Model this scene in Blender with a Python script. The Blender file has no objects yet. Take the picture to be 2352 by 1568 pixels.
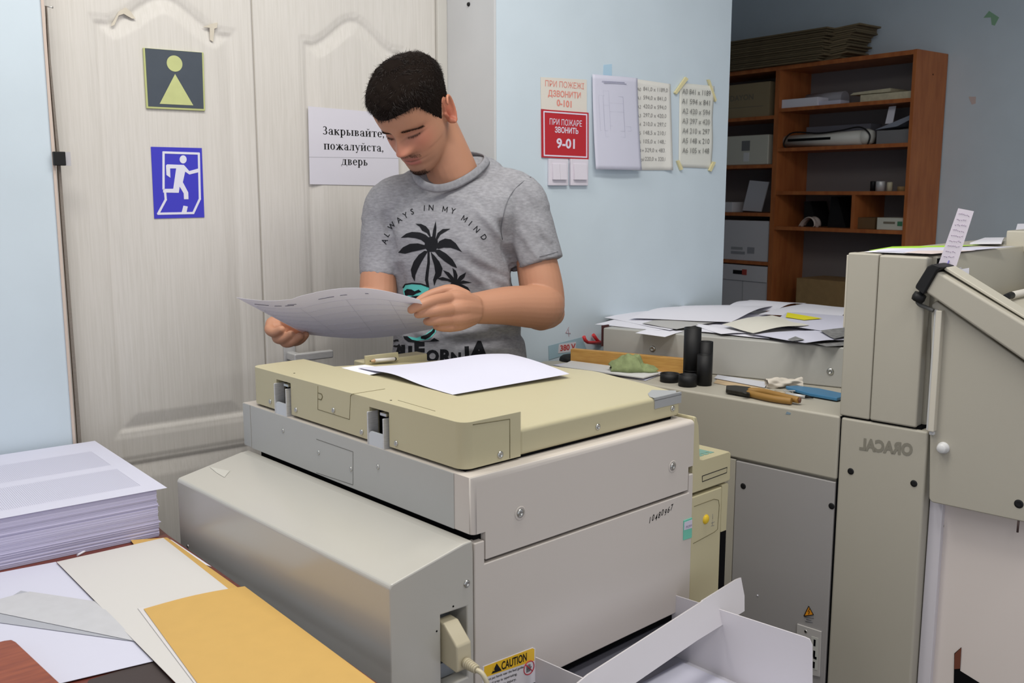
import bpy, bmesh, math, random
import numpy as np
from mathutils import Vector, Matrix
from mathutils.bvhtree import BVHTree
from mathutils.geometry import tessellate_polygon

random.seed(7); np.random.seed(7)
SC = bpy.context.scene
COL = SC.collection

# ---------------------------------------------------------------- camera, world, lights, exposure
CAM_H = 1.45
FPX = 2198.0
PITCH = math.atan(344 / FPX)
cam = bpy.data.cameras.new('camera')
cam.sensor_width = 36.0
cam.lens = FPX / 2352 * 36.0
cam.clip_start = 0.05
cam.dof.use_dof = True
cam.dof.focus_distance = 2.15
cam.dof.aperture_fstop = 11.0
camo = bpy.data.objects.new('camera', cam)
camo.location = (0, 0, CAM_H)
camo.rotation_euler = (math.pi / 2 - PITCH, 0, 0)
COL.objects.link(camo)
SC.camera = camo

world = bpy.data.worlds.new('world'); SC.world = world
world.use_nodes = True
world.node_tree.nodes['Background'].inputs[0].default_value = (0.86, 0.90, 1.0, 1)
world.node_tree.nodes['Background'].inputs[1].default_value = 0.78

def area(name, loc, sx, sy, power, color, rot=(0, 0, 0)):
    l = bpy.data.lights.new(name, 'AREA'); l.shape = 'RECTANGLE'; l.size = sx; l.size_y = sy
    l.energy = power; l.color = color
    o = bpy.data.objects.new(name, l); o.location = loc; o.rotation_euler = rot
    COL.objects.link(o); return o
area('ceiling_lamp', (-0.70, 1.55, 2.76), 1.2, 0.3, 18, (1.0, 0.97, 0.91), (0, 0, math.radians(37)))
area('ceiling_lamp', (0.42, 1.70, 2.76), 1.2, 0.3, 20, (1.0, 0.97, 0.91), (0, 0, math.radians(37)))
area('ceiling_lamp', (1.25, 0.8, 2.76), 1.2, 0.3, 11, (1.0, 0.97, 0.92), (0, 0, math.radians(37)))  # unseen lamp, added on the right to fill the alcove with light
area('ceiling_lamp', (0.1, -0.9, 2.76), 1.2, 0.3, 15, (1.0, 0.97, 0.92), (0, 0, math.radians(37)))

SC.view_settings.view_transform = 'Standard'
SC.view_settings.look = 'None'
SC.view_settings.gamma = 1.0
SC.view_settings.use_curve_mapping = False
SC.view_settings.exposure = -0.05

# ---------------------------------------------------------------- measuring helpers (photo pixel -> point on a plane of the place)
_c, _s = math.cos(PITCH), math.sin(PITCH)
EYE = np.array([0, 0, CAM_H])
def ray(x, y):
    u = (x - 1176) / FPX; v = -(y - 784) / FPX
    return np.array([u, _c + v * _s, -_s + v * _c])
def onz(x, y, z):
    r = ray(x, y); return EYE + r * ((z - CAM_H) / r[2])
def ond(x, y, Y):
    r = ray(x, y); return EYE + r * (Y / r[1])
def onp(x, y, p, n):
    r = ray(x, y); return EYE + r * (np.dot(np.asarray(p) - EYE, n) / np.dot(r, n))
class Frame:
    """a vertical-axis frame: local s (along e1), t (along e2), z; k scales, z0 lifts"""
    def __init__(self, o, deg, k=1.0, z0=0.0):
        a = math.radians(deg); self.a = a; self.k = k
        self.o = np.array([o[0], o[1], z0], float)
        self.e1 = np.array([math.cos(a), math.sin(a), 0]); self.e2 = np.array([-math.sin(a), math.cos(a), 0])
    def loc(self, w):
        d = (np.asarray(w) - self.o) / self.k
        return np.array([d @ self.e1, d @ self.e2, d[2]])
    def w(self, s, t, z):
        return self.o + self.k * (self.e1 * s + self.e2 * t) + np.array([0, 0, self.k * z])
    def S(self, x, y, v): return self.loc(onp(x, y, self.w(v, 0, 0), self.e1))
    def T(self, x, y, v): return self.loc(onp(x, y, self.w(0, v, 0), self.e2))
    def Z(self, x, y, z): return self.loc(onz(x, y, self.o[2] + self.k * z))
C0 = onz(1085, 1100, .985)
PF = Frame((C0[0] * .95, C0[1] * .95), 42.905, .95, CAM_H * .05)      # the duplicator
Q0 = ond(1357, 172, 2.95); WF = Frame(Q0, 37.68)                     # the walls
A0 = onz(1930, 956, .95); MF = Frame(A0, -44.19)                     # the grey machines on the right

# ---------------------------------------------------------------- object helpers
def tag(o, label=None, cat=None, group=None, kind=None):
    if label: o['label'] = label
    if cat: o['category'] = cat
    if group: o['group'] = group
    if kind: o['kind'] = kind
    return o
def thing(name, label, cat, loc=(0, 0, 0), rotz=0, group=None, scale=1.0):
    o = bpy.data.objects.new(name, None); COL.objects.link(o)
    o.location = tuple(float(v) for v in loc); o.rotation_euler = (0, 0, rotz); o.scale = (scale,) * 3
    o.empty_display_size = .05
    return tag(o, label, cat, group)
def fthing(name, label, cat, fr, group=None, at=(0, 0, 0)):
    return thing(name, label, cat, fr.w(*at), fr.a, group, fr.k)

class MB:
    """collects shapes in one bmesh with material slots"""
    def __init__(self): self.bm = bmesh.new()
    def v(self, p): return self.bm.verts.new(tuple(float(q) for q in p))
    def face(self, pts, m=0, smooth=False):
        try:
            f = self.bm.faces.new([self.v(p) if not isinstance(p, bmesh.types.BMVert) else p for p in pts])
            f.material_index = m; f.smooth = smooth; return f
        except ValueError: return None
    def box(self, x0, x1, y0, y1, z0, z1, m=0):
        P = [(x, y, z) for z in (z0, z1) for y in (y0, y1) for x in (x0, x1)]
        V = [self.v(p) for p in P]
        for q in ((0, 2, 3, 1), (4, 5, 7, 6), (0, 1, 5, 4), (2, 6, 7, 3), (0, 4, 6, 2), (1, 3, 7, 5)):
            self.face([V[i] for i in q], m)
        return V
    def obox(self, c, dx, dy, dz, m=0):
        """box from centre and three half-axis vectors"""
        c = np.asarray(c, float); dx = np.asarray(dx, float); dy = np.asarray(dy, float); dz = np.asarray(dz, float)
        V = [self.v(c + a * dx + b * dy + d * dz) for d in (-1, 1) for b in (-1, 1) for a in (-1, 1)]
        for q in ((0, 2, 3, 1), (4, 5, 7, 6), (0, 1, 5, 4), (2, 6, 7, 3), (0, 4, 6, 2), (1, 3, 7, 5)):
            self.face([V[i] for i in q], m)
    def prism(self, poly, ax, a0, a1, m=0, smooth_sides=False):
        """poly: 2D points; ax: the extrusion axis, the 2D pair being the other two axes in order"""
        def mk(p, a):
            if ax == 0: return (a, p[0], p[1])
            if ax == 1: return (p[0], a, p[1])
            return (p[0], p[1], a)
        lo = [self.v(mk(p, a0)) for p in poly]; hi = [self.v(mk(p, a1)) for p in poly]
        n = len(poly)
        for i in range(n):
            self.face([lo[i], lo[(i + 1) % n], hi[(i + 1) % n], hi[i]], m, smooth_sides)
        tri = tessellate_polygon([[Vector((p[0], p[1], 0)) for p in poly]])
        if n <= 4: tri = [tuple(range(n))]
        for t in tri:
            self.face([lo[i] for i in t], m); self.face([hi[i] for i in reversed(t)], m)
    def tube(self, pts, r, n=10, m=0, cap=True):
        pts = [np.asarray(p, float) for p in pts]
        rs = r if isinstance(r, (list, tuple, np.ndarray)) else [r] * len(pts)
        rings = []; up = None
        for i, p in enumerate(pts):
            d = pts[min(i + 1, len(pts) - 1)] - pts[max(i - 1, 0)]; d = d / (np.linalg.norm(d) + 1e-12)
            if up is None:
                up = np.array([0, 0, 1.]) if abs(d[2]) < .9 else np.array([1., 0, 0])
            a = up - d * (up @ d); a /= (np.linalg.norm(a) + 1e-12); up = a; b = np.cross(d, a)
            rings.append([self.v(p + rs[i] * (math.cos(2 * math.pi * k / n) * a + math.sin(2 * math.pi * k / n) * b)) for k in range(n)])
        for i in range(len(rings) - 1):
            for k in range(n):
                self.face([rings[i][k], rings[i][(k + 1) % n], rings[i + 1][(k + 1) % n], rings[i + 1][k]], m, True)
        if cap:
            self.face(list(reversed(rings[0])), m); self.face(rings[-1], m)
    def lathe(self, prof, o=(0, 0, 0), n=24, m=0, axis=None):
        """prof: (radius, height) list around axis (default z)"""
        o = np.asarray(o, float); ax = np.array([0, 0, 1.]) if axis is None else np.asarray(axis, float); ax = ax / np.linalg.norm(ax)
        h = np.array([1., 0, 0]) if abs(ax[0]) < .9 else np.array([0, 1., 0])
        a = h - ax * (h @ ax); a /= np.linalg.norm(a); b = np.cross(ax, a)
        R = []
        for r, z in prof:
            if r < 1e-6: R.append([self.v(o + ax * z)])
            else: R.append([self.v(o + ax * z + r * (math.cos(2 * math.pi * k / n) * a + math.sin(2 * math.pi * k / n) * b)) for k in range(n)])
        for i in range(len(R) - 1):
            A, B = R[i], R[i + 1]
            for k in range(n):
                k2 = (k + 1) % n
                if len(A) == 1 and len(B) == 1: continue
                if len(A) == 1: self.face([A[0], B[k2], B[k]], m, True)
                elif len(B) == 1: self.face([A[k], A[k2], B[0]], m, True)
                else: self.face([A[k], A[k2], B[k2], B[k]], m, True)
    def grid(self, f, nu, nv, m=0, smooth=True):
        V = [[self.v(f(i / nu, j / nv)) for i in range(nu + 1)] for j in range(nv + 1)]
        for j in range(nv):
            for i in range(nu):
                self.face([V[j][i], V[j][i + 1], V[j + 1][i + 1], V[j + 1][i]], m, smooth)
        return V
    def build(self, name, mats, parent=None, bevel=0, seg=2, solid=0, recalc=True):
        if recalc: bmesh.ops.recalc_face_normals(self.bm, faces=self.bm.faces)
        me = bpy.data.meshes.new(name); self.bm.to_mesh(me); self.bm.free()
        if not isinstance(mats, (list, tuple)): mats = [mats]
        for q in mats: me.materials.append(q)
        o = bpy.data.objects.new(name, me); COL.objects.link(o)
        if parent is not None: o.parent = parent
        if solid:
            sm = o.modifiers.new('solid', 'SOLIDIFY'); sm.thickness = solid; sm.offset = 0
        if bevel:
            b = o.modifiers.new('bevel', 'BEVEL'); b.width = bevel; b.segments = seg; b.limit_method = 'ANGLE'; b.angle_limit = math.radians(40)
            b.harden_normals = True
            for p in me.polygons: p.use_smooth = True
        return o
def bake(o):
    """apply modifiers (no operators)"""
    dg = bpy.context.evaluated_depsgraph_get(); dg.update()
    me = bpy.data.meshes.new_from_object(o.evaluated_get(dg)); old = o.data
    o.modifiers.clear(); o.data = me; me.name = old.name
    return o
def cut(o, cutters):
    for c in cutters:
        md = o.modifiers.new('cut', 'BOOLEAN'); md.object = c; md.operation = 'DIFFERENCE'; md.solver = 'EXACT'
    bake(o)
    for c in cutters:
        bpy.data.objects.remove(c)
    return o

# ---------------------------------------------------------------- materials
def lin(c):
    return tuple(((v / 255) / 12.92 if v / 255 <= .04045 else ((v / 255 + .055) / 1.055) ** 2.4) for v in c) + (1,)
def mat(name, rgb, rough=.5, metal=0, noise=0, nscale=30, bump=0, bscale=200, spec=.5, stretch=(1, 1, 1), rgb2=None, coat=0, trans=0):
    m = bpy.data.materials.new(name); m.use_nodes = True
    nt = m.node_tree; b = nt.nodes['Principled BSDF']
    b.inputs['Base Color'].default_value = lin(rgb); b.inputs['Roughness'].default_value = rough
    b.inputs['Metallic'].default_value = metal; b.inputs['Specular IOR Level'].default_value = spec
    if coat: b.inputs['Coat Weight'].default_value = coat; b.inputs['Coat Roughness'].default_value = .2
    if trans: b.inputs['Transmission Weight'].default_value = trans
    tc = nt.nodes.new('ShaderNodeTexCoord'); mp = nt.nodes.new('ShaderNodeMapping'); mp.inputs['Scale'].default_value = stretch
    nt.links.new(tc.outputs['Object'], mp.inputs['Vector'])
    if noise or rgb2:
        n = nt.nodes.new('ShaderNodeTexNoise'); n.inputs['Scale'].default_value = nscale; n.inputs['Detail'].default_value = 5
        nt.links.new(mp.outputs[0], n.inputs['Vector'])
        r = nt.nodes.new('ShaderNodeValToRGB'); a = lin(rgb)
        k = noise
        c2 = lin(rgb2) if rgb2 else tuple(min(1, v * (1 + k)) for v in a[:3]) + (1,)
        c1 = a if rgb2 else tuple(v * (1 - k) for v in a[:3]) + (1,)
        r.color_ramp.elements[0].position = .3; r.color_ramp.elements[1].position = .7
        r.color_ramp.elements[0].color = c1; r.color_ramp.elements[1].color = c2
        nt.links.new(n.outputs['Fac'], r.inputs[0]); nt.links.new(r.outputs[0], b.inputs['Base Color'])
    if bump:
        n2 = nt.nodes.new('ShaderNodeTexNoise'); n2.inputs['Scale'].default_value = bscale; n2.inputs['Detail'].default_value = 3
        nt.links.new(mp.outputs[0], n2.inputs['Vector'])
        bp = nt.nodes.new('ShaderNodeBump'); bp.inputs['Strength'].default_value = bump; bp.inputs['Distance'].default_value = .002
        nt.links.new(n2.outputs['Fac'], bp.inputs['Height']); nt.links.new(bp.outputs[0], b.inputs['Normal'])
    return m
def ruled(name, rgb, ink, scale, axis='X', thr=.62, sub=None):
    """paper with fine printed lines across it"""
    m = mat(name, rgb, .7, spec=.2); nt = m.node_tree; b = nt.nodes['Principled BSDF']
    tc = nt.nodes.new('ShaderNodeTexCoord')
    w = nt.nodes.new('ShaderNodeTexWave'); w.bands_direction = axis; w.inputs['Scale'].default_value = scale; w.inputs['Distortion'].default_value = 0
    nt.links.new(tc.outputs['UV'], w.inputs['Vector'])
    r = nt.nodes.new('ShaderNodeValToRGB'); r.color_ramp.elements[0].position = thr; r.color_ramp.elements[1].position = min(1, thr + .25)
    r.color_ramp.elements[0].color = lin(rgb); r.color_ramp.elements[1].color = lin(ink)
    nt.links.new(w.outputs['Fac'], r.inputs[0]); nt.links.new(r.outputs[0], b.inputs['Base Color'])
    return m

M = {}
M['white'] = mat('white_paper', (230, 229, 238), .75, spec=.2)
M['paperblue'] = mat('cool_white_paper', (208, 208, 224), .75, spec=.2)
M['cream'] = mat('cream_paper', (222, 219, 208), .75, spec=.2)
M['ink'] = mat('black_ink', (28, 27, 28), .6, spec=.2)
M['grey_ink'] = mat('grey_ink', (120, 120, 124), .7, spec=.2)
M['pale_ink'] = mat('pale_grey_ink', (165, 165, 172), .7, spec=.2)
M['black'] = mat('black_plastic', (20, 20, 22), .55, spec=.35)
M['void'] = mat('dark_gap', (14, 14, 16), .9, spec=.1)
M['steel'] = mat('brushed_steel', (202, 202, 202), .36, .25, noise=.08, nscale=60, stretch=(1, 1, 8))
M['screw'] = mat('zinc_screw', (190, 190, 186), .28, 1.0)
M['wall'] = mat('pale_blue_wall_paint', (204, 217, 226), .7, noise=.025, nscale=6, bump=.04, bscale=260, spec=.2)
M['reveal'] = mat('grey_white_plaster', (205, 206, 207), .75, noise=.03, nscale=5, spec=.2)
M['beige'] = mat('beige_edge_trim', (205, 188, 176), .6)
M['strip'] = mat('grey_seal_strip', (132, 124, 116), .75, noise=.1, nscale=200)
M['ceil'] = mat('white_ceiling_paint', (225, 225, 222), .85)
M['floor'] = mat('grey_linoleum', (120, 112, 104), .6, noise=.12, nscale=14)

def fbuild(mb, name, mats, fr, at, label=None, cat=None, group=None, kind=None, **kw):
    """one-mesh thing whose coordinates are local to a frame; its origin is put at `at`"""
    bmesh.ops.translate(mb.bm, vec=Vector([-float(q) for q in at]), verts=mb.bm.verts)
    o = mb.build(name, mats, None, **kw)
    o.location = tuple(fr.w(*at)); o.rotation_euler = (0, 0, fr.a); o.scale = (fr.k,) * 3
    return tag(o, label, cat, group, kind)
def pbuild(mb, name, mats, parent, at, **kw):
    """a part whose coordinates are local to the frame of its parent Empty (placed at `at`)"""
    bmesh.ops.translate(mb.bm, vec=Vector([-float(q) for q in at]), verts=mb.bm.verts)
    return mb.build(name, mats, parent, **kw)

_tcache = {}
def text_geo(body, bold=0.0, shear=0.0):
    key = (body, bold, shear)
    if body == 'M' and key not in _tcache:
        q = [[(-.34, 0), (-.34, .7), (-.24, .7), (-.24, 0)], [(.24, 0), (.24, .7), (.34, .7), (.34, 0)], [(-.34, .7), (-.24, .7), (.05, .16), (-.05, .16)], [(.34, .7), (.05, .16), (-.05, .16), (.24, .7)]]
        _tcache[key] = ([p for f in q for p in f], [(4 * i, 4 * i + 1, 4 * i + 2, 4 * i + 3) for i in range(4)])
    if key not in _tcache:
        c = bpy.data.curves.new('txt', 'FONT'); c.body = body; c.offset = bold; c.shear = shear; c.resolution_u = 3
        c.align_x = 'CENTER'; c.align_y = 'BOTTOM_BASELINE'
        o = bpy.data.objects.new('txt', c); COL.objects.link(o)
        dg = bpy.context.evaluated_depsgraph_get(); dg.update()
        me = bpy.data.meshes.new_from_object(o.evaluated_get(dg))
        V = [(v.co.x, v.co.y) for v in me.vertices]; Fc = [tuple(p.vertices) for p in me.polygons]
        bpy.data.objects.remove(o); bpy.data.curves.remove(c); bpy.data.meshes.remove(me)
        _tcache[key] = (V, Fc)
    return _tcache[key]
def put_text(mb, body, o, ux, uy, size, m=0, bold=0.0, sx=1.0, shear=0.0, width=None):
    """flat lettering: o the baseline centre, ux/uy unit directions"""
    V, Fc = text_geo(body, bold, shear)
    if width:
        w = max(p[0] for p in V) - min(p[0] for p in V); sx = width / (w * size)
    o = np.asarray(o, float); ux = np.asarray(ux, float); uy = np.asarray(uy, float)
    vs = [mb.v(o + ux * (x * size * sx) + uy * (y * size)) for x, y in V]
    for f in Fc: mb.face([vs[i] for i in f], m)
# ---- a small roman (serif) alphabet for the office print-outs: strokes as thick stems and thin bars
def serif_glyphs():
    T, t = .17, .055       # stem and hairline widths (x-height 0.66)
    X = .66
    def R(x0, x1, y0, y1): return [(x0, y0), (x1, y0), (x1, y1), (x0, y1)]
    def stem(x, y0=0, y1=X, s=.075, top=True, bot=True):
        q = [R(x, x + T, y0, y1)]
        if bot: q.append(R(x - s, x + T + s, y0, y0 + .045))
        if top: q.append(R(x - s, x + T + s, y1 - .045, y1))
        return q
    def bowl(cx, cy, rx, ry, a0, a1, wx=T * .95, wy=t, n=18):
        out = []
        for i in range(n):
            A = []
            for q in (i, i + 1):
                a = math.radians(a0 + (a1 - a0) * q / n); ca, sa = math.cos(a), math.sin(a)
                A.append(((cx + rx * ca, cy + ry * sa), (cx + (rx - wx) * ca, cy + (ry - wy) * sa)))
            out.append([A[0][0], A[1][0], A[1][1], A[0][1]])
        return out
    def bar(p, q, w):
        d = np.array(q) - np.array(p); d = d / np.linalg.norm(d); nn = np.array([-d[1], d[0]]) * w / 2
        return [tuple(np.array(p) - nn), tuple(np.array(q) - nn), tuple(np.array(q) + nn), tuple(np.array(p) + nn)]
    G = {}
    i_ = stem(.08) + stem(.48) + [bar((.2, .1), (.52, .56), .06)]
    G['и'] = (i_, .74)
    G['й'] = (i_ + bowl(.365, .93, .15, .13, 180, 360, .06, .06), .74)
    G['п'] = (stem(.08) + stem(.48) + [R(.0, .72, X - .055, X)], .74)
    G['т'] = (stem(.25) + [R(.02, .65, X - .055, X), R(.02, .07, X - .2, X), R(.60, .65, X - .2, X)], .66)
    G['о'] = (bowl(.31, X / 2, .29, X / 2 + .01, 0, 360), .64)
    G['с'] = (bowl(.31, X / 2, .28, X / 2 + .01, 48, 318) + bowl(.44, .52, .07, .07, 0, 360, .069, .069), .56)
    G['е'] = (bowl(.31, X / 2, .28, X / 2 + .01, 0, 322) + [R(.1, .58, .34, .39)], .6)
    G['а'] = (stem(.36, s=0, top=False, bot=False, y1=.5) + bowl(.3, .47, .23, .2, 10, 165, .12, t) + bowl(.13, .5, .065, .065, 0, 360, .064, .064) + bowl(.28, .18, .24, .19, 20, 340, .13, t) + [bar((.5, .05), (.62, .04), .07)], .62)
    G['р'] = (stem(.08, -.27, X) + bowl(.36, X / 2, .27, X / 2 + .01, -150, 150), .68)
    G['ь'] = (stem(.08) + bowl(.3, .19, .25, .19, -90, 90, .15, t) + [R(.2, .31, .33, .38), R(.2, .31, 0, .05)], .6)
    G['ы'] = (stem(.08) + bowl(.28, .19, .23, .19, -90, 90, .14, t) + [R(.2, .29, .33, .38), R(.2, .29, 0, .05)] + stem(.66), .92)
    G['в'] = (stem(.08) + bowl(.3, .18, .26, .18, -90, 90, .15, t) + bowl(.3, .5, .22, .16, -90, 90, .14, t) + [R(.2, .3, .33, .37), R(.2, .3, 0, .05), R(.2, .3, .61, X)], .62)
    G['к'] = (stem(.08) + [bar((.2, .3), (.55, .62), .06), bar((.3, .4), (.56, .02), .16), R(.46, .68, 0, .045)] + bowl(.55, .59, .07, .07, 0, 360, .069, .069), .68)
    G['ж'] = (stem(.40) + [bar((.5, .33), (.12, .62), .06), bar((.5, .33), (.86, .62), .06), bar((.44, .4), (.13, .02), .15), bar((.54, .4), (.85, .02), .15), R(.0, .24, 0, .045), R(.74, .98, 0, .045)] + bowl(.13, .59, .07, .07, 0, 360, .069, .069) + bowl(.85, .59, .07, .07, 0, 360, .069, .069), .98)
    G['л'] = (stem(.42) + [R(.18, .68, X - .05, X), bar((.27, .63), (.2, .1), .06)] + bowl(.12, .07, .09, .075, 0, 360, .088, .074), .7)
    G['д'] = (stem(.44, bot=False) + [R(.02, .74, .0, .055), R(.02, .07, -.17, .05), R(.69, .74, -.17, .05), bar((.3, .62), (.14, .04), .06), R(.22, .66, X - .05, X)], .76)
    G['у'] = ([bar((.1, .64), (.36, .06), .15), bar((.56, .64), (.24, -.22), .06), R(.0, .24, X - .045, X), R(.44, .68, X - .045, X)] + bowl(.17, -.21, .07, .07, 0, 360, .069, .069), .66)
    G['З'] = (bowl(.28, .70, .24, .24, -80, 150, .15, t) + bowl(.28, .25, .28, .26, -150, 85, .16, t) + [R(.16, .34, .46, .51)], .62)
    G[','] = (bowl(.12, .07, .085, .085, 0, 360, .084, .084) + [bar((.17, .05), (.08, -.15), .06)], .3)
    G[' '] = ([], .3)
    return G
SERIF = serif_glyphs()
def put_serif(mb, body, o, ux, uy, size, m=0, width=None, track=.04):
    x = 0; polys = []
    for ch in body:
        g, w = SERIF[ch]
        polys += [[(p[0] + x, p[1]) for p in q] for q in g]; x += w + track
    sx = width / (x * size) if width else 1
    o = np.asarray(o, float)
    for q in polys:
        mb.face([o + np.asarray(ux) * ((p[0] - x / 2) * size * sx) + np.asarray(uy) * (p[1] * size) for p in q], m)

# ---------------------------------------------------------------- the room
DT = .24                                            # door plane, behind the wall plane
sJ = WF.T(1140, 200, 0)[0]; sC = WF.T(1668, 400, 0)[0]; TL = .19                                            # plane of the left wall
sL = WF.T(138, 620, TL)[0]
def struct(mb, name, mats, fr=None, **kw):
    if fr is None:
        return tag(mb.build(name, mats, None, **kw), kind='structure')
    return fbuild(mb, name, mats, fr, (0, 0, 0), kind='structure', **kw)
b = MB(); b.box(-4.2, 4.6, -2.6, 7.5, -.06, 0); struct(b, 'floor', M['floor'])
b = MB(); b.box(-4.2, 4.6, -2.6, 7.5, 2.8, 2.86); struct(b, 'ceiling', M['ceil'])
b = MB(); b.box(sJ, sC, 0, 2.6, 0, 2.8, 0); struct(b, 'wall_back', M['wall'], WF)
b = MB(); b.box(sJ - .008, sJ - .0005, .0, DT, 0, 2.8); struct(b, 'trim_1', M['reveal'], WF)          # plastered side of the door recess
b = MB(); b.box(-2.9, sL, TL, TL + .045, 0, 2.8); struct(b, 'wall_left', M['wall'], WF)
b = MB(); b.box(sL - .3, sJ, TL - .01, DT - .005, 2.16, 2.8); struct(b, 'wall_over_door', M['wall'], WF)
b = MB(); b.box(sL - .2, sJ, DT + .05, DT + .12, 0, 2.8); struct(b, 'wall_behind_door', M['ceil'], WF)
sW = 2.50
b = MB(); b.box(sW, sW + .1, -3.2, 3.0, 0, 2.8); struct(b, 'wall_right', M['wall'], WF)
b = MB(); b.box(sC, sW, 2.6, 2.7, 0, 2.8); struct(b, 'wall_alcove', M['wall'], WF)
# edge trims at the left wall: a thin beige corner strip and a loose grey seal that leans away from it
b = MB(); b.box(sL, sL + .006, TL - .004, TL + .03, 0, 2.3); struct(b, 'trim_2', M['beige'], WF)
b = MB()
zt = WF.T(108, 60, .02)
P0_, P1_ = WF.T(104, 20, .03), WF.T(180, 1010, .03)
for i in range(24):
    pass
pts = [WF.T(x, y, TL + .016) for x, y in ((106, 15), (113, 140), (124, 260), (134, 370), (148, 560), (163, 760), (178, 960), (186, 1080))]
low = pts[-1] + (pts[-1] - pts[-2]) / (pts[-2][2] - pts[-1][2]) * (pts[-1][2] - .0)
pts.append(low)
wd = [.002, .004, .005, .006, .007, .007, .008, .008, .008]
for i in range(len(pts) - 1):
    a, c = pts[i], pts[i + 1]
    q = [(a[0] - wd[i] / 2, a[2]), (a[0] + wd[i] / 2, a[2]), (c[0] + wd[i + 1] / 2, c[2]), (c[0] - wd[i + 1] / 2, c[2])]
    b.prism(q, 1, TL + .010, TL + .022)
struct(b, 'trim_3', M['strip'], WF)
b = MB(); b.box(sL - .03, sL + .0055, TL + .03, TL + .046, 0, 2.3); struct(b, 'trim_4', M['void'], WF)     # dark gap behind the edge

# ---------------------------------------------------------------- the double door (raised, arched panels)
dm = mat('white_woodgrain_door', (220, 216, 209), .5, spec=.35)
nt = dm.node_tree; bs = nt.nodes['Principled BSDF']
tc = nt.nodes.new('ShaderNodeTexCoord'); mp = nt.nodes.new('ShaderNodeMapping'); mp.inputs['Scale'].default_value = (230, 230, 7)
nz = nt.nodes.new('ShaderNodeTexNoise'); nz.inputs['Scale'].default_value = 1.0; nz.inputs['Detail'].default_value = 4; nz.inputs['Distortion'].default_value = .6
nt.links.new(tc.outputs['Object'], mp.inputs[0]); nt.links.new(mp.outputs[0], nz.inputs['Vector'])
rp = nt.nodes.new('ShaderNodeValToRGB'); rp.color_ramp.elements[0].position = .3; rp.color_ramp.elements[1].position = .62
rp.color_ramp.elements[0].color = lin((205, 201, 194)); rp.color_ramp.elements[1].color = lin((213, 209, 203))
nt.links.new(nz.outputs['Fac'], rp.inputs[0]); nt.links.new(rp.outputs[0], bs.inputs['Base Color'])
bp = nt.nodes.new('ShaderNodeBump'); bp.inputs['Strength'].default_value = .22; bp.inputs['Distance'].default_value = .0008
nt.links.new(nz.outputs['Fac'], bp.inputs['Height']); nt.links.new(bp.outputs[0], bs.inputs['Normal'])
M['door'] = dm

def arch_outline(x0, x1, zb, zs, h, n=40):
    """panel outline: straight bottom and sides, small shoulders, arch rising h above zs"""
    P = [(x0, zb), (x1, zb), (x1, zs)]
    sh = .10 * (x1 - x0)
    for i in range(n + 1):
        u = i / n; x = x1 - sh - (x1 - x0 - 2 * sh) * u
        P.append((x, zs + h * (.5 - .5 * math.cos(2 * math.pi * u)) ** .8))
    P.append((x0, zs)); return P
def poly_dist(P, X, Z):
    """signed distance, inside positive"""
    d = np.full(X.shape, 1e9); ins = np.zeros(X.shape, bool); n = len(P)
    for i in range(n):
        ax, az = P[i]; bx, bz = P[(i + 1) % n]
        ex, ez = bx - ax, bz - az; L2 = ex * ex + ez * ez + 1e-12
        u = np.clip(((X - ax) * ex + (Z - az) * ez) / L2, 0, 1)
        d = np.minimum(d, np.hypot(X - ax - u * ex, Z - az - u * ez))
        cr = ((az > Z) != (bz > Z)) & (X < (bx - ax) * (Z - az) / (bz - az + 1e-15) + ax)
        ins ^= cr
    return np.where(ins, d, -d)
def door_leaf(name, s0, s1, panels):
    Zt = 2.10; nx = int((s1 - s0) / .004); nz_ = int(Zt / .005)
    xs = np.linspace(s0, s1, nx + 1); zs = np.linspace(0.01, Zt, nz_ + 1)
    X, Z = np.meshgrid(xs, zs)
    H = np.zeros(X.shape)
    for P in panels:
        d = poly_dist(P, X, Z)
        # moulding ridges, groove, then a long bevel rising to the raised field
        prof_d = np.array([-1, 0, .003, .006, .009, .012, .015, .018, .022, .052, .056, 2]); prof_h = np.array([0, 0, -.0028, -.0014, -.0045, -.0030, -.0062, -.0085, -.0095, -.0015, 0, 0])
        H += .62 * np.interp(d, prof_d, prof_h)
    V = np.stack([X, DT - H, Z], -1).reshape(-1, 3)
    me = bpy.data.meshes.new(name); W_ = nx + 1
    idx = np.arange(nx * nz_); r, c_ = idx // nx, idx % nx; a = r * W_ + c_
    F_ = np.stack([a, a + 1, a + W_ + 1, a + W_], 1)
    me.from_pydata(V.tolist(), [], F_.tolist())
    bm = bmesh.new(); bm.from_mesh(me)
    e = [q for q in bm.edges if q.is_boundary]
    ex = bmesh.ops.extrude_edge_only(bm, edges=e)
    bmesh.ops.translate(bm, vec=(0, .035, 0), verts=[q for q in ex['geom'] if isinstance(q, bmesh.types.BMVert)])
    for f in bm.faces: f.smooth = True
    bm.to_mesh(me); bm.free()
    me.materials.append(M['door'])
    o = bpy.data.objects.new(name, me); COL.objects.link(o)
    o.location = tuple(WF.w(0, 0, 0)); o.rotation_euler = (0, 0, WF.a)
    return tag(o, kind='structure')
def D(x, y): return WF.T(x, y, DT)
sM = D(594, 400)[0]; sRt = D(1003, 300)[0]
pl0, pl1 = D(262, 990)[0], D(549, 200)[0]; zb1 = D(300, 1002)[2]; zs1 = D(395, 40)[2]
pr0, pr1 = D(690, 200)[0], D(932, 250)[0]; zs2 = D(810, 72)[2]
zl = zb1 - .055
d1 = door_leaf('door_1', sL - .02, sM - .0025, [arch_outline(pl0, pl1, zb1, zs1 - .012, .075), [(pl0, .14), (pl1, .14), (pl1, zl), (pl0, zl)]])
d2 = door_leaf('door_2', sM + .0025, sRt, [arch_outline(pr0, pr1, zb1, zs1 - .012, .075), [(pr0, .14), (pr1, .14), (pr1, zl), (pr0, zl)]])
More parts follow.
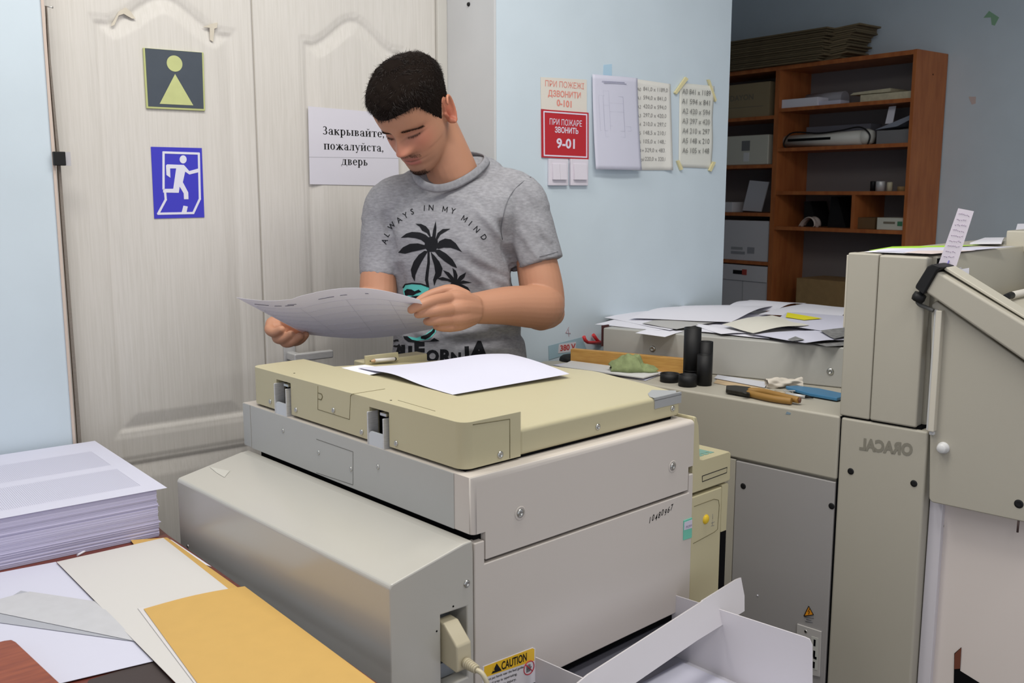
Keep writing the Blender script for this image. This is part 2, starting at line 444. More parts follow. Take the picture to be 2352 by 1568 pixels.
b = MB(); b.box(sM - .02, sM + .02, DT + .03, DT + .045, 0, 2.04); struct(b, 'trim_5', M['void'], WF)
b = MB(); b.box(sRt + .001, sJ - .008, DT - .012, DT + .05, 0, 2.16); b.box(sL, sRt, DT - .012, DT + .05, 2.105, 2.16); struct(b, 'trim_6', mat('door_frame_paint', (206, 203, 196), .5), WF, bevel=.002)
# lever handle: back plate, neck and lever
hp = D(664, 815)
b = MB(); b.box(hp[0] - .017, hp[0] + .017, DT - .007, DT - .0, hp[2] - .16, hp[2] + .055); b.build('door_handle_plate', M['steel'], d2, bevel=.002)
b = MB()
b.box(hp[0] - .011, hp[0] + .011, DT - .05, DT - .007, hp[2] - .011, hp[2] + .011)
b.box(hp[0] - .011, hp[0] + .105, DT - .06, DT - .042, hp[2] - .011, hp[2] + .011); b.build('door_handle', M['steel'], d2, bevel=.004, seg=3)
b = MB(); b.lathe([(.008, 0), (.008, .004), (.005, .005), (.005, .001), (0, .001)], (hp[0], DT - .007, hp[2] - .085), 16, 0, (0, -1, 0)); b.build('keyhole', M['steel'], d2)

# ---------------------------------------------------------------- signs on the door
UX, UZ = np.array([1., 0, 0]), np.array([0, 0, 1.])
def quadpt(q, u, v):
    a, b_, c_, d_ = [np.asarray(p, float) for p in q]   # bl, br, tr, tl
    return (a * (1 - u) + b_ * u) * (1 - v) + (d_ * (1 - u) + c_ * u) * v
def plate(mb, q, t0, t1, m=0):
    """a flat plate on a wall: q = corners (bl,br,tr,tl) as local points"""
    mb.prism([(p[0], p[2]) for p in q], 1, t0, t1, m)
t_ = DT - .001
q = [D(335, 249), D(470, 255), D(466, 121), D(327, 110)]
at = (q[0][0], DT, q[0][2])
T1 = fthing('washroom_sign', 'square dark sign with pale green circle and triangle on white door', 'sign', WF, None, at)
b = MB(); plate(b, q, t_ - .004, t_, 0); pbuild(b, 'sign_plate', mat('luminescent_sign_edge', (184, 190, 128), .5), T1, at, bevel=.001)
b = MB(); plate(b, [quadpt(q, u, v) for u, v in ((.03, .035), (.97, .035), (.97, .995), (.03, .995))], t_ - .0046, t_ - .004)
pbuild(b, 'sign_face', mat('slate_sign_face', (68, 76, 86), .35, noise=.05), T1, at)
b = MB()
cc = [quadpt(q, .5 + .13 * math.cos(a), .775 + .135 * math.sin(a)) for a in np.linspace(0, 2 * math.pi, 40, endpoint=False)]
plate(b, cc, t_ - .0052, t_ - .0046); plate(b, [quadpt(q, *p) for p in ((.22, .085), (.79, .085), (.5, .60))], t_ - .0052, t_ - .0046)
pbuild(b, 'sign_symbol', mat('pale_green_symbol', (192, 198, 136), .45, noise=.04, nscale=40), T1, at)

q = [D(354, 502), D(469, 499), D(463, 340), D(346, 337)]
at = (q[0][0], DT, q[0][2])
T1 = fthing('emergency_exit_sign', 'blue sign with white running figure in a doorway on white door', 'sign', WF, None, at)
b = MB(); plate(b, q, t_ - .0006, t_); pbuild(b, 'sign_face', mat('ultramarine_sign_film', (64, 62, 190), .5, spec=.3), T1, at)
b = MB()
def zp(x, y): return D(x / 3, y / 3)
def strokes(mb, pts, w, t0, t1, closed=False):
    n = len(pts)
    for i in range(n if closed else n - 1):
        a, c = pts[i], pts[(i + 1) % n]; d = np.array([c[0] - a[0], c[2] - a[2]]); L = np.linalg.norm(d); d /= L; nn = np.array([-d[1], d[0]]) * w / 2
        a2 = np.array([a[0], a[2]]) - d * w * .35; c2 = np.array([c[0], c[2]]) + d * w * .35
        mb.prism([a2 - nn, c2 - nn, c2 + nn, a2 + nn], 1, t0 - i * 4e-5, t1)
s0_, s1_ = t_ - .0012, t_ - .0006
strokes(b, [zp(*p) for p in ((1125, 1300), (1125, 1050), (1368, 1058), (1375, 1370), (1330, 1467), (1088, 1472), (1140, 1375), (1136, 1330))], .0055, s0_, s1_)
plate(b, [zp(1260 + 24 * math.cos(a), 1098 + 28 * math.sin(a)) for a in np.linspace(0, 2 * math.pi, 28, endpoint=False)], s0_, s1_)
for P in ([(1150, 1132), (1265, 1136), (1302, 1178), (1368, 1160), (1368, 1186), (1303, 1202), (1274, 1182), (1258, 1255), (1295, 1325), (1297, 1372), (1266, 1372), (1264, 1332), (1236, 1285), (1230, 1328), (1122, 1326), (1122, 1301), (1192, 1300), (1212, 1160), (1170, 1160), (1172, 1224), (1145, 1205), (1142, 1140)],
          [(1262, 1416), (1292, 1422), (1283, 1464), (1250, 1462)]):
    plate(b, [zp(*p) for p in P][::-1], s0_, s1_)
pbuild(b, 'running_figure', mat('sign_white', (222, 222, 236), .5), T1, at)

q = [D(711, 423), D(916, 427), D(912, 262), D(707, 244)]
at = (q[0][0], DT, q[0][2])
T1 = fthing('door_notice', 'white paper notice asking to close the door, taped beside the man', 'notice', WF, None, at)
b = MB(); plate(b, q, t_ - .0008, t_); pbuild(b, 'paper_sheet', mat('notice_paper', (214, 212, 222), .6), T1, at)
b = MB()
def serif_line(mb, txt, x0, y0, x1, y1, hpx, m=0):
    a, c = D(x0, y0), D(x1, y1); d = c - a; L = np.linalg.norm(d)
    top = D((x0 + x1) / 2, (y0 + y1) / 2 - hpx); mid = (a + c) / 2
    o = mid.copy(); o[1] = t_ - .0010
    put_serif(mb, txt, o, d / L, UZ, (top[2] - mid[2]) / .66, m, width=L)
serif_line(b, 'Закрывайте,', 740, 308.5, 884, 316, 13)
serif_line(b, 'пожалуйста,', 743, 343, 882, 348.5, 13)
serif_line(b, 'дверь', 783, 378.5, 845, 380.5, 13)
pbuild(b, 'lettering', M['ink'], T1, at)
b = MB(); a, c = D(709, 361), D(914, 364)
b.prism([(a[0], a[2]), (c[0], c[2]), (c[0], c[2] + .0012), (a[0], a[2] + .0012)], 1, t_ - .00095, t_ - .0008); pbuild(b, 'fold', M['pale_ink'], T1, at)

# torn tape left on the door
tp = mat('old_masking_tape', (204, 196, 180), .7, noise=.08)
for nm, lab, P in (('torn_tape', 'torn scrap of old tape at top left of the left door panel', [(262, 45), (272, 27), (288, 17), (300, 27), (311, 43), (303, 43), (284, 32), (272, 36), (262, 58), (254, 60)]),
                   ('torn_tape', 'small torn scrap of old tape at top right of the left door panel', [(466, 62), (484, 55), (499, 52), (498, 64), (492, 66), (489, 96), (482, 92), (481, 64)])):
    b = MB(); pp = [D(*p) for p in P]; plate(b, pp, t_ - .0008, t_ + .0008)
    fbuild(b, nm, tp, WF, (pp[0][0], DT, pp[0][2]), lab, 'tape')

# black bracket clipped on the wall edge
a = WF.T(122, 380, TL - .004); c = WF.T(161, 349, TL - .004); mid = WF.T(148, 360, TL - .004)
at = (a[0], TL - .004, a[2])
T1 = fthing('corner_clip', 'black clip with white tag holding the grey strip on left wall edge', 'clip', WF, None, at)
b = MB(); b.box(a[0], mid[0], TL - .016, TL, a[2], c[2]); pbuild(b, 'clip_body', M['black'], T1, at, bevel=.0015)
b = MB(); b.box(mid[0] - .002, c[0], TL - .006, TL - .004, a[2], c[2]); pbuild(b, 'clip_tag', mat('translucent_tag', (188, 186, 190), .4), T1, at)
n0 = WF.T(104, 14, TL - .002)
b = MB(); b.tube([(n0[0], TL, n0[2]), (n0[0] + .012, TL - .012, n0[2] - .003)], .0012, 8); b.lathe([(.0025, 0), (.0025, .001), (0, .001)], (n0[0] + .012, TL - .012, n0[2] - .003), 10, 0, (1, -1, -.2))
fbuild(b, 'nail', M['screw'], WF, (n0[0], TL, n0[2]), 'small nail sticking out at the top of left wall edge', 'nail')
h0 = WF.S(1077, 10, sJ - .008)
b = MB(); b.lathe([(.0, 0), (.006, 0), (.005, .004), (0, .005)], (sJ - .008, h0[1], h0[2]), 14, 0, (-1, 0, 0))
fbuild(b, 'wall_plug', M['black'], WF, (sJ - .008, h0[1], h0[2]), 'round black plug high on grey side of the door recess', 'plug')

# ---------------------------------------------------------------- things on the blue wall
def Wp(x, y): return WF.T(x, y, 0)
def wsheet(name, label, cat, q, mats, thick=.0006, lift=0.0, curl=None):
    """a paper on the wall with optional curl (function of u,v -> lift)"""
    at = (q[0][0], 0, q[0][2])
    T = fthing(name, label, cat, WF, None, at)
    b = MB()
    if curl:
        def f(u, v):
            p = quadpt(q, u, v); p[1] = -.0012 - lift - curl(u, v); return p
        b.grid(f, 16, 20); pbuild(b, 'paper_sheet', mats, T, at, solid=thick)
    else:
        plate(b, q, -.001 - lift - thick, -.001 - lift); pbuild(b, 'paper_sheet', mats, T, at)
    return T, at
def wline(mb, txt, x0, y0, x1, y1, hpx, t, m=0, bold=.0, serif=False):
    a, c = Wp(x0, y0), Wp(x1, y1); d = c - a; L = np.linalg.norm(d); mid = (a + c) / 2
    top = Wp((x0 + x1) / 2, (y0 + y1) / 2 - hpx)
    o = mid.copy(); o[1] = t
    put_text(mb, txt, o, d / L, UZ, (top[2] - mid[2]) / .70, m, bold, width=L)
q = [Wp(1242, 250), Wp(1347, 262), Wp(1347, 183), Wp(1241, 177)]
T1, at = wsheet('fire_notice', 'cream notice with faded red lettering above the red sign', 'notice', q, mat('faded_notice', (222, 216, 206), .6))
b = MB()
wline(b, 'ПРИ ПОЖЕЖІ', 1251, 198, 1340, 205, 13.5, -.0022, bold=.0); wline(b, 'ДЗВОНИТИ', 1258, 220.5, 1333, 226.5, 13.5, -.0022, bold=.02); wline(b, '0-101', 1279, 243, 1313, 247, 14.5, -.0022, bold=.03)
pbuild(b, 'lettering', mat('faded_red_ink', (226, 142, 128), .6), T1, at)
q = [Wp(1243, 361.5), Wp(1350, 366), Wp(1350, 259), Wp(1242, 251)]
T1, at = wsheet('fire_call_sign', 'red sign with white border and fire telephone number above the switches', 'sign', q, mat('signal_red', (186, 34, 44), .45), .003)
b = MB()
rq = [quadpt(q, u, v) for u, v in ((.045, .045), (.955, .045), (.955, .955), (.045, .955))]
strokes(b, rq, .004, -.0048, -.0040, True)
wline(b, 'ПРИ ПОЖАРЕ', 1260, 286, 1334, 291, 13.5, -.0046, bold=.004); wline(b, 'ЗВОНИТЬ', 1272, 304, 1326, 307.5, 12.5, -.0046, bold=.025); wline(b, '9-01', 1278, 339, 1320, 341, 21, -.0046, bold=.03)
pbuild(b, 'lettering', mat('white_print', (226, 216, 232), .5), T1, at)
sw = mat('white_switch_plastic', (222, 216, 226), .3)
for lab, x0, x1, two in (('double rocker light switch under the red fire sign', 1257, 1301, True), ('single rocker light switch right of the double switch', 1306, 1347, False)):
    a, c = Wp(x0, 426), Wp(x1, 366); at = (a[0], 0, a[2])
    T1 = fthing('light_switch', lab, 'light switch', WF, 'light switches under the fire sign', at)
    w_, h_ = c[0] - a[0], c[2] - a[2]
    b = MB(); b.box(a[0], c[0], -.010, 0, a[2], c[2]); pbuild(b, 'switch_plate', sw, T1, at, bevel=.002)
    n = 2 if two else 1
    for k in range(n):
        b = MB(); u0, u1 = a[0] + w_ * (.14 + .72 * k / n), a[0] + w_ * (.14 + .72 * (k + 1) / n) - .0006
        z0_, z1_ = a[2] + h_ * .22, a[2] + h_ * .82
        V = b.box(u0, u1, -.014, -.010, z0_, z1_)
        for vv in V:
            if vv.co.y < -.012 and vv.co.z < (z0_ + z1_) / 2: vv.co.y -= .004
        pbuild(b, 'rocker', sw, T1, at, bevel=.0008)
q = [Wp(1359, 389), Wp(1464, 391), Wp(1460, 180), Wp(1357, 171)]
T1, at = wsheet('drawing_sheet', 'white sheet with a faint technical drawing hanging proud of the wall', 'paper', q, M['paperblue'], .0005, .006, lambda u, v: .012 * (1 - v) ** 2 + .004 * math.sin(3 * u))
b = MB()
def wz(x, y): return Wp(1220 + x / 5.059, 150 + y / 5.059)
tt = -.0125
for P, cl, w in (([(808, 355), (1035, 370), (1048, 770), (820, 762)], True, .0012), ([(870, 300), (885, 760)], False, .0005), ([(812, 300), (815, 360)], False, .0005), ([(812, 465), (876, 470)], False, .0005),
              ([(880, 440), (1040, 450)], False, .0005), ([(880, 540), (1042, 548)], False, .0005), ([(880, 708), (1120, 716), (1122, 768), (770, 758), (760, 350), (810, 356)], False, .0005),
              ([(825, 770), (828, 832), (1050, 838), (1048, 770)], False, .0005), ([(805, 300), (875, 302)], False, .0005)):
    pp = [wz(*p) for p in P]
    n = len(pp)
    for i in range(n if cl else n - 1):
        a, c = pp[i], pp[(i + 1) % n]; d = np.array([c[0] - a[0], c[2] - a[2]]); L = np.linalg.norm(d); d /= L; nn = np.array([-d[1], d[0]]) * w / 2
        va = (wz(0, 0)[2]); 
        def lift(p):
            v = (p[2] - q[0][2]) / (q[3][2] - q[0][2]); u = (p[0] - q[0][0]) / (q[1][0] - q[0][0]); return -.0012 - .006 - .012 * (1 - v) ** 2 - .004 * math.sin(3 * u) - .0008
        b.face([(a[0] - nn[0], lift(a), a[2] - nn[1]), (c[0] - nn[0], lift(c), c[2] - nn[1]), (c[0] + nn[0], lift(c), c[2] + nn[1]), (a[0] + nn[0], lift(a), a[2] + nn[1])])
pbuild(b, 'drawing', mat('faint_plot_ink', (186, 186, 204), .7), T1, at)
b = MB()
for (xa, ya, xb, yb) in ((1377, 187, 1428, 190), (1381, 190.5, 1432, 193.5)): strokes(b, [Wp(xa, ya), Wp(xb, yb)], .0016, -.0132, -.0124)
pbuild(b, 'caption', mat('faint_caption_ink', (170, 170, 190), .7), T1, at)
q = [Wp(1452, 391), Wp(1541, 391), Wp(1539, 193), Wp(1450, 180)]
T1, at = wsheet('size_table_sheet', 'cream sheet of paper sizes half hidden behind the drawing sheet', 'paper', q, mat('ivory_paper', (224, 222, 216), .7), .0005, .0005, lambda u, v: .010 * max(0, u - .8) * (1 - v) * 4)
b = MB(); gy = mat('grey_print', (150, 148, 146), .7)
for i, (l, r) in enumerate((('A0', '841,0 x 1189,0'), ('A1', '594,0 x 841,0'), ('A2', '420,0 x 594,0'), ('A3', '297,0 x 420,0'), ('A4', '210,0 x 297,0'), ('A5', '148,5 x 210,0'), ('A6', '105,0 x 148,5'), ('A3+', '329,0 x 483,0'), ('Legal', '220,0 x 320,0'))):
    y = 208 + i * 20.1
    wline(b, r, 1476 if i < 7 else 1480, y, 1529 + (3 if i in (0, 7) else 0), y + 4 - i * .4, 9, -.0032)
    wline(b, l, 1462 if i < 7 else 1460, y + 1, 1471 if i < 7 else 1478, y + 1.5 - i * .1, 8, -.0028)
pbuild(b, 'lettering', gy, T1, at)
q = [Wp(1558, 384), Wp(1633, 387), Wp(1638, 198), Wp(1560, 190)]
T1, at = wsheet('format_list_sheet', 'cream list of sheet formats held by four pieces of yellow tape', 'paper', q, mat('ivory_paper_b', (222, 222, 214), .7), .0005, .0004, lambda u, v: .004 * math.sin(5 * v) ** 2 * u)
b = MB()
for i, r in enumerate(('A0 841 x 1189', 'A1 594 x 841', 'A2 420 x 594', 'A3 297 x 420', 'A4 210 x 297', 'A5 148 x 210', 'A6 105 x 148')):
    y = 215.5 + i * 22.6; wline(b, r, 1564, y, 1629 - i * .6, y + 5 - i * .6, 12, -.0068)
pbuild(b, 'lettering', mat('grey_print_b', (128, 128, 124), .7), T1, at)
for P in ([(1546, 213), (1550, 217), (1577, 182), (1571, 177)], [(1622, 183), (1626, 183), (1642, 230), (1640, 234)], [(1552, 370), (1556, 368), (1565, 388), (1560, 391)], [(1625, 391), (1630, 394), (1640, 373), (1635, 371)]):
    b = MB(); pp = [Wp(*p) for p in P]; plate(b, pp, -.0085, -.0012); pbuild(b, 'tape_strip', mat('yellowed_tape', (222, 212, 164), .5), T1, at)
# low on the wall: pale patch, label, pencilled digit, red hook
q = [Wp(1260, 826), Wp(1346, 800), Wp(1336, 774), Wp(1259, 794)]
T1, at = wsheet('voltage_label', 'small label reading 380 V in red on a patch of paler blue', 'label', q, mat('greyer_blue_patch', (160, 188, 200), .6), .0005)
b = MB(); plate(b, [Wp(1281, 811), Wp(1322, 806), Wp(1322, 785), Wp(1283, 790)], -.0022, -.0015); pbuild(b, 'label_card', mat('label_card', (214, 208, 214), .6), T1, at)
b = MB(); wline(b, '380 V', 1285, 805.5, 1320, 801, 12.5, -.0027, bold=.03); pbuild(b, 'lettering', mat('dull_red_ink', (190, 66, 62), .6), T1, at)
b = MB(); strokes(b, [Wp(1306, 751), Wp(1299, 764), Wp(1310, 765)], .0012, -.0018, -.0008); strokes(b, [Wp(1306, 772), Wp(1305, 757)], .0012, -.0018, -.0008)
fbuild(b, 'wall_digit', mat('faint_red_pencil', (186, 150, 158), .7), WF, tuple(Wp(1303, 768)), 'faint digit 4 drawn on the blue wall above the voltage label', 'mark')
hk = mat('red_plastic', (206, 52, 56), .4)
def Hk(x, y, t): return WF.T(1240 + x / 7.35, 720 + y / 7.35, t)
b = MB()
b.tube([Hk(740, 385, -.05), Hk(765, 450, -.05), Hk(810, 485, -.045), Hk(900, 490, -.03), Hk(1030, 490, -.002)], [.0055, .0055, .005, .005, .006], 12)
b.tube([Hk(900, 355, -.012), Hk(945, 420, -.012), Hk(990, 470, -.008), Hk(1035, 488, -.003)], [.0055, .0055, .005, .005], 12)
o_ = Hk(1000, 490, 0)
fbuild(b, 'wall_hook', hk, WF, (o_[0], 0, o_[2]), 'red double coat hook low on blue wall by the grey machine', 'hook', bevel=0)
b = MB(); pp = [Wp(1385, 176), Wp(1405, 178), Wp(1405, 147), Wp(1386, 149)]
plate(b, pp, -.0009, -.0002); fbuild(b, 'paint_patch', mat('deeper_blue_patch', (176, 206, 226), .7), WF, tuple(pp[0]), 'small patch of deeper blue paint above the drawing sheet', 'patch')
# right wall marks
def Rw(x, y): return WF.S(x, y, sW)
b = MB(); b.prism([(p[1], p[2]) for p in (Rw(2259, 41), Rw(2272, 25), Rw(2295, 40), Rw(2285, 59), Rw(2278, 57), Rw(2276, 40))], 0, sW - .001, sW - .0002)
p_ = Rw(2272, 40); fbuild(b, 'green_tape', mat('green_tape', (138, 180, 148), .6), WF, tuple(p_), 'folded piece of green tape high on the right wall', 'tape')
b = MB(); b.prism([(p[1], p[2]) for p in (Rw(2225, 222), Rw(2242, 222), Rw(2241, 238), Rw(2232, 240))], 0, sW - .001, sW - .0002)
p_ = Rw(2232, 230); fbuild(b, 'plaster_patch', mat('bare_plaster', (206, 190, 186), .8), WF, tuple(p_), 'chipped spot of bare plaster on the right wall', 'patch')

# ---------------------------------------------------------------- the duplicator (local: s to the right-back, t to the left-back)
G1 = mat('warm_grey_machine_paint', (204, 196, 188), .42, spec=.4, bump=.05, bscale=700)
G2 = mat('cool_grey_machine_paint', (178, 178, 174), .42, spec=.4, bump=.05, bscale=700)
G3 = mat('satin_grey_cover', (186, 183, 175), .24, spec=.7, coat=.25, bump=.04, bscale=700)
BE = mat('yellowed_beige_plastic', (188, 180, 148), .42, spec=.4, bump=.05, bscale=600)
BE2 = mat('beige_control_plastic', (196, 187, 152), .42, spec=.4, bump=.05, bscale=600)
at0 = (0, 0, -PF.o[2] / PF.k)
DUP = fthing('duplicator', 'large grey duplicator with beige lid standing in front of the man', 'duplicator', PF, None, at0)
def dp(mb, name, mats, parent=None, **kw):
    if parent is None: return pbuild(mb, name, mats, DUP, at0, **kw)
    return mb.build(name, mats, parent, **kw)          # sub-parts share the part's own coordinates
def sub(mb, name, mats, parent, **kw):
    bmesh.ops.translate(mb.bm, vec=Vector([-float(q) for q in at0]), verts=mb.bm.verts); return mb.build(name, mats, parent, **kw)
# base cabinet below
b = MB(); b.box(.02, .60, .03, .72, at0[2], .545, 0); dp(b, 'base_cabinet', M['black'], bevel=.004)
b = MB(); b.box(.012, .59, .012, .735, .56, .97, 0); dp(b, 'inner_frame', M['void'])
# upper body
b = MB()
b.prism([(0, 0), (.602, 0), (.602, .70), (.30, .787), (0, .787)], 2, .888, .985)
b.box(.028, .586, 0, .03, .8395, .888)
UP = dp(b, 'upper_body', G1, bevel=.009, seg=3)
UP.modifiers['bevel'].limit_method = 'WEIGHT'
bw_ = UP.data.attributes.new('bevel_weight_edge', 'FLOAT', 'EDGE')
for e_ in UP.data.edges:
    p0, p1 = (UP.data.vertices[i].co for i in e_.vertices)
    if (p0.z + at0[2] > .98 and p1.z + at0[2] > .98 and abs(p0.y) + abs(p1.y) < .005) or (abs(p0.x) + abs(p0.y) + abs(p1.x) + abs(p1.y) < .01): bw_.data[e_.index].value = 1.0
    else: e_.use_edge_sharp = True
b = MB(); b.box(-.0012, .0, .047, .752, .8875, .9845); b.box(-.0012, 0, .754, .787, .889, .9845); sub(b, 'side_plate', G2, UP, bevel=.0006)
b = MB()
pp = [PF.S(x, y, 0) for x, y in ((728, 1008), (812, 1037), (812, 1113), (728, 1085))]
for i in range(3):
    a, c = pp[i], pp[i + 1]
    strk = (np.array(a) + np.array(c)) / 2; dv = (np.array(c) - np.array(a)) / 2; n2 = np.cross(dv, [1, 0, 0]); n2 = n2 / np.linalg.norm(n2) * .0006
    b.obox(strk + [-.0013, 0, 0], dv, n2, [.0003, 0, 0])
sub(b, 'seam', mat('panel_seam', (110, 108, 104), .7), UP)
def screw(parent, p, n, r=.0062, mats=None, recess=False):
    b = MB(); p = np.asarray(p, float); n = np.asarray(n, float)
    if recess: b.lathe([(r * 1.7, .0002), (r * 1.6, .0012), (r * 1.3, .0006)], p, 20, 1, n)
    b.lathe([(r, 0), (r, .0012), (r * .75, .0024), (r * .42, .0026), (r * .42, .0012), (0, .0012)], p, 18, 0, n)
    sub(b, 'screw', [M['screw'], G1], parent)
for x, y in ((650, 989), (732, 1039), (806, 1077), (868, 1072)): screw(UP, PF.S(x, y, -.001), (-1, 0, 0), .0048)
for x, y in ((1195, 1178), (1545, 1071)): screw(UP, PF.T(x, y, -.0002), (0, -1, 0), .0075, recess=True)
# lower front panel with raised ends
b = MB()
b.prism([(.003, .579), (.003, .874), (.0255, .874), (.0255, .833), (.589, .833), (.589, .872), (.602, .872), (.602, .579)], 1, -.001, .02)
LP = dp(b, 'front_panel', G1, bevel=.0025)
pp = [PF.T(x, y, -.0016) for x, y in ((1569, 1240), (1588, 1234), (1589, 1188), (1570, 1195))]
b = MB(); b.prism([(p[0], p[2]) for p in pp], 1, -.003, -.0008); LT = dp(b, 'push_latch', mat('turquoise_latch', (112, 196, 172), .45), bevel=.0006)
b = MB(); b.prism([(pp[0][0], pp[0][2] + .022), (pp[1][0] - .001, pp[1][2] + .022), (pp[2][0] - .001, pp[2][2] - .004), (pp[3][0] + .001, pp[3][2] - .004)], 1, -.0036, -.003); sub(b, 'latch_label', mat('lilac_label', (206, 200, 216), .5), LT)
b = MB(); a = PF.T(1579, 1213, 0); put_text(b, 'PUSH', (a[0], -.0038, a[2] + .003), UX, UZ, .0075, 0, 0, width=.019); sub(b, 'lettering', mat('purple_ink', (110, 96, 130), .6), LT)
b = MB(); a, c = PF.T(1487, 1203, 0), PF.T(1544, 1171, 0); dv = (c - a); L = np.linalg.norm(dv); dv /= L
num = '10480967'
for i, ch in enumerate(num):
    o = a + dv * (L * (i + .5) / 8); up = np.array([.12, 0, 1.])
    put_text(b, ch, (o[0], -.0014, o[2] + .0018 * math.sin(i * 2.1)), dv * np.array([1, 0, 1]), up, .0175, 0, .012, sx=.82, shear=.15)
sub(b, 'handwritten_number', M['ink'], LP)
# step box at the left with sloping top
prof = [(0, .86), (-.002, .8805), (-.022, .8795), (-.166, .851), (-.170, .846), (-.170, .57), (0, .57)]
b = MB(); b.prism(prof, 1, -.001, .765)
SB = dp(b, 'side_housing', G3)
cb = MB(); pq = [PF.T(x, y, -.001) for x, y in ((1012, 1412), (1073, 1392), (1075, 1545), (1014, 1568))]; z0_ = pq[3][2] - .01
cb.prism([(pq[0][0], z0_), (pq[1][0], z0_), (pq[1][0], pq[1][2]), (pq[0][0], pq[0][2])], 1, -.02, .05)
bmesh.ops.translate(cb.bm, vec=Vector([-q for q in at0]), verts=cb.bm.verts)
co = cb.build('cutter', M['void'], DUP); bpy.context.view_layer.update(); cut(SB, [co])
bv = SB.modifiers.new('bevel', 'BEVEL'); bv.width = .0025; bv.segments = 2; bv.limit_method = 'ANGLE'; bv.angle_limit = math.radians(25)
b = MB(); b.box(pq[0][0] - .002, pq[1][0] + .002, .046, .049, z0_ - .002, pq[0][2] + .004); b.box(pq[0][0] + .012, pq[0][0] + .030, .03, .046, pq[0][2] - .02, pq[0][2] - .004); b.box(pq[0][0] + .01, pq[1][0] - .01, .02, .046, z0_ + .004, z0_ + .03)
sub(b, 'socket', mat('zinc_plate', (140, 146, 152), .4, .7), SB, bevel=.001)
for x, y, r in ((1072, 1340, .0065),): screw(SB, PF.T(x, y, -.0012), (0, -1, 0), r)
for x, y in ((1041, 1392), (1003, 1449)):
    b = MB(); b.lathe([(.0018, 0), (.0018, .0004), (0, .0004)], PF.T(x, y, -.001), 10, 0, (0, -1, 0)); sub(b, 'screw_hole', M['void'], SB)
a = PF.S(432, 1254, -.170); screw(SB, a, (-1, 0, 0), .004)
b = MB()
for u in (.03, .73):
    b.box(-.168, -.14, u, u + .03, .545, .571)
b.box(-.15, 0, .01, .75, .55, .571)
dp(b, 'housing_base', M['void'])
b = MB(); p = [PF.S(x, y, -.17) for x, y in ((483, 1075), (525, 1085), (520, 1091), (500, 1088))]
def slope_z(s_): return .8795 + (s_ + .022) / .144 * .0285 if s_ > -.166 else .851
c_ = [np.array(PF.Z(x, y, .868)) for x, y in ((481, 1068), (528, 1080), (515, 1090), (497, 1080))]
for q_ in c_: q_[2] = .8795 + (q_[0] + .022) * (.0285 / .144) + .0008
b.face(c_[::-1]); sub(b, 'tape_scrap', mat('frosted_tape', (196, 194, 186), .35), SB)
# seam between body and lid
b = MB(); b.box(.018, .575, .04, .745, .983, .994); dp(b, 'lid_gasket', M['void'])
# ---- lid
def lid_z(s_, t_l):
    """top surface of the lower lid plate"""
    u = min(1, max(0, (s_ - .139) / .46)); f = 1.039 + (1.068 - .016 * u - 1.039) * min(1, max(0, (t_l - .032) / .233))
    g = f if t_l < .265 else (1.068 - .016 * u) + ((1.066 - .034 * u) - (1.068 - .016 * u)) * (t_l - .265) / .4
    return g
b = MB()
NS, NT = 20, 26
top = [[(.139 + (.598 - .139) * i / NS, .034 + (.665 - .034) * j / NT) for i in range(NS + 1)] for j in range(NT + 1)]
VT = [[b.v((s_, t_l, lid_z(s_, t_l))) for s_, t_l in r] for r in top]
VB = [[b.v((s_, t_l, .990)) for s_, t_l in r] for r in top]
for j in range(NT):
    for i in range(NS):
        b.face([VT[j][i], VT[j][i + 1], VT[j + 1][i + 1], VT[j + 1][i]]); b.face([VB[j][i], VB[j + 1][i], VB[j + 1][i + 1], VB[j][i + 1]])
for i in range(NS):
    b.face([VB[0][i], VB[0][i + 1], VT[0][i + 1], VT[0][i]]); b.face([VB[NT][i + 1], VB[NT][i], VT[NT][i], VT[NT][i + 1]])
for j in range(NT):
    b.face([VB[j][NS], VB[j + 1][NS], VT[j + 1][NS], VT[j][NS]]); b.face([VB[j + 1][0], VB[j][0], VT[j][0], VT[j + 1][0]])
LID = dp(b, 'lid', BE, bevel=.008, seg=3)
b = MB(); 
def rr(x0, x1, y0, y1, r, corners, n=6):
    """rectangle with some corners rounded (bl, br, tr, tl)"""
    P = []
    for (cx, cy, a0, on) in ((x0 + r, y0 + r, 180, corners[0]), (x1 - r, y0 + r, 270, corners[1]), (x1 - r, y1 - r, 0, corners[2]), (x0 + r, y1 - r, 90, corners[3])):
        if on: P += [(cx + r * math.cos(math.radians(a0 + 90 * k / n)), cy + r * math.sin(math.radians(a0 + 90 * k / n))) for k in range(n + 1)]
        else: P.append({180: (x0, y0), 270: (x1, y0), 0: (x1, y1), 90: (x0, y1)}[a0])
    return P
b.prism(rr(.008, .1395, .032, .757, .022, (1, 0, 0, 1)), 2, .990, 1.071)
HB = dp(b, 'lid_hinge_cover', BE)
lat = [[PF.S(x, y, .008) for x, y in ((635, 872), (667, 880), (668, 955), (637, 940))], [PF.S(x, y, .008) for x, y in ((850, 937), (893, 947), (893, 1032), (850, 1018))]]
cs = []
for l in lat:
    cb = MB(); cb.box(-.02, .034, min(p[1] for p in l), max(p[1] for p in l), .97, max(p[2] for p in l))
    bmesh.ops.translate(cb.bm, vec=Vector([-q for q in at0]), verts=cb.bm.verts)
    cs.append(cb.build('cutter', M['void'], DUP))
bpy.context.view_layer.update(); cut(HB, cs)
bv = HB.modifiers.new('bevel', 'BEVEL'); bv.width = .007; bv.segments = 3; bv.limit_method = 'ANGLE'; bv.angle_limit = math.radians(50); bv.harden_normals = True
for p_ in HB.data.polygons: p_.use_smooth = True
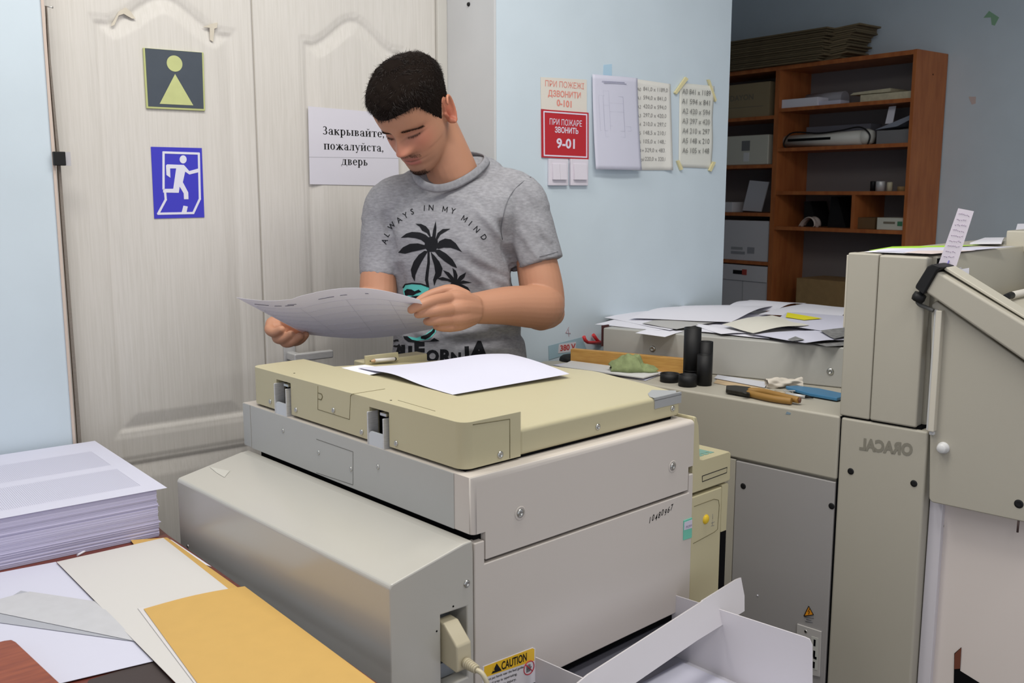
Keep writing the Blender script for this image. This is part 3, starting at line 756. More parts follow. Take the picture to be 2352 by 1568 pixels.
for l in lat:
    t0_, t1_ = min(p[1] for p in l), max(p[1] for p in l); zt_ = max(p[2] for p in l); w_ = t1_ - t0_
    b = MB(); b.box(.030, .034, t0_, t1_, .985, zt_); sub(b, 'latch_recess', M['void'], HB)
    b = MB()
    b.box(.000, .024, t0_ + w_ * .10, t0_ + w_ * .16, .981, zt_ - .012); b.box(.000, .024, t1_ - w_ * .10, t1_ - w_ * .04, .981, zt_ - .007)
    b.box(.008, .024, t0_ + w_ * .16, t1_ - w_ * .10, .981, .984)
    LA = sub(b, 'latch', M['steel'], HB, bevel=.0012)
    b = MB(); b.prism([(t0_ + w_ * .17, .983), (t1_ - w_ * .10, .983), (t1_ - w_ * .10, 1.006), (t1_ - w_ * .2, 1.011), (t0_ + w_ * .17, 1.011)], 0, .001, .006)
    sub(b, 'latch_tab', mat('pale_grey_latch_tab', (198, 202, 206), .35), HB, bevel=.0008)
    b = MB(); b.box(.004, .02, t0_ + w_ * .05, t0_ + w_ * .35, zt_ - .008, zt_ - .003); sub(b, 'latch_stop', M['screw'], HB)
for x, y in ((621, 922), (680, 941), (766, 942), (831, 992), (910, 1018)): screw(HB, PF.S(x, y, .0079), (-1, 0, 0), .0052)
screw(HB, PF.T(1149, 1044, .0318), (0, -1, 0), .0065)
screw(LID, PF.T(1373, 980, .0338), (0, -1, 0), .0062); screw(LID, PF.T(1545, 938, .0338), (0, -1, 0), .0062)
sm_ = mat('beige_seam', (104, 96, 66), .8)
def seamline(parent, pts, w=.0007):
    b = MB()
    for i in range(len(pts) - 1): b.tube([pts[i], pts[i + 1]], w, 6)
    sub(b, 'seam', sm_, parent)
sp = lambda x, y: PF.S(x, y, .0079)
tpz = lambda x, y, z=1.0711: PF.Z(x, y, z)
seamline(HB, [tpz(884, 893), tpz(808, 905), sp(805, 909), sp(803, 963), sp(730, 940), sp(730, 886)], .0006)
seamline(HB, [sp(731, 902), sp(739, 905), sp(741, 911), sp(738, 918), sp(731, 916)], .0009)
tq = lambda x, y: PF.T(x, y, .0318)
seamline(HB, [tq(1171, 1052), tq(1171, 962), tq(1086, 975)], .0007)
seamline(HB, [tpz(914, 919), tpz(1000, 944), tpz(1180, 938)][:2], .0005)
for x, y in ((676, 857), (898, 919)):
    b = MB(); a = tpz(x, y); b.lathe([(.0022, 0), (.0022, .0003), (0, .0003)], a, 10); sub(b, 'screw_hole', M['void'], HB)
# grey adhesive tape folded over the corner
b = MB()
cr = [(1488, 908), (1497, 900), (1563, 897), (1563, 906), (1508, 917), (1492, 914)]
P = []
for x, y in cr:
    q_ = PF.Z(x, y, 1.038); q_[0] = min(q_[0], .5985); P.append((q_[0], max(q_[1], .0335), lid_z(q_[0], max(.034, q_[1])) + .0008))
b.face([(p[0], p[1], p[2]) for p in P])
z1 = lid_z(.5, .034) - .004
b.box(.512, .599, .0325, .0338, 1.017, z1); b.box(.512, .599, .0325, .037, z1 - .002, z1 + .0045)
sub(b, 'tape_patch', mat('grey_duct_tape', (158, 160, 162), .4), LID)
# little upright stop at the back of the lid
a, c = PF.T(838, 834, .655), PF.T(915, 829, .655)
b = MB()
zb_ = 1.064
q0, q1 = PF.T(837, 817, .655), PF.T(913, 808, .655)
b.prism([(a[0], zb_ - .006), (c[0], zb_ - .006), (q1[0], q1[2]), (q0[0], q0[2])], 1, .652, .657); sub(b, 'paper_stop', BE, LID, bevel=.0012)
b = MB(); b.box(q0[0], q1[0] + .09, .657, .70, 1.0, 1.064); sub(b, 'lid_lip', BE, LID, bevel=.003)
# ---- control end on the right
b = MB()
b.prism([(.6035, .55), (.6035, .992), (.612, .990), (.620, .972), (.628, .897), (.640, .8935), (.735, .8925), (.742, .888), (.743, .832), (.739, .826), (.6035, .826)], 1, .002, .70)
CP = dp(b, 'control_housing', BE2, bevel=.003)
b = MB(); b.prism([(.6035, .56), (.6035, .819), (.711, .819), (.711, .56)], 1, .001, .05); CD = dp(b, 'control_door', BE2, bevel=.003)
b = MB(); b.prism([(.7145, .56), (.7145, .822), (.735, .822), (.739, .818), (.736, .700), (.732, .56)], 1, .003, .70); dp(b, 'control_side', BE2, bevel=.003)
b = MB(); b.box(.711, .733, .002, .02, .55, .715); sub(b, 'finger_slot', M['void'], CD)
a = PF.T(1621, 1192, .001); b = MB(); b.lathe([(.0105, 0), (.0105, .001), (.0092, .0012), (.0086, .003), (.0065, .0044), (0, .005)], a, 28, 0, (0, -1, 0)); sub(b, 'release_button', mat('yellow_button', (228, 192, 40), .35), CD)
def wire(parent, pts, r, m_, nm): 
    b = MB(); b.tube(pts, r, 6); sub(b, nm, m_, parent)
wire(CD, [PF.T(x, y, .0008) for x, y in ((1594, 1163), (1640, 1146), (1650, 1148), (1652, 1160), (1648, 1215), (1640, 1222), (1592, 1248))], .0007, sm_, 'seam')
wire(CP, [PF.T(x, y, .0018) for x, y in ((1613, 1093), (1670, 1073), (1669, 1085), (1613, 1106), (1613, 1093))], .0009, M['ink'], 'card_slot')
b = MB()
for x0, y0, x1, y1 in ((1636, 1206, 1636, 1194), (1633, 1208, 1640, 1206), (1634, 1201, 1641, 1198), (1637, 1192, 1637, 1180)): b.tube([PF.T(x0, y0, .0009), PF.T(x1, y1, .0009)], .0005, 5)
sub(b, 'button_mark', M['grey_ink'], CD)
b = MB(); b.box(.66, .70, .03, .075, .8925, .8945); 
for k in range(3): b.box(.655 + k * .018, .668 + k * .018, .02, .03, .8925, .894)
sub(b, 'display_mark', mat('teal_display_print', (120, 158, 146), .4), CP)
# ---- caution label
LQ = [PF.T(x, y, -.0012) for x, y in ((1107, 1600), (1229, 1566), (1229, 1484), (1109, 1530))]
def lq(u, v): return quadpt(LQ, u, v)
b = MB(); b.prism([(p[0], p[2]) for p in [lq(0, 0), lq(1, 0), lq(1, .95), lq(.95, 1), lq(0, 1)]], 1, -.0018, -.001); CL = dp(b, 'caution_label', mat('white_label', (226, 222, 226), .45))
def lbl(pts, m_, nm, dpth): 
    b = MB(); b.prism([(p[0], p[2]) for p in pts], 1, -.0018 - dpth, -.0018 - dpth + .0003); return sub(b, nm, m_, CL)
lbl([lq(.02, .62), lq(.98, .62), lq(.98, .94), lq(.94, .985), lq(.02, .985)], mat('caution_yellow', (238, 190, 34), .5), 'yellow_band', .0003)
lbl([lq(.155, .665), lq(.345, .665), lq(.25, .94)], M['ink'], 'warning_triangle', .0006)
def ltext(txt, x0, y0, x1, y1, hpx, m_, nm, bold=0.0, d_=.0006):
    b = MB(); a, c = PF.T(x0, y0, 0), PF.T(x1, y1, 0); dv = c - a; L = np.linalg.norm(dv); mid = (a + c) / 2; h = (PF.T((x0 + x1) / 2, (y0 + y1) / 2 - hpx, 0)[2] - mid[2]) / .7
    put_text(b, txt, (mid[0], -.0018 - d_, mid[2]), dv / L, UZ, h, 0, bold, width=L); sub(b, nm, m_, CL)
ltext('CAUTION', 1150, 1537, 1208, 1515, 18, M['ink'], 'heading', .025)
ltext('!', 1130.5, 1539, 1133.5, 1538, 13, mat('caution_mark', (238, 190, 34), .5), 'warning_mark', .03, .0009)
ltext('not put hands near the feed guides', 1118, 1562, 1201, 1532, 5.5, M['ink'], 'caption', .01)
ltext('feed tray is operating.', 1118, 1573, 1186, 1548, 5.5, M['ink'], 'caption', .01)
ltext('result in injury.', 1130, 1580, 1184, 1560, 5.5, M['ink'], 'caption', .01)
b = MB(); cen = PF.T(1213, 1532, 0); R_ = .0125
ring = [(cen[0] + R_ * math.cos(a), -.0024, cen[2] + R_ * math.sin(a)) for a in np.linspace(0, 2 * math.pi, 33)]
b.tube(ring, .0009, 6); b.tube([(cen[0] - .0085, -.0026, cen[2] + .009), (cen[0] + .0085, -.0026, cen[2] - .009)], .0009, 6); sub(b, 'prohibition_ring', mat('red_print', (196, 40, 62), .5), CL)
b = MB()
for k, (dx, h) in enumerate(((-.0052, .0055), (-.0026, .0075), (0, .0078), (.0026, .0068))): b.tube([(cen[0] + dx, -.0021, cen[2] - .002), (cen[0] + dx * 1.1, -.0021, cen[2] + h - .001)], .0010, 6)
b.box(cen[0] - .0062, cen[0] + .0035, -.0023, -.0019, cen[2] - .0075, cen[2] - .001); b.tube([(cen[0] + .0025, -.0021, cen[2] - .005), (cen[0] + .0062, -.0021, cen[2] + .001)], .001, 6)
sub(b, 'hand_symbol', M['grey_ink'], CL)
# ---- delivery tray: white sheet-metal plates and the dark mouth above it
TR = mat('white_tray_metal', (214, 210, 214), .4, spec=.4)
b = MB()
b.box(.10, .59, -.40, .06, .478, .484)
TRAY = dp(b, 'delivery_tray', mat('pale_tray_floor', (206, 205, 214), .45), bevel=.001)
b = MB(); b.box(.10, .60, .03, .05, .48, .60); b.box(.10, .60, -.04, .03, .535, .555); sub(b, 'tray_mouth', mat('dark_grey_plastic', (92, 92, 102), .45), TRAY)
# side fences: vertical plates running outwards from the machine
def plate_st(name, pts_st, s_w, parent=TRAY):
    pass
def fence(name, s_, pix, th=.0025):
    pts = [PF.S(x, y, s_) for x, y in pix]
    b = MB(); b.prism([(p[1], p[2]) for p in pts], 0, s_ - th / 2, s_ + th / 2); return sub(b, name, TR, TRAY, bevel=.0008)
fence('side_fence', .135, ((1230, 1508), (1480, 1618), (1480, 1740), (1230, 1740)))
fence('side_fence', .556, ((1543, 1366), (1548, 1365), (1665, 1402), (1847, 1461), (1860, 1467), (1866, 1480), (1867, 1900), (1545, 1640)))
# cross plate tilted over the fences
xp = [onz(1352, 1572, .705), onz(1690, 1440, .640), onz(1707, 1400, .66), onz(1700, 1326, .70), onz(1690, 1331, .70), onz(1352, 1540, .725)]
A_ = PF.loc(onz(1340, 1560, .693)); B_ = PF.loc(onz(1700, 1327, .690))
nrm = np.cross(B_ - A_, np.array([0, .35, 1.])); nrm /= np.linalg.norm(nrm)
def onplate(x, y): return PF.loc(onp(x, y, PF.w(*A_), PF.w(*nrm) - PF.w(0, 0, 0)))
pts = [onplate(*p) for p in ((1350, 1548), (1611, 1381), (1613, 1378), (1690, 1330), (1700, 1326), (1708, 1368), (1708, 1403), (1668, 1428), (1600, 1470), (1440, 1580), (1340, 1650), (1240, 1640))]
b = MB(); th = nrm * .0022
f_ = [b.v(p - th) for p in pts]; g_ = [b.v(p + th) for p in pts]; n = len(pts)
for i in range(n): b.face([f_[i], f_[(i + 1) % n], g_[(i + 1) % n], g_[i]])
b.face(f_[::-1]); b.face(g_)
sub(b, 'end_stop', TR, TRAY)
b = MB()
for x, y in ((1497, 1510), (1500, 1516)):
    a = onplate(x, y) - nrm * .003; b.tube([a, a + np.array([.004, 0, .004])], .0009, 5)
sub(b, 'scuff', M['grey_ink'], TRAY)
# ---- sheets on the lid
def sheet(name, label, q, matl, bump=None, nu=16, nv=16, cat='paper', group=None, thick=.0003, uv=True):
    """a sheet of paper: world corners (bl, br, tr, tl) with a bulge function"""
    q = [np.asarray(p, float) for p in q]; o = q[0]
    b = MB(); P = {}
    nn = np.cross(q[1] - q[0], q[3] - q[0]); nn = nn / np.linalg.norm(nn) * thick / 2
    for j in range(nv + 1):
        for i in range(nu + 1):
            u, v = i / nu, j / nv; p = quadpt(q, u, v) - o
            if bump: p = p + np.array([0, 0, bump(u, v)])
            P[i, j] = p
    for sg in (1, -1):
        V = {k: b.v(p + nn * sg) for k, p in P.items()}
        for j in range(nv):
            for i in range(nu):
                f = [V[i, j], V[i + 1, j], V[i + 1, j + 1], V[i, j + 1]]
                b.face(f if sg > 0 else f[::-1], 0, True)
    rim = [(i, 0) for i in range(nu)] + [(nu, j) for j in range(nv)] + [(i, nv) for i in range(nu, 0, -1)] + [(0, j) for j in range(nv, 0, -1)]
    for k in range(len(rim)):
        p0, p1 = P[rim[k]], P[rim[(k + 1) % len(rim)]]
        b.face([p0 - nn, p1 - nn, p1 + nn, p0 + nn])
    ob = b.build(name, matl, None, recalc=False); ob.location = tuple(o)
    return tag(ob, label, cat, group)
def lidw(s_, t_l, dz=.0012): return PF.w(s_, t_l, (1.071 if s_ < .139 else lid_z(s_, t_l)) + dz)
zl_ = PF.o[2] + PF.k * 1.0665
q = [onz(1040, 908, zl_), onz(1308, 860, zl_ - .004), onz(1196, 808, zl_ + .002), onz(820, 842, zl_ + .002)]
q[3] = onz(822, 846, zl_ + .004); q[2] = onz(1168, 823, zl_)
def lidbump(u, v):
    h = .016 * math.exp(-((u - .84) / .30) ** 2) * (1 - (1 - v) ** 1.8) * (1 - .28 * v ** 3)
    h += .007 * math.exp(-((v - .60) / .24) ** 2) * (1 - u) ** 2
    return h + .0015
sheet('lid_paper', 'large blank white sheet bulging up on the beige duplicator lid', q, M['paperblue'], lidbump, 26, 26)
q = [onz(846, 862, zl_ + .003), onz(905, 850, zl_ + .003), onz(838, 838, zl_ + .003), onz(784, 845, zl_ + .003)]
sheet('lid_paper', 'corner of a second white sheet under the large one, at back left of the lid', [p + [0, 0, .0006] for p in q], M['white'], None, 4, 4)
# pencil leaning on the stop
a, c = PF.T(850, 829, .645), PF.T(909, 824, .645)
PEN = thing('pencil', 'short white pencil lying against the beige stop at back of the lid', 'pencil', PF.w(*a))
o_ = PF.w(*a); d_ = PF.w(*c) - o_; L = np.linalg.norm(d_); d_ /= L
def along(f): return d_ * (L * f)
b = MB(); b.tube([along(.17), along(.95)], .0042, 6); b.build('pencil_shaft', mat('white_lacquer', (212, 208, 204), .4), PEN)
b = MB(); b.tube([along(.02), along(.17)], [.0012, .0042], 8); b.build('sharpened_tip', mat('bare_wood', (196, 160, 126), .6), PEN)
b = MB(); b.tube([along(-.02), along(.03)], [.0004, .0014], 8); b.build('lead', M['ink'], PEN)
b = MB(); b.tube([along(.95), along(.965)], .0044, 10); b.tube([along(.965), along(1.0)], .0036, 10); b.build('ferrule', M['black'], PEN)
# ---- power cord plugged into the side housing
CORDM = mat('beige_cord_plastic', (196, 186, 158), .45)
pa = PF.T(1030, 1440, .02); at = tuple(PF.w(pa[0], .03, pa[2]))
CORD = thing('power_cord', 'beige moulded plug and cord in the socket of the grey side housing', 'cord', PF.w(pa[0], -.001, pa[2] - .03), PF.a, None, PF.k)
oc = PF.loc(PF.w(pa[0], -.001, pa[2] - .03))
def cp_(p): return np.asarray(p, float) - oc
px_ = lambda x, y, t: cp_(PF.T(x, y, t))
b = MB()
F1 = [px_(1016, 1428, .02), px_(1046, 1424, .02), px_(1086, 1466, -.012), px_(1086, 1522, -.012), px_(1062, 1530, -.012), px_(1018, 1518, .02)]
# plug body: side profile (in t,z) extruded along s
s0, s1 = px_(1017, 1440, .0)[0], px_(1060, 1440, -.01)[0]
zt_, zb_ = px_(1030, 1424, 0)[2], px_(1030, 1525, 0)[2]
h_ = zt_ - zb_
b.prism([(.02, zt_), (-.002, zt_ - .002), (-.034, zt_ - .030), (-.036, zb_ + .004), (-.030, zb_), (.02, zb_ + .006)], 0, s0, s1)
b.build('plug', CORDM, CORD, bevel=.004, seg=3)
b = MB(); e0 = np.array([(s0 + s1) / 2, -.036, zb_ + .016])
path = [e0 + np.array([0, -.022 * k / 5, -.003 * k / 5]) for k in range(6)]
b.tube([e0, e0 + [.002, -.026, -.004]], [.0085, .006], 12)
for k in range(6): 
    p = e0 + np.array([.0004 * k, -.004 - .004 * k, -.0006 * k]); b.lathe([(.0070 - .0003 * k, 0), (.0095 - .0004 * k, .0006), (.0095 - .0004 * k, .0018), (.0070 - .0003 * k, .0024)], p, 14, 0, (0.05, -1, -.15))
b.build('strain_relief', CORDM, CORD)
b = MB(); st = e0 + np.array([.002, -.026, -.004]); 
cv = [st, st + [.002, -.012, -.003], st + [.005, -.020, -.018], st + [.008, -.022, -.045], st + [.010, -.018, -.09], st + [.012, -.008, -.16], st + [.013, .0, -.30]]
from mathutils import geometry as _g
def smooth(P, n=6):
    P = [np.asarray(p, float) for p in P]; out = []
    for i in range(len(P) - 1):
        p0, p1, p2, p3 = P[max(i - 1, 0)], P[i], P[i + 1], P[min(i + 2, len(P) - 1)]
        for k in range(n):
            t = k / n; out.append(.5 * ((2 * p1) + (-p0 + p2) * t + (2 * p0 - 5 * p1 + 4 * p2 - p3) * t * t + (-p0 + 3 * p1 - 3 * p2 + p3) * t ** 3))
    return out + [P[-1]]
b.tube(smooth(cv), .0042, 10); b.build('cable', CORDM, CORD)
# sheet lying in the tray
zt_ = PF.o[2] + PF.k * .486
q = [PF.w(.14, -.37, .486), PF.w(.54, -.37, .486), PF.w(.54, -.03, .487), PF.w(.14, -.03, .487)]
sheet('tray_paper', 'pale sheet lying inside the white delivery tray of the duplicator', q, M['paperblue'], None, 4, 4)

# ---------------------------------------------------------------- desk at lower left with papers
ZD = .765
wood = mat('red_brown_wood_laminate', (122, 62, 50), .4, rgb2=(98, 46, 38), nscale=4, stretch=(2, 30, 2))
darkw = mat('dark_desk_edge', (58, 46, 44), .5)
dk = lambda x, y, z=ZD: WF.Z(x, y, z)
c1 = dk(388, 1226)
at = (-1.9, -1.2, 0)
DESK = fthing('desk', 'red-brown laminate desk under the papers at lower left', 'desk', WF, None, at)
s_r = -1.36; t_b = -.03
# the desk's right edge runs along the duplicator: outline from wall-frame points
pe = [dk(986, 1650)[:2], dk(387, 1228)[:2]]
out = [(-2.6, pe[0][1]), tuple(pe[0]), tuple(pe[1]), (pe[1][0] - .005, TL - .006), (-2.6, TL - .006)]
b = MB(); b.prism(out, 2, ZD - .025, ZD); pbuild(b, 'desktop', wood, DESK, at, bevel=.002)
for (x, y) in ((-2.5, -.06), (pe[1][0] - .06, -.06), (-2.5, pe[0][1] + .06)):
    b = MB(); b.box(x - .025, x + .025, y - .025, y + .025, 0, ZD - .025); pbuild(b, 'leg', darkw, DESK, at, bevel=.002)
b = MB(); b.prism([tuple(dk(*p)[:2]) for p in ((205, 1562), (352, 1518), (500, 1680), (60, 1800))], 2, ZD - .001, ZD + .0012)
fbuild(b, 'desk_dark_patch', darkw, WF, (out[0][0] * 0 + dk(352, 1518)[0], dk(352, 1518)[1], ZD), 'dark brown patch of the desk top showing under the white sheet at bottom', 'desk patch')  # thin dark sheet added for the darker region of the desk top
# ream stack: sheets of slightly different offset; countless, so one body; the ruled sheet on top is its own
st = [dk(0, 1310), dk(365, 1232)]
sx1 = dk(366, 1232)[0]; ty0 = (st[0][1] + st[1][1]) / 2
ztop = onp(370, 1122, WF.w(sx1, ty0, 0), WF.e2)[2]
sx0 = sx1 - .60; ty1 = ty0 + .47
if ty1 > TL - .008: ty1 = TL - .008
TD = ty1 - ty0
at = (sx1, ty0, ZD)
STK = None
b = MB(); z = ZD + .0005; n_l = 150; dz = (ztop - z) / n_l; rs = random.Random(3); dx = dy = 0
for i in range(n_l):
    dx = dx * .7 + rs.uniform(-.0010, .0010); dy = dy * .7 + rs.uniform(-.0010, .0010)
    if i in (44, 45, 96): dx += .003
    b.box(sx0, sx1 + dx, ty0 + dy, ty1, z, z + dz * .97, i % 2); z += dz
fbuild(b, 'paper_ream_stack', [mat('stacked_sheet_edges', (212, 208, 230), .8, spec=.1), mat('stacked_sheet_edges_b', (207, 203, 228), .8, spec=.1)], WF, at, 'tall stack of white printed sheets on the desk at left', 'paper stack', None, 'stuff')
rul = ruled('ruled_print', (228, 226, 240), (176, 176, 192), 26, 'X', .55)
q = [WF.w(sx0, ty0 - .004, ztop + .001), WF.w(sx1 + .012, ty0 - .002, ztop + .0012), WF.w(sx1 + .004, ty1, ztop + .001), WF.w(sx0, ty1, ztop + .001)]
q[1] = onz(384, 1120, ztop + .001); 
sheet('printed_sheet', 'top sheet of the tall stack, printed with fine ruled tables', q, M['paperblue'], None, 6, 6)
# fine ruled bands as thin print
inkp = mat('fine_ruling', (190, 190, 208), .8)
b = MB(); nln = 0
Lq = [WF.loc(p) for p in q]
def tq_(u, v): return quadpt(Lq, u, v)
U0 = 1 - .305 / .6
for band, (v0, v1) in enumerate(((.10, .42), (.50, .80))):
    for k in range(74):
        u = .50 + .44 * k / 73
        for kk in range(1):
            a, c = tq_(u, v0), tq_(u, v1)
            b.face([(a[0] - .0004, a[1], a[2] + .0006), (a[0] + .0004, a[1], a[2] + .0006), (c[0] + .0004, c[1], c[2] + .0006), (c[0] - .0004, c[1], c[2] + .0006)])
PS = [o for o in bpy.data.objects if o.name.startswith('printed_sheet')][0]
bmesh.ops.transform(b.bm, matrix=Matrix.Translation((0, 0, 0)), verts=b.bm.verts)
for vv in b.bm.verts: vv.co = Vector(WF.w(*vv.co)) - Vector(q[0])
b.build('ruled_print', inkp, PS)
# flat sheets and cards on the desk
def deskq(pix, z): return [onz(x, y, z) for x, y in pix]
sheet('desk_paper', 'large white sheet on the desk under the grey tracing paper', deskq(((-160, 1640), (352, 1518), (128, 1290), (-160, 1345)), ZD + .003), M['paperblue'], None, 6, 6)
tr = mat('grey_tracing_paper', (196, 196, 200), .5, spec=.3, noise=.03, nscale=40)
sheet('tracing_sheet', 'grey translucent sheet, lower layer, on the white sheet at left', deskq(((-60, 1421), (312, 1473), (230, 1390), (48, 1356)), ZD + .0042), mat('darker_tracing_paper', (172, 174, 182), .5), None, 4, 4)
sheet('tracing_sheet', 'pale grey tracing sheet, upper layer, on the white sheet at left', deskq(((-60, 1395), (312, 1472), (222, 1381), (68, 1358)), ZD + .0052), tr, lambda u, v: .002 * math.sin(math.pi * v), 6, 6)
sheet('cover_sheet', 'long off-white cover sheet lying across the desk beside the yellow folder', deskq(((475, 1640), (880, 1630), (375, 1235), (130, 1290)), ZD + .0065), mat('offwhite_card', (208, 205, 202), .7), None, 8, 8)
yel = mat('yellow_card', (204, 164, 90), .6, noise=.02, nscale=30)
# narrow yellow edge below the cover sheet and the big folder on top
sheet('yellow_card', 'yellow card mostly hidden under the cover sheet', deskq(((420, 1400), (548, 1350), (384, 1234), (300, 1240)), ZD + .005), yel, None, 4, 4)
FO = sheet('yellow_folder', 'big mustard yellow folder lying beside the grey duplicator', deskq(((520, 1660), (960, 1640), (562, 1346), (330, 1398)), ZD + .009), yel, lambda u, v: .004 * math.sin(math.pi * u) * v, 10, 10, 'folder')
sheet('cover_sheet', 'second off-white sheet peeping out under the left edge of the yellow folder', deskq(((470, 1600), (640, 1640), (500, 1380), (316, 1396)), ZD + .0078), mat('offwhite_card_b', (212, 208, 208), .7), None, 6, 6)
sheet('paper_slip', 'thin white slip sticking out between yellow card and the grey housing', deskq(((470, 1296), (486, 1301), (395, 1240), (386, 1237)), ZD + .003), M['white'], None, 2, 2)
b = MB(); p0, p1 = dk(178, 1277), dk(202, 1264); b.tube([p0 + [0, 0, .002], p1 + [0, 0, .002]], .0022, 8)
fbuild(b, 'paper_twist', M['white'], WF, tuple(p0), 'thin white twist of paper in front of the tall stack', 'scrap')
# laminated board in the corner
bw = mat('cherry_wood_board', (156, 82, 52), .4, rgb2=(128, 62, 40), nscale=5, stretch=(3, 24, 3), spec=.4)
pb = [dk(*p, ZD + .016)[:2] for p in ((-140, 1508), (10, 1470), (26, 1468), (36, 1473), (135, 1566), (230, 1660), (-140, 1760))]
b = MB(); b.prism([tuple(p) for p in pb], 2, ZD + .004, ZD + .016)
fbuild(b, 'wooden_board', bw, WF, (pb[1][0], pb[1][1], ZD + .004), 'cherry brown wooden board lying on the white sheet in the corner', 'board', bevel=.0015)

# ---------------------------------------------------------------- grey machines on the right (local: s to the right-front, t to the right-back)
K1 = mat('khaki_grey_paint', (176, 171, 158), .45, spec=.4, bump=.06, bscale=700)
K2 = mat('blue_grey_panel_paint', (158, 155, 154), .45, spec=.4, bump=.06, bscale=700)
K3 = mat('silver_grey_paint', (178, 177, 172), .42, spec=.4, bump=.05, bscale=700)
K4 = mat('cream_grey_body_paint', (192, 187, 172), .45, spec=.4)
K5 = mat('light_cream_plastic', (206, 200, 186), .4)
mT = lambda x, y, t=0: MF.T(x, y, t)
mZ = lambda x, y, z: MF.Z(x, y, z)
ZC = .95
at = (0, 0, 0)
CB = fthing('counter_cabinet', 'low khaki grey cabinet whose top holds tools and black tubes', 'cabinet', MF, None, at)
b = MB(); b.prism([(-.0012, .0), (-.0012, .52), (-.70, .52), (-.96, .06), (-.96, .0)], 2, .80, ZC); pbuild(b, 'counter_top', K1, CB, at, bevel=.006)
b = MB(); b.prism([(-.003, .012), (-.003, .50), (-.70, .50), (-.94, .07), (-.94, .012)], 2, 0, .80); pbuild(b, 'cabinet_body', K1, CB, at)
b = MB(); b.box(-.261, -.0035, .0, .012, .02, .795); FPN = pbuild(b, 'front_panel', K2, CB, at, bevel=.002)
b = MB(); b.box(-.285, -.263, .002, .012, .02, .797); pbuild(b, 'panel_edge', K1, CB, at, bevel=.002)
b = MB(); b.box(-.0035, .0012, .006, .02, .0, .948); pbuild(b, 'gap', M['void'], CB, at)
def dot(parent, p, n, r, m_, nm, dome=0):
    b = MB(); b.lathe([(r, 0), (r * .9, .001 + dome * .6), (r * .5, .0012 + dome), (0, .0012 + dome)], p, 18, 0, n); pbuild(b, nm, m_, parent, at)
for x, y in ((1707, 1116), (1910, 1162)): dot(FPN, mT(x, y, -.0002), (0, -1, 0), .0075, M['black'], 'black_screw')
sg = [mT(x, y, 0) for x, y in ((1847, 1414), (1869, 1411), (1858, 1391))]
b = MB(); b.prism([(p[0], p[2]) for p in sg], 1, -.0010, -.0002); pbuild(b, 'warning_triangle', mat('warning_orange', (232, 150, 32), .5), FPN, at)
b = MB(); ee = [(p[0], -.0012, p[2]) for p in sg]
for i in range(3): b.tube([ee[i], ee[(i + 1) % 3]], .0009, 6)
bo = [mT(x, y, -.0012) for x, y in ((1860, 1397), (1856, 1404), (1860, 1404), (1857, 1410))]
b.tube(bo, .0007, 6); pbuild(b, 'lightning_mark', M['ink'], FPN, at)
b = MB()
for k, (x0, x1) in enumerate(((1848, 1869), (1852, 1863), (1850, 1866))): 
    a, c = mT(x0, 1416 + 5 * k, -.0008), mT(x1, 1418 + 5 * k, -.0008); b.tube([a, c], .0009, 5)
pbuild(b, 'small_print', M['grey_ink'], FPN, at)
sk = [mT(x, y, 0) for x, y in ((1828, 1540), (1884, 1553), (1888, 1449), (1832, 1431))]
b = MB(); b.prism([(p[0], p[2]) for p in sk], 1, -.004, -.0); SKP = pbuild(b, 'socket_plate', mat('light_grey_plate', (186, 183, 180), .4), FPN, at, bevel=.0012)
qs = lambda u, v: quadpt(sk, u, v)
b = MB(); pq_ = [qs(u, v) for u, v in ((.62, .14), (.9, .14), (.9, .84), (.62, .84))]; b.prism([(p[0], p[2]) for p in pq_], 1, -.0048, -.004); pbuild(b, 'socket_strip', mat('pale_socket_strip', (196, 196, 190), .4), SKP, (0, 0, 0))
b = MB()
for v in (.24, .48, .72):
    p = qs(.76, v); b.box(p[0] - .0025, p[0] + .0025, -.0054, -.0046, p[2] - .008, p[2] + .008)
p = qs(.8, .46); b.box(p[0] - .004, p[0] + .004, -.0054, -.0046, p[2] - .01, p[2] - .004)
pbuild(b, 'socket_slots', M['void'], SKP, (0, 0, 0))
dot(SKP, qs(.38, .9) - np.array([0, .004, 0]), (0, -1, 0), .004, M['screw'], 'screw')
b = MB(); a = mT(1740, 1367, -.0004); b.lathe([(.0022, 0), (.002, .001), (0, .0012)], a, 10, 0, (0, -1, 0)); pbuild(b, 'paint_chip', M['white'], FPN, at)
# ---- raised back box on the counter
_a, _b = onz(1310, 826, ZC), onz(1937, 892, ZC); _d = (_b - _a) / np.linalg.norm(_b - _a); _n = np.array([-_d[1], _d[0], 0])
fl, fr_ = MF.loc(onp(1385, 752, _a, _n))[:2], MF.loc(onp(1990, 800, _a, _n))[:2]; dv = fr_ - fl; dv /= np.linalg.norm(dv); nv_ = np.array([-dv[1], dv[0]])
bl, br_ = fl + nv_ * .125 + dv * .02, fr_ + nv_ * .38
bl2 = fl + dv * .30 + nv_ * .40
BXZ = 1.056
at2 = (0, 0, 0)
BB = fthing('raised_cabinet', 'silver grey box behind the tools, its top buried in papers', 'cabinet', MF, None, at2)
b = MB(); b.prism([tuple(fl), tuple(fr_), tuple(br_), tuple(bl2), tuple(bl)], 2, ZC + .0005, BXZ); BBB = pbuild(b, 'box_body', K3, BB, at2, bevel=.004)
def onbox(x, y, off=0): return MF.loc(onp(x, y, MF.w(fl[0] - nv_[0] * off, fl[1] - nv_[1] * off, 0), MF.w(nv_[0], nv_[1], 0) - MF.w(0, 0, 0)))
nb = np.array([-nv_[0], -nv_[1], 0])
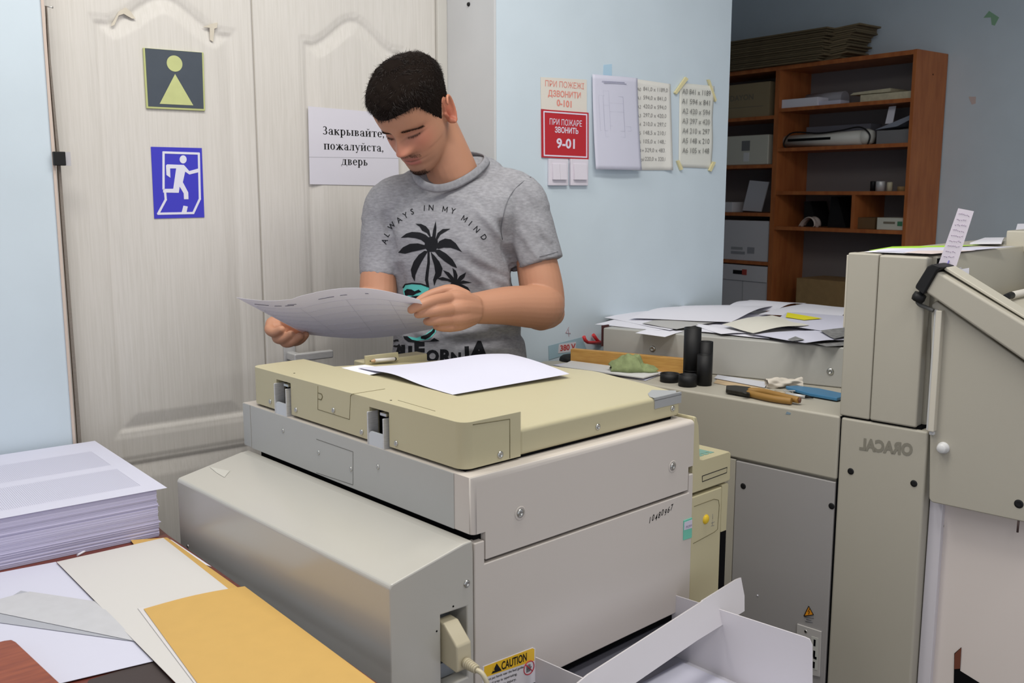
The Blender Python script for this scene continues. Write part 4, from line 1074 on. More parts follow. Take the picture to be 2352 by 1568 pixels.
for x, y in ((1499, 801), (1907, 853)):
    b = MB(); b.lathe([(.0095, 0), (.009, .002), (.006, .0035), (.0035, .0035), (.0035, .001), (0, .001)], onbox(x, y), 18, 0, nb); pbuild(b, 'screw', M['screw'], BBB, (0, 0, 0))
b = MB(); b.box(fl[0] - .006, fl[0] - .001, fl[1] + .0, fl[1] + .03, 1.0, 1.062); pbuild(b, 'side_strip', mat('dark_maroon_strip', (74, 36, 36), .5), BB, at2)
# ---- papers heaped on the box
def bx(x, y): return (1360 + x / 3.92, 660 + y / 3.92)
LB = [
 ('white sheet jutting past the left end of the heap', ((25, 332), (600, 386), (1150, 300), (600, 205)), 0, 'white', .004),
 ('white sheet with left corner over the edge, near top of the heap', ((110, 270), (700, 385), (1100, 300), (640, 180)), 1, 'white', .006),
 ('dull grey card at left of the heap, above the hanging sheet', ((450, 322), (760, 376), (1220, 300), (740, 258)), 2, 'greycard', .003),
 ('sheet hanging down over the front edge of the raised cabinet', ((390, 402), (655, 438), (830, 392), (560, 360)), -1, 'white', .0),
 ('long white sheet bulging at the left back of the heap', ((330, 275), (1250, 312), (1720, 150), (820, 165)), 4, 'white', .018),
 ('white sheet at the top back of the heap, below the dark shelf', ((1170, 200), (1640, 210), (1930, 142), (1420, 112)), 3, 'white', .016),
 ('white sheet lying at the right back against the grey tower', ((1500, 240), (2230, 280), (2340, 185), (1900, 145)), 3, 'white', .006),
 ('white sheet under the yellow slip at right of the heap', ((1620, 330), (2330, 420), (2360, 260), (1760, 220)), 4, 'paperblue', .004),
 ('cream sheet in the middle of the heap left of the yellow slip', ((1170, 332), (1450, 412), (1955, 340), (1620, 250)), 5, 'cream', .010),
 ('grey-edged white sheet behind the tallest black tube', ((880, 330), (1160, 420), (1460, 415), (1040, 340)), 2, 'white', .004),
 ('white sheet along the front edge, right of the black tubes', ((960, 395), (1600, 462), (1450, 410), (1000, 352)), 1, 'white', .002),
 ('broad white sheet with a pointed corner near the front edge', ((1430, 420), (1920, 500), (2290, 470), (2040, 385)), 3, 'paperblue', .004),
 ('dark printed sheet against the grey tower', ((2050, 388), (2180, 462), (2340, 430), (2330, 355)), 5, 'darkprint', .001),
 ('dark printed sheet poking out at the right front of the heap', ((2000, 503), (2110, 530), (2340, 520), (2300, 478)), 1, 'darkprint', .0),
 ('small dark printed corner under the broad white sheet at front', ((1760, 468), (1800, 482), (1912, 470), (1830, 440)), 4.4, 'darkprint', .0),
 ('white sheet filling the middle of the heap', ((700, 330), (1500, 420), (2000, 300), (1200, 200)), 0.5, 'white', .0),
 ('white sheet at the right end of the heap near the front', ((1500, 400), (2330, 490), (2340, 380), (1700, 330)), 0.7, 'white', .0)]
M['greycard'] = mat('dull_grey_card', (186, 184, 182), .6)
M['darkprint'] = mat('dark_printed_paper', (104, 104, 104), .6, rgb2=(150, 150, 150), nscale=60)
for lab, pix, lay, mk, bulge in LB:
    z = BXZ + .0015 + .0028 * lay
    qq = [onz(*bx(*p), max(z, BXZ + .001)) for p in pix]
    bf = (lambda u, v, h=bulge: h * math.sin(math.pi * min(1, v * 1.05)) ** 1.5 * (.6 + .4 * math.sin(3 * u)) + .0006 * math.sin(7 * u)) if bulge else None
    if lay == -1:
        qq = [onz(*bx(*p), BXZ + .0012) for p in pix]
        bf = lambda u, v: -.004 * max(0, .6 - v)
    sheet('loose_paper', lab, qq, M[mk], bf, 12, 10, 'paper', 'papers heaped on the raised cabinet')
sheet('yellow_slip', 'bright yellow paper slip on the white sheets of the heap', [onz(*bx(*p), BXZ + .019) for p in ((1742, 266), (1910, 292), (2072, 278), (1757, 225))], mat('bright_yellow_paper', (236, 226, 48), .6), None, 4, 4)
# ---- things on the counter
def onct(x, y, z=ZC): return onz(x, y, z)
def plain(mb, name, mats, o, label, cat, group=None, **kw):
    ob = mb.build(name, mats, None, **kw); ob.location = tuple(o); return tag(ob, label, cat, group)
TB = M['black']
def black_tube(name, label, cx, base_y, top_y, wpx, cat='tube', wall=.003, ridge=None):
    o = onct(cx, base_y); o[2] = ZC + .0005
    k = FPX / o[1]; r = wpx / 2 / k; topz = onp(cx, top_y, o, [0, 1, 0])[2]; h = topz - o[2]
    b = MB()
    b.lathe([(0, 0), (r, 0), (r, h), (r - wall, h), (r - wall, .006), (0, .006)], (0, 0, 0), 32)
    if ridge:
        for z in ridge: b.lathe([(r, h * z), (r + .0008, h * z + .001), (r, h * z + .002)], (0, 0, 0), 32)
    return plain(b, name, TB, o, label, cat, 'black film tubes and caps')
black_tube('black_tube', 'tallest black plastic tube standing among the smaller ones', 1588, 875, 752, 40, ridge=(.16, .2))
black_tube('black_tube', 'middle black tube standing behind the short tube, right of the tallest', 1619, 876, 784, 33)
black_tube('black_tube', 'short black tube in front of the middle one', 1617, 884, 814, 35)
black_tube('short_tube', 'wide shallow black tube end left of the taller tubes', 1538, 876, 857, 45)
black_tube('short_tube', 'short black tube end in front of the tallest tube', 1579, 886, 860, 43)
# plank
pl = mat('yellow_pine_plank', (206, 160, 88), .5, rgb2=(188, 138, 70), nscale=6, stretch=(4, 4, 40))
a, c = onct(1310, 834, ZC + .001), onct(1566, 859, ZC + .001)
dvw = c - a; dvw[2] = 0; Lp = np.linalg.norm(dvw) + .06; dvw /= np.linalg.norm(dvw); nw = np.array([-dvw[1], dvw[0], 0]); hp_ = onp(1310, 801, a, [0, 1, 0])[2] - a[2]
b = MB(); b.prism([(0, 0), (Lp, 0), (Lp, hp_), (0, hp_)], 1, 0, .02)
ob = plain(b, 'wooden_plank', pl, a, 'yellow wooden plank on edge behind the green rag', 'plank', bevel=.0015); ob.rotation_euler = (0, 0, math.atan2(dvw[1], dvw[0]))
# boards under the rag
sheet('cardboard_sheet', 'white card under the green rag on the counter', [onct(1285, 842, ZC + .008), onct(1478, 868, ZC + .008), onct(1520, 856, ZC + .008), onct(1312, 829, ZC + .008)], mat('white_board', (214, 213, 212), .6), None, 4, 4, thick=.003)
sheet('counter_paper', 'lowest white sheet under the white card and green rag', [onct(1270, 838, ZC + .0015), onct(1482, 874, ZC + .0015), onct(1545, 850, ZC + .0015), onct(1330, 828, ZC + .0015)], M['paperblue'], None, 4, 4)
# tape roll behind
o = onct(1311, 829, ZC + .0005)
b = MB(); b.lathe([(0, 0), (.034, 0), (.034, .004), (.031, .011), (.024, .016), (.012, .019), (0, .02)], (0, 0, 0), 28); plain(b, 'black_dome', TB, o + np.array([0, .012, 0]), 'black dome-shaped cap half hidden by the left end of the plank', 'cap')
# green rag
rag = mat('olive_green_cloth', (140, 152, 110), .9, noise=.18, nscale=50, bump=.3, bscale=500, spec=.1)
o = onct(1455, 851, ZC + .010); kx = o[1] / FPX
def ragf(u, v):
    x = (u - .5) * 110 * kx; y = (v - .5) * .068
    prof = np.interp(u, [0, .08, .25, .42, .52, .60, .68, .78, .9, 1], [.014, .028, .037, .044, .048, .045, .018, .020, .014, .004])
    w = math.sin(math.pi * v) ** .5
    h = prof * w * (1 + .07 * math.sin(16 * u + 5 * v) + .05 * math.sin(29 * u - 9 * v) + .05 * math.cos(11 * v + 20 * u))
    y *= (.55 + .45 * prof / .056)
    return (x + .004 * math.sin(9 * v + 3 * u), y - .12 * x + .004 * math.sin(14 * u), max(.0005, h))
b = MB(); b.grid(ragf, 60, 30); plain(b, 'green_rag', rag, o, 'crumpled olive green rag lying in front of the wooden plank', 'rag', solid=.0015)
# plastic strips and paper strip
sheet('plastic_strip', 'clear plastic strip lying under the crumpled tissue', [onct(1640, 868, ZC + .003), onct(1756, 890, ZC + .003), onct(1764, 880, ZC + .003), onct(1648, 863, ZC + .003)], mat('clear_plastic', (214, 216, 226), .2, spec=.6), lambda u, v: .003 * v, 4, 4, 'strip')
sheet('cardboard_strip', 'brown cardboard strip beside the clear plastic strip', [onct(1639, 879, ZC + .001), onct(1755, 901, ZC + .001), onct(1768, 894, ZC + .001), onct(1648, 870, ZC + .001)], mat('brown_card', (196, 172, 138), .7), None, 4, 4, 'strip')
sheet('white_slip', 'white slip under the pliers', [onct(1680, 892, ZC + .0015), onct(1725, 902, ZC + .0015), onct(1735, 894, ZC + .0015), onct(1690, 888, ZC + .0015)], M['white'], None, 2, 2)
o = onct(1800, 888, ZC + .002); kx = o[1] / FPX
def tis(u, v):
    x = (u - .5) * 82 * kx; a_ = v * 2 * math.pi
    r = .0145 * (.75 + .25 * math.sin(5 * u + 1) + .18 * math.sin(3 * a_ + 9 * u) + .1 * math.sin(7 * a_ - 13 * u)) * (.85 + .3 * u)
    return (x, r * 1.5 * math.cos(a_), .009 + r * math.sin(a_) + .004 * u)
b = MB(); b.grid(tis, 26, 24); plain(b, 'crumpled_tissue', mat('offwhite_tissue', (216, 208, 196), .85, spec=.1, noise=.05), o, 'crumpled off-white tissue roll against the raised cabinet', 'tissue')
# blue cutter
CUT = thing('utility_knife', 'blue plastic utility knife at the right end of the counter', 'knife', onct(1805, 896, ZC + .001))
o_ = onct(1805, 896, ZC + .001)
kp = [onct(x, y, ZC + .003) - o_ for x, y in ((1804, 893), (1830, 892), (1880, 898), (1937, 910), (1937, 917), (1922, 921), (1860, 910), (1812, 897))]
b = MB(); lo = [b.v(p) for p in kp]; hi = [b.v(p + np.array([0, 0, .008])) for p in kp]
for i in range(8): b.face([lo[i], lo[(i + 1) % 8], hi[(i + 1) % 8], hi[i]])
b.face(lo[::-1]); b.face(hi); b.build('handle', mat('steel_blue_plastic', (62, 120, 160), .4), CUT, bevel=.002)
b = MB(); pA, pB = onct(1800, 897, ZC + .008) - o_, onct(1826, 897, ZC + .008) - o_; b.obox((pA + pB) / 2, (pB - pA) / 2, [0, .003, 0], [0, 0, .0008]); b.build('blade', M['steel'], CUT)
# pliers
o_ = onct(1730, 910, ZC + .001)
PLI = thing('pliers', 'dark steel pliers with ochre rubber handles at the counter edge', 'pliers', o_)
pw = lambda x, y, z: onct(x, y, ZC + z) - o_
gr = mat('ochre_rubber_grip', (150, 112, 52), .55)
b = MB(); b.tube(smooth([pw(1716, 902, .009), pw(1745, 909, .010), pw(1780, 916, .010), pw(1818, 921, .010)]), [.0055] + [.0085] * 17 + [.008], 12); b.build('handle', gr, PLI)
b = MB(); b.tube(smooth([pw(1718, 897, .010), pw(1750, 899, .012), pw(1790, 908, .013), pw(1835, 919, .012)]), [.0055] + [.008] * 17 + [.0075], 12); b.build('handle', gr, PLI)
dks = mat('dark_worn_steel', (66, 64, 60), .45, .8, noise=.2, nscale=80)
b = MB()
jaw = [pw(1668, 893, .004), pw(1690, 893, .004), pw(1724, 897, .004), pw(1722, 912, .004), pw(1690, 906, .004), pw(1667, 902, .004)]
lo = [b.v(p) for p in jaw]; hi = [b.v(p + np.array([0, 0, .010])) for p in jaw]
for i in range(6): b.face([lo[i], lo[(i + 1) % 6], hi[(i + 1) % 6], hi[i]])
b.face(lo[::-1]); b.face(hi); b.lathe([(.007, 0), (.007, .0025), (0, .003)], pw(1712, 903, .014), 16); b.build('jaws', dks, PLI, bevel=.002)
b = MB(); b.lathe([(0, 0), (.006, 0), (.007, .006), (0, .008)], pw(1833, 918, .012), 12, 0, (.8, -.5, 0)); b.build('grip_end', mat('brown_grip_end', (104, 66, 50), .6), PLI)
# screwdriver / pen
o_ = onct(1800, 905, ZC + .004)
SCD = thing('ballpoint_pen', 'silver ballpoint pen between the pliers and the blue knife', 'pen', o_)
pw2 = lambda x, y, z: onct(x, y, ZC + z) - o_
b = MB(); b.tube([pw2(1805, 904, .005), pw2(1850, 911, .005)], .004, 10); b.build('barrel', M['steel'], SCD)
b = MB(); b.tube([pw2(1850, 911, .005), pw2(1868, 914, .004)], [.0036, .001], 10); b.build('tip', M['black'], SCD)
b = MB(); b.tube([pw2(1780, 899, .005), pw2(1805, 904, .005)], .0042, 10); b.build('cap', mat('pale_pen_cap', (176, 160, 136), .4), SCD)
b = MB(); b.lathe([(0, 0), (.004, 0), (.004, .006), (0, .007)], (0, 0, 0), 10); plain(b, 'bolt', M['screw'], onct(1820, 903, ZC + .0005), 'small steel bolt standing beside the blue knife', 'bolt')
for lab, x, y in (('blue paint smear on the counter front, left', 1810, 948),):
    b = MB(); p = mT(x, y, -.0003); b.prism([(p[0] - .006, p[2] - .004), (p[0] + .006, p[2] - .003), (p[0] + .007, p[2] + .001), (p[0] - .003, p[2] + .003)], 1, -.0006, -.0001); pbuild(b, 'paint_smear', mat('blue_smear', (128, 148, 162), .6), CB, at)

# ---------------------------------------------------------------- tall machine at the right edge
at3 = (.10, .3, 0)
TM = fthing('tall_machine', 'tall khaki grey print machine with sloping side tray at the right edge', 'machine', MF, None, at3)
tp_ = lambda mb, name, mats, parent=TM, **kw: pbuild(mb, name, mats, parent, at3 if parent is TM else at3, **kw)
def spb(mb, name, mats, parent, **kw):
    bmesh.ops.translate(mb.bm, vec=Vector([-q for q in at3]), verts=mb.bm.verts); return mb.build(name, mats, parent, **kw)
b = MB(); b.box(.0015, .195, .0, 1.0, .0, .949); OP = spb(b, 'lower_housing', K1, TM, bevel=.006)
b = MB(); b.box(-.003, .178, .03, 1.15, .952, 1.317); spb(b, 'upper_housing', K4, TM, bevel=.004)
b = MB(); b.box(-.003, .0665, .0, .03, .9525, 1.318); spb(b, 'front_cover', K1, TM, bevel=.004)
b = MB(); b.box(.0675, .170, -.002, .03, .9525, 1.316); spb(b, 'front_cover', K1, TM, bevel=.005)
b = MB(); b.box(.002, .178, .006, .9, .947, .956); spb(b, 'dark_joint', M['void'], TM)
b = MB(); b.box(-.010, -.003, .01, .04, 1.15, 1.312); spb(b, 'side_flap', K5, TM, bevel=.001)
b = MB(); b.box(.1775, .1795, .031, .075, 1.235, 1.312); spb(b, 'gap_shade_strip', M['void'], TM)  # black strip laid on the side face, standing in for a shaded gap
# mirrored lettering
b = MB(); a, c = mT(1975, 1018), mT(2097, 1032); dv = c - a; L = np.linalg.norm(dv); dv /= L; mid = (a + c) / 2; h_ = mT(2036, 1004)[2] - mT(2036, 1036)[2]
put_text(b, 'ORACAL', (mid[0], -.0008, mid[2] - h_ * .42), -dv, UZ, h_ * 1.15, 0, .05, width=L)
spb(b, 'mirrored_lettering', mat('dull_grey_lettering', (132, 128, 116), .6), OP)
for x, y in ((1954, 1082), (2099, 1110)):
    b = MB(); b.lathe([(.0075, 0), (.007, .0012), (.003, .0006), (0, .0006)], mT(x, y, -.0002), 18, 0, (0, -1, 0)); spb(b, 'black_screw', M['black'], OP)
# side panel with sloping top
pS = [mT(x, y, -.004) for x, y in ((2133, 1152), (2139, 700), (2150, 690), (2352, 832))]
far = pS[3] + (pS[3] - pS[2]) * .35
b = MB(); bot = mT(2352, 1192, -.004); bd = bot - pS[0]
b.prism(rr(0, 1, 0, 1, .1, (0, 0, 0, 0)) if False else [(pS[0][0], pS[0][2] + .006), (pS[0][0] + .006, pS[0][2]), (far[0], pS[0][2] + .001), (far[0], far[2]), (pS[2][0], pS[2][2]), (pS[1][0], pS[1][2])], 1, -.004, .02)
SPN = spb(b, 'side_panel', K1, TM, bevel=.003)
b = MB(); b.lathe([(.0125, 0), (.0125, .003), (.0105, .004), (.0100, .012), (.008, .0145), (0, .015)], mT(2167, 1028, -.004), 24, 0, (0, -1, 0)); spb(b, 'white_knob', mat('white_knob_plastic', (214, 214, 214), .35), SPN)
b = MB(); b.lathe([(.009, 0), (.008, .0012), (.004, .0006), (0, .0006)], mT(2340, 1157, -.004), 18, 0, (0, -1, 0)); spb(b, 'black_screw', M['black'], SPN)
b = MB(); b.tube([mT(2340, 1190, .0), mT(2337, 1222, .0)], .0022, 8); spb(b, 'hanging_pin', mat('dark_wire', (70, 52, 50), .5), SPN)
# sloping bar (edge of the tray cover)
BT = -.03
pB_ = [mT(x, y, BT) for x, y in ((2124, 671), (2152, 622), (2352, 742), (2352, 829))]
d1_ = (pB_[2] - pB_[1]); d2_ = (pB_[3] - pB_[0])
e1_ = pB_[2] + d1_ * .4; e2_ = pB_[3] + d2_ * .35
b = MB(); b.prism([(p[0], p[2]) for p in (pB_[0], e2_, e1_, pB_[1])], 1, BT, .03); TRC = spb(b, 'tray_cover', K1, TM, bevel=.006, seg=3)
b = MB(); b.prism([(p[0], p[2]) for p in (pB_[1] + [0.006, 0, .002], e1_ + [0, 0, .002], e1_ + [0, 0, .007], pB_[1] + [.010, 0, .008])], 1, BT + .018, .04); spb(b, 'tray_edge', K4, TRC, bevel=.002)
# black clamp at the upper end
pc = [mT(x, y, BT - .004) for x, y in ((2102, 660), (2104, 654), (2130, 612), (2142, 606), (2166, 614), (2153, 622), (2122, 676))]
b = MB(); b.prism([(p[0], p[2]) for p in pc], 1, BT - .006, .034); CLM = spb(b, 'clamp', M['black'], TRC, bevel=.003)
kc = mT(2112, 680, BT + .01)
b = MB(); b.lathe([(.006, .018), (.006, .006), (.013, .005), (.014, -.004), (.012, -.011), (0, -.012)], kc, 10, 0, (.5, 0, 1)); spb(b, 'clamp_knob', M['black'], TRC)
b = MB(); b.tube(smooth([mT(2106, 692, BT + .02), mT(2113, 700, BT + .02), mT(2128, 706, BT + .02), mT(2144, 713, BT + .02)]), .0042, 10); spb(b, 'grey_lead', mat('grey_rubber', (92, 92, 90), .5), TRC)
# cream rail
b = MB(); r0, r1 = mT(2129, 990, -.02), mT(2143, 712, -.02); b.box(r0[0] + .001, r0[0] + .0135, -.02, .012, r0[2], r1[2]); spb(b, 'cream_rail', K5, TM, bevel=.002)
b = MB(); b.box(r0[0] - .006, r0[0] + .0005, -.008, .0, r0[2], r1[2]); b.box(r0[0] + .002, r0[0] + .011, -.012, -.003, r0[2] - .008, r0[2]); spb(b, 'rail_side_strip', M['reveal'], TM)  # narrow pale strip and small foot beside the cream rail
# pen ledge behind the bar
zl2 = 1.205
pL = [mZ(2175, 700, zl2), mZ(2352, 655, zl2)]
b = MB(); b.box(.178, .62, .16, 1.0, 1.10, zl2); b.box(.178, .62, .03, .16, 1.10, 1.17); spb(b, 'pen_ledge', K4, TM, bevel=.003)
# lower white panel, recessed, with a cut-out
b = MB(); b.box(.197, .225, .03, .06, 0, .80); spb(b, 'white_frame', mat('pale_lilac_metal', (214, 210, 216), .4), TM, bevel=.002)
b = MB(); b.box(.225, .62, .045, .9, 0, .80); WPN = spb(b, 'white_panel', mat('pinkish_white_metal', (226, 216, 210), .35, spec=.4), TM)
b = MB(); b.lathe([(.007, 0), (.006, .003), (.003, .003), (.003, .001), (0, .001)], mT(2161, 1206, .044), 14, 0, (0, -1, 0)); spb(b, 'screw', M['screw'], WPN)
cq = [mT(x, y, .044) for x, y in ((2190, 1610), (2192, 1500), (2208, 1486), (2205, 1540), (2250, 1568), (2250, 1610))]
b = MB(); b.prism([(p[0], p[2]) for p in cq], 1, .0435, .0448); spb(b, 'cut_out', M['void'], WPN)
cq = [mT(x, y, .043) for x, y in ((2192, 1536), (2193, 1501), (2208, 1487), (2205, 1535))]
b = MB(); b.prism([(p[0], p[2]) for p in cq], 1, .0425, .0434); spb(b, 'brown_edge', mat('rusty_brown', (112, 62, 44), .6), WPN)
# grey box and papers far along the top
ZT = 1.319
a = mZ(2309, 560, ZT)
b = MB(); b.box(a[0], a[0] + .35, a[1], a[1] + .3, ZT - .02, MF.T(2309, 529, a[1])[2]); spb(b, 'rear_top_box', K4, TM, bevel=.004)
sheet('machine_top_paper', 'stack of white sheets at the far right on top of the tall machine', [onz(*p, ZT + .003) for p in ((2228, 559), (2300, 562), (2306, 550), (2262, 547))], M['white'], lambda u, v: .004 * u, 4, 4, 'paper', 'papers on top of the tall machine', thick=.004)
sheet('machine_top_paper', 'white sheet standing at the far right edge above the grey box', [ond(2331, 535, 2.75), ond(2400, 535, 2.75), ond(2400, 512, 2.80), ond(2337, 514, 2.80)], M['white'], None, 4, 4, 'paper', 'papers on top of the tall machine')
for lab, pix, dz, mk in (('green sheet under the white papers on top of the tall machine', ((1996, 575), (2165, 569), (2250, 562), (2050, 566)), .0008, 'lime'),
                         ('white sheet at the front edge of the tall machine top', ((1985, 578), (2120, 583), (2290, 568), (2040, 570)), .0016, 'white'),
                         ('grey-printed sheet lying crosswise on the tall machine top', ((2010, 577), (2160, 581), (2330, 566), (2130, 568)), .0026, 'paperblue'),
                         ('pinkish sheet in front on the tall machine top', ((2075, 580), (2140, 583), (2240, 575), (2110, 575)), .0034, 'pinkp')):
    if mk == 'lime': M['lime'] = mat('lime_green_paper', (176, 226, 70), .6)
    if mk == 'pinkp': M['pinkp'] = mat('pinkish_paper', (214, 200, 196), .7)
    sheet('machine_top_paper', lab, [onz(*p, ZT + dz) for p in pix], M[mk], None, 4, 4, 'paper', 'papers on top of the tall machine')
# handwritten list standing behind the clamp, and smaller slips
YL = 1.985
lq_ = [ond(2150, 622, YL), ond(2192, 625, YL), ond(2237, 485, YL + .015), ond(2201, 478, YL + .015)]
LS = sheet('handwritten_list', 'narrow strip of paper with a handwritten list, stuck up behind the black clamp', lq_, mat('lilac_white_paper', (216, 208, 218), .7), lambda u, v: 0, 4, 8)
b = MB()
rs = random.Random(5)
for k in range(9):
    v = .92 - k * .085; u = .12; 
    while u < .62 + rs.random() * .2:
        p = quadpt(lq_, u, v) - lq_[0]; p2 = quadpt(lq_, u + .09, v + rs.uniform(-.02, .02)) - lq_[0]; b.tube([p + [0, -.0008, 0], p2 + [0, -.0008, 0]], .0005, 4); u += .12
b.build('handwriting', mat('pale_violet_ink', (192, 178, 198), .7), LS)
b = MB(); b.tube([quadpt(lq_, .45, .02) - lq_[0] + [0, -.001, 0], quadpt(lq_, .5, .18) - lq_[0] + [0, -.001, 0]], .0012, 5); b.build('blue_stroke', mat('blue_ink', (96, 88, 170), .6), LS)
for lab, pix, Y in (('pale slip behind the sloping tray edge, nearest the list', ((2185, 640), (2215, 648), (2208, 614), (2190, 616)), 2.00), ('white slip standing behind the sloping tray edge', ((2205, 660), (2224, 668), (2226, 615), (2208, 618)), 1.985), ('small white slip lower along the sloping tray edge', ((2232, 655), (2250, 668), (2251, 649), (2236, 652)), 1.965)):
    sheet('paper_slip', lab, [ond(*p, Y) for p in pix], M['white'], None, 2, 2, 'paper', 'slips behind the sloping tray')
# marker on the ledge
o_ = onz(2330, 672, zl2 + .012)
MK = thing('marker_pen', 'white marker with black collar and blue tip on the pen ledge at right edge', 'marker', o_)
mw = lambda x, y: onz(x, y, zl2 + .012) - o_
b = MB(); b.tube([mw(2322, 678), mw(2420, 655)], .008, 14); b.build('barrel', mat('white_marker_plastic', (216, 212, 204), .35), MK)
b = MB(); b.tube([mw(2306, 683), mw(2323, 678)], [.006, .0085], 14); b.build('collar', M['black'], MK)
b = MB(); b.tube([mw(2290, 689), mw(2306, 683)], [.002, .003], 10); b.build('tip', mat('sky_blue_plastic', (96, 170, 214), .4), MK)

# ---------------------------------------------------------------- bookcase in the alcove (local wall frame; front plane at s = SV, depth along s)
SV = 2.218; SB_ = 2.492
ch = mat('cherry_veneer', (184, 112, 62), .45, rgb2=(160, 90, 48), nscale=5, stretch=(6, 6, 1.2), spec=.4)
bk = mat('bookcase_back_board', (128, 122, 122), .8)
bp_ = lambda x, y: WF.S(x, y, SV)
atS = (SV, .24, 0)
BC = fthing('bookcase', 'tall cherry brown open bookcase in the dim alcove behind the blue wall', 'bookcase', WF, None, atS)
t0 = bp_(2107, 112)[1]; ztop = bp_(2107, 112)[2]
tdiv0, tdiv1 = bp_(1780, 400)[1] - .006, bp_(1780, 400)[1] + .022
tend = tdiv1 + .62
def bcp(mb, nm, m_=None, **kw): return pbuild(mb, nm, m_ or ch, BC, atS, **kw)
b = MB(); b.box(SV, SB_, t0, t0 + .018, 0, ztop); bcp(b, 'side_panel', bevel=.001)
b = MB(); b.box(SV, SB_, tend, tend + .018, 0, ztop); bcp(b, 'side_panel')
b = MB(); b.box(SV + .002, SB_, tdiv0, tdiv1, 0, ztop - .02); bcp(b, 'divider')
b = MB(); b.box(SV, SB_, t0 + .018, tend, ztop - .022, ztop - .001); bcp(b, 'top_board', bevel=.001)
b = MB(); b.box(SB_ - .006, SB_ - .001, t0 + .018, tend, 0, ztop - .02); bcp(b, 'back_board', bk)
ZR = [bp_(2097, 228)[2], bp_(2095, 331)[2], bp_(2092, 443)[2], bp_(2088, 534)[2]]
for z in ZR:
    b = MB(); b.box(SV + .004, SB_ - .006, t0 + .018, tdiv0, z - .010, z + .008); bcp(b, 'shelf')
ZL = [bp_(1725, y)[2] for y in (272, 382, 492, 603)] 
for z in ZL:
    b = MB(); b.box(SV + .004, SB_ - .006, tdiv1, tend, z - .010, z + .008); bcp(b, 'shelf')
b = MB(); b.box(SV + .004, SB_ - .006, t0 + .018, tdiv0, .60, .62); bcp(b, 'shelf')
b = MB(); b.box(SV + .004, SB_ - .006, tdiv1, tend, .60, .62); bcp(b, 'shelf')
tc_ = bp_(1957, 485)[1]; b = MB(); b.box(SV + .006, SB_ - .006, tc_ - .009, tc_ + .009, ZR[3] + .008, ZR[2] - .010); bcp(b, 'small_divider')
b = MB()
for x, y in ((2123, 165),): 
    p = WF.T(x + 20, y + 6, t0); b.lathe([(.004, 0), (.003, .001), (0, .001)], (p[0], t0, p[2]), 10, 0, (0, -1, 0))
bcp(b, 'screw_cap', M['void'])
def shelf_box(name, label, cat, x0, y0, x1, y1, zf, depth, matl, inset=.01, group=None, parts=None, hz=None, bevel=.002):
    """box on a shelf: photo extents on the front plane shifted back by inset"""
    a, c = WF.S(x0, y1, SV + inset), WF.S(x1, y0, SV + inset)
    ta, tb = sorted((a[1], c[1])); z1 = c[2]
    z0 = zf
    at = (SV + inset, (ta + tb) / 2, z0)
    b = MB(); b.box(SV + inset, min(SV + inset + depth, SB_ - .008), ta, tb, z0, z1)
    if parts is None:
        return fbuild(b, name, matl, WF, at, label, cat, group, bevel=bevel), (ta, tb, z0, z1, SV + inset)
    T = fthing(name, label, cat, WF, group, at); pbuild(b, 'body', matl, T, at, bevel=bevel)
    for nm, m_, u0, v0, u1, v1, txt in parts:
        b = MB(); tl, tr = tb, ta; xa, xb = tl + (tr - tl) * u0, tl + (tr - tl) * u1; za, zb = z0 + (z1 - z0) * v0, z0 + (z1 - z0) * v1; s_ = SV + inset - .0012
        if txt: put_text(b, txt, (s_, (xa + xb) / 2, za), (0, -1, 0), UZ, (zb - za) / .7, 0, .02, width=abs(xb - xa))
        else: b.box(s_, s_ + .0012, min(xa, xb), max(xa, xb), za, zb)
        pbuild(b, nm, m_, T, at)
    return T, (ta, tb, z0, z1, SV + inset)
e = .0085
wb = mat('white_carton', (206, 204, 208), .6); ck = mat('kraft_cardboard', (158, 128, 86), .75, noise=.08, nscale=30); gk = mat('faded_carton_print', (120, 112, 96), .7)
shelf_box('cardboard_carton', 'brown printed carton on the upper left shelf of the bookcase', 'carton', 1640, 186, 1769, 265, ZL[0] + e, .22, mat('tan_carton', (150, 134, 104), .75), .02, None, [('printed_name', gk, .30, .52, .72, .68, 'DAYON'), ('printed_line', gk, .1, .30, .9, .315, None)])
shelf_box('white_device', 'white boxy device with grey label on the second shelf of left bay', 'device', 1640, 308, 1766, 378, ZL[1] + e, .2, mat('offwhite_device_plastic', (206, 204, 190), .5), .015, None, [('grey_label', mat('grey_label', (120, 120, 120), .6), .52, .48, .67, .82, None), ('white_slot', mat('white_slot', (222, 222, 222), .5), .56, .12, .66, .42, None)], bevel=.006)
a = [WF.S(x, y, SV + .05) for x, y in ((1705, 483), (1748, 486), (1766, 418), (1722, 414))]
b = MB(); b.prism([(p[1], p[2]) for p in a], 0, SV + .05, SV + .056); o_ = a[0]
fbuild(b, 'leaning_card', mat('greyish_card', (190, 190, 196), .6), WF, (SV + .05, a[0][1], ZL[2] + e), 'pale card leaning on the third shelf of left bay', 'card')
shelf_box('small_white_box', 'little white box at the left end of the third shelf, by the blue wall', 'box', 1630, 464, 1682, 486, ZL[2] + e, .1, wb, .02)
shelf_box('white_carton', 'large white carton with grey print on the fourth shelf of left bay', 'carton', 1630, 508, 1766, 600, ZL[3] + e, .23, wb, .012, 'white cartons in the left bay', [('grey_print', mat('grey_carton_print', (150, 150, 156), .6), .38, .15, .62, .22, None), ('grey_print', mat('grey_carton_print_b', (150, 150, 156), .6), .66, .18, .78, .34, None), ('grey_print', mat('grey_carton_print_c', (156, 156, 160), .6), .38, .26, .58, .33, None)])
zb_ = bp_(1700, 735)[2]
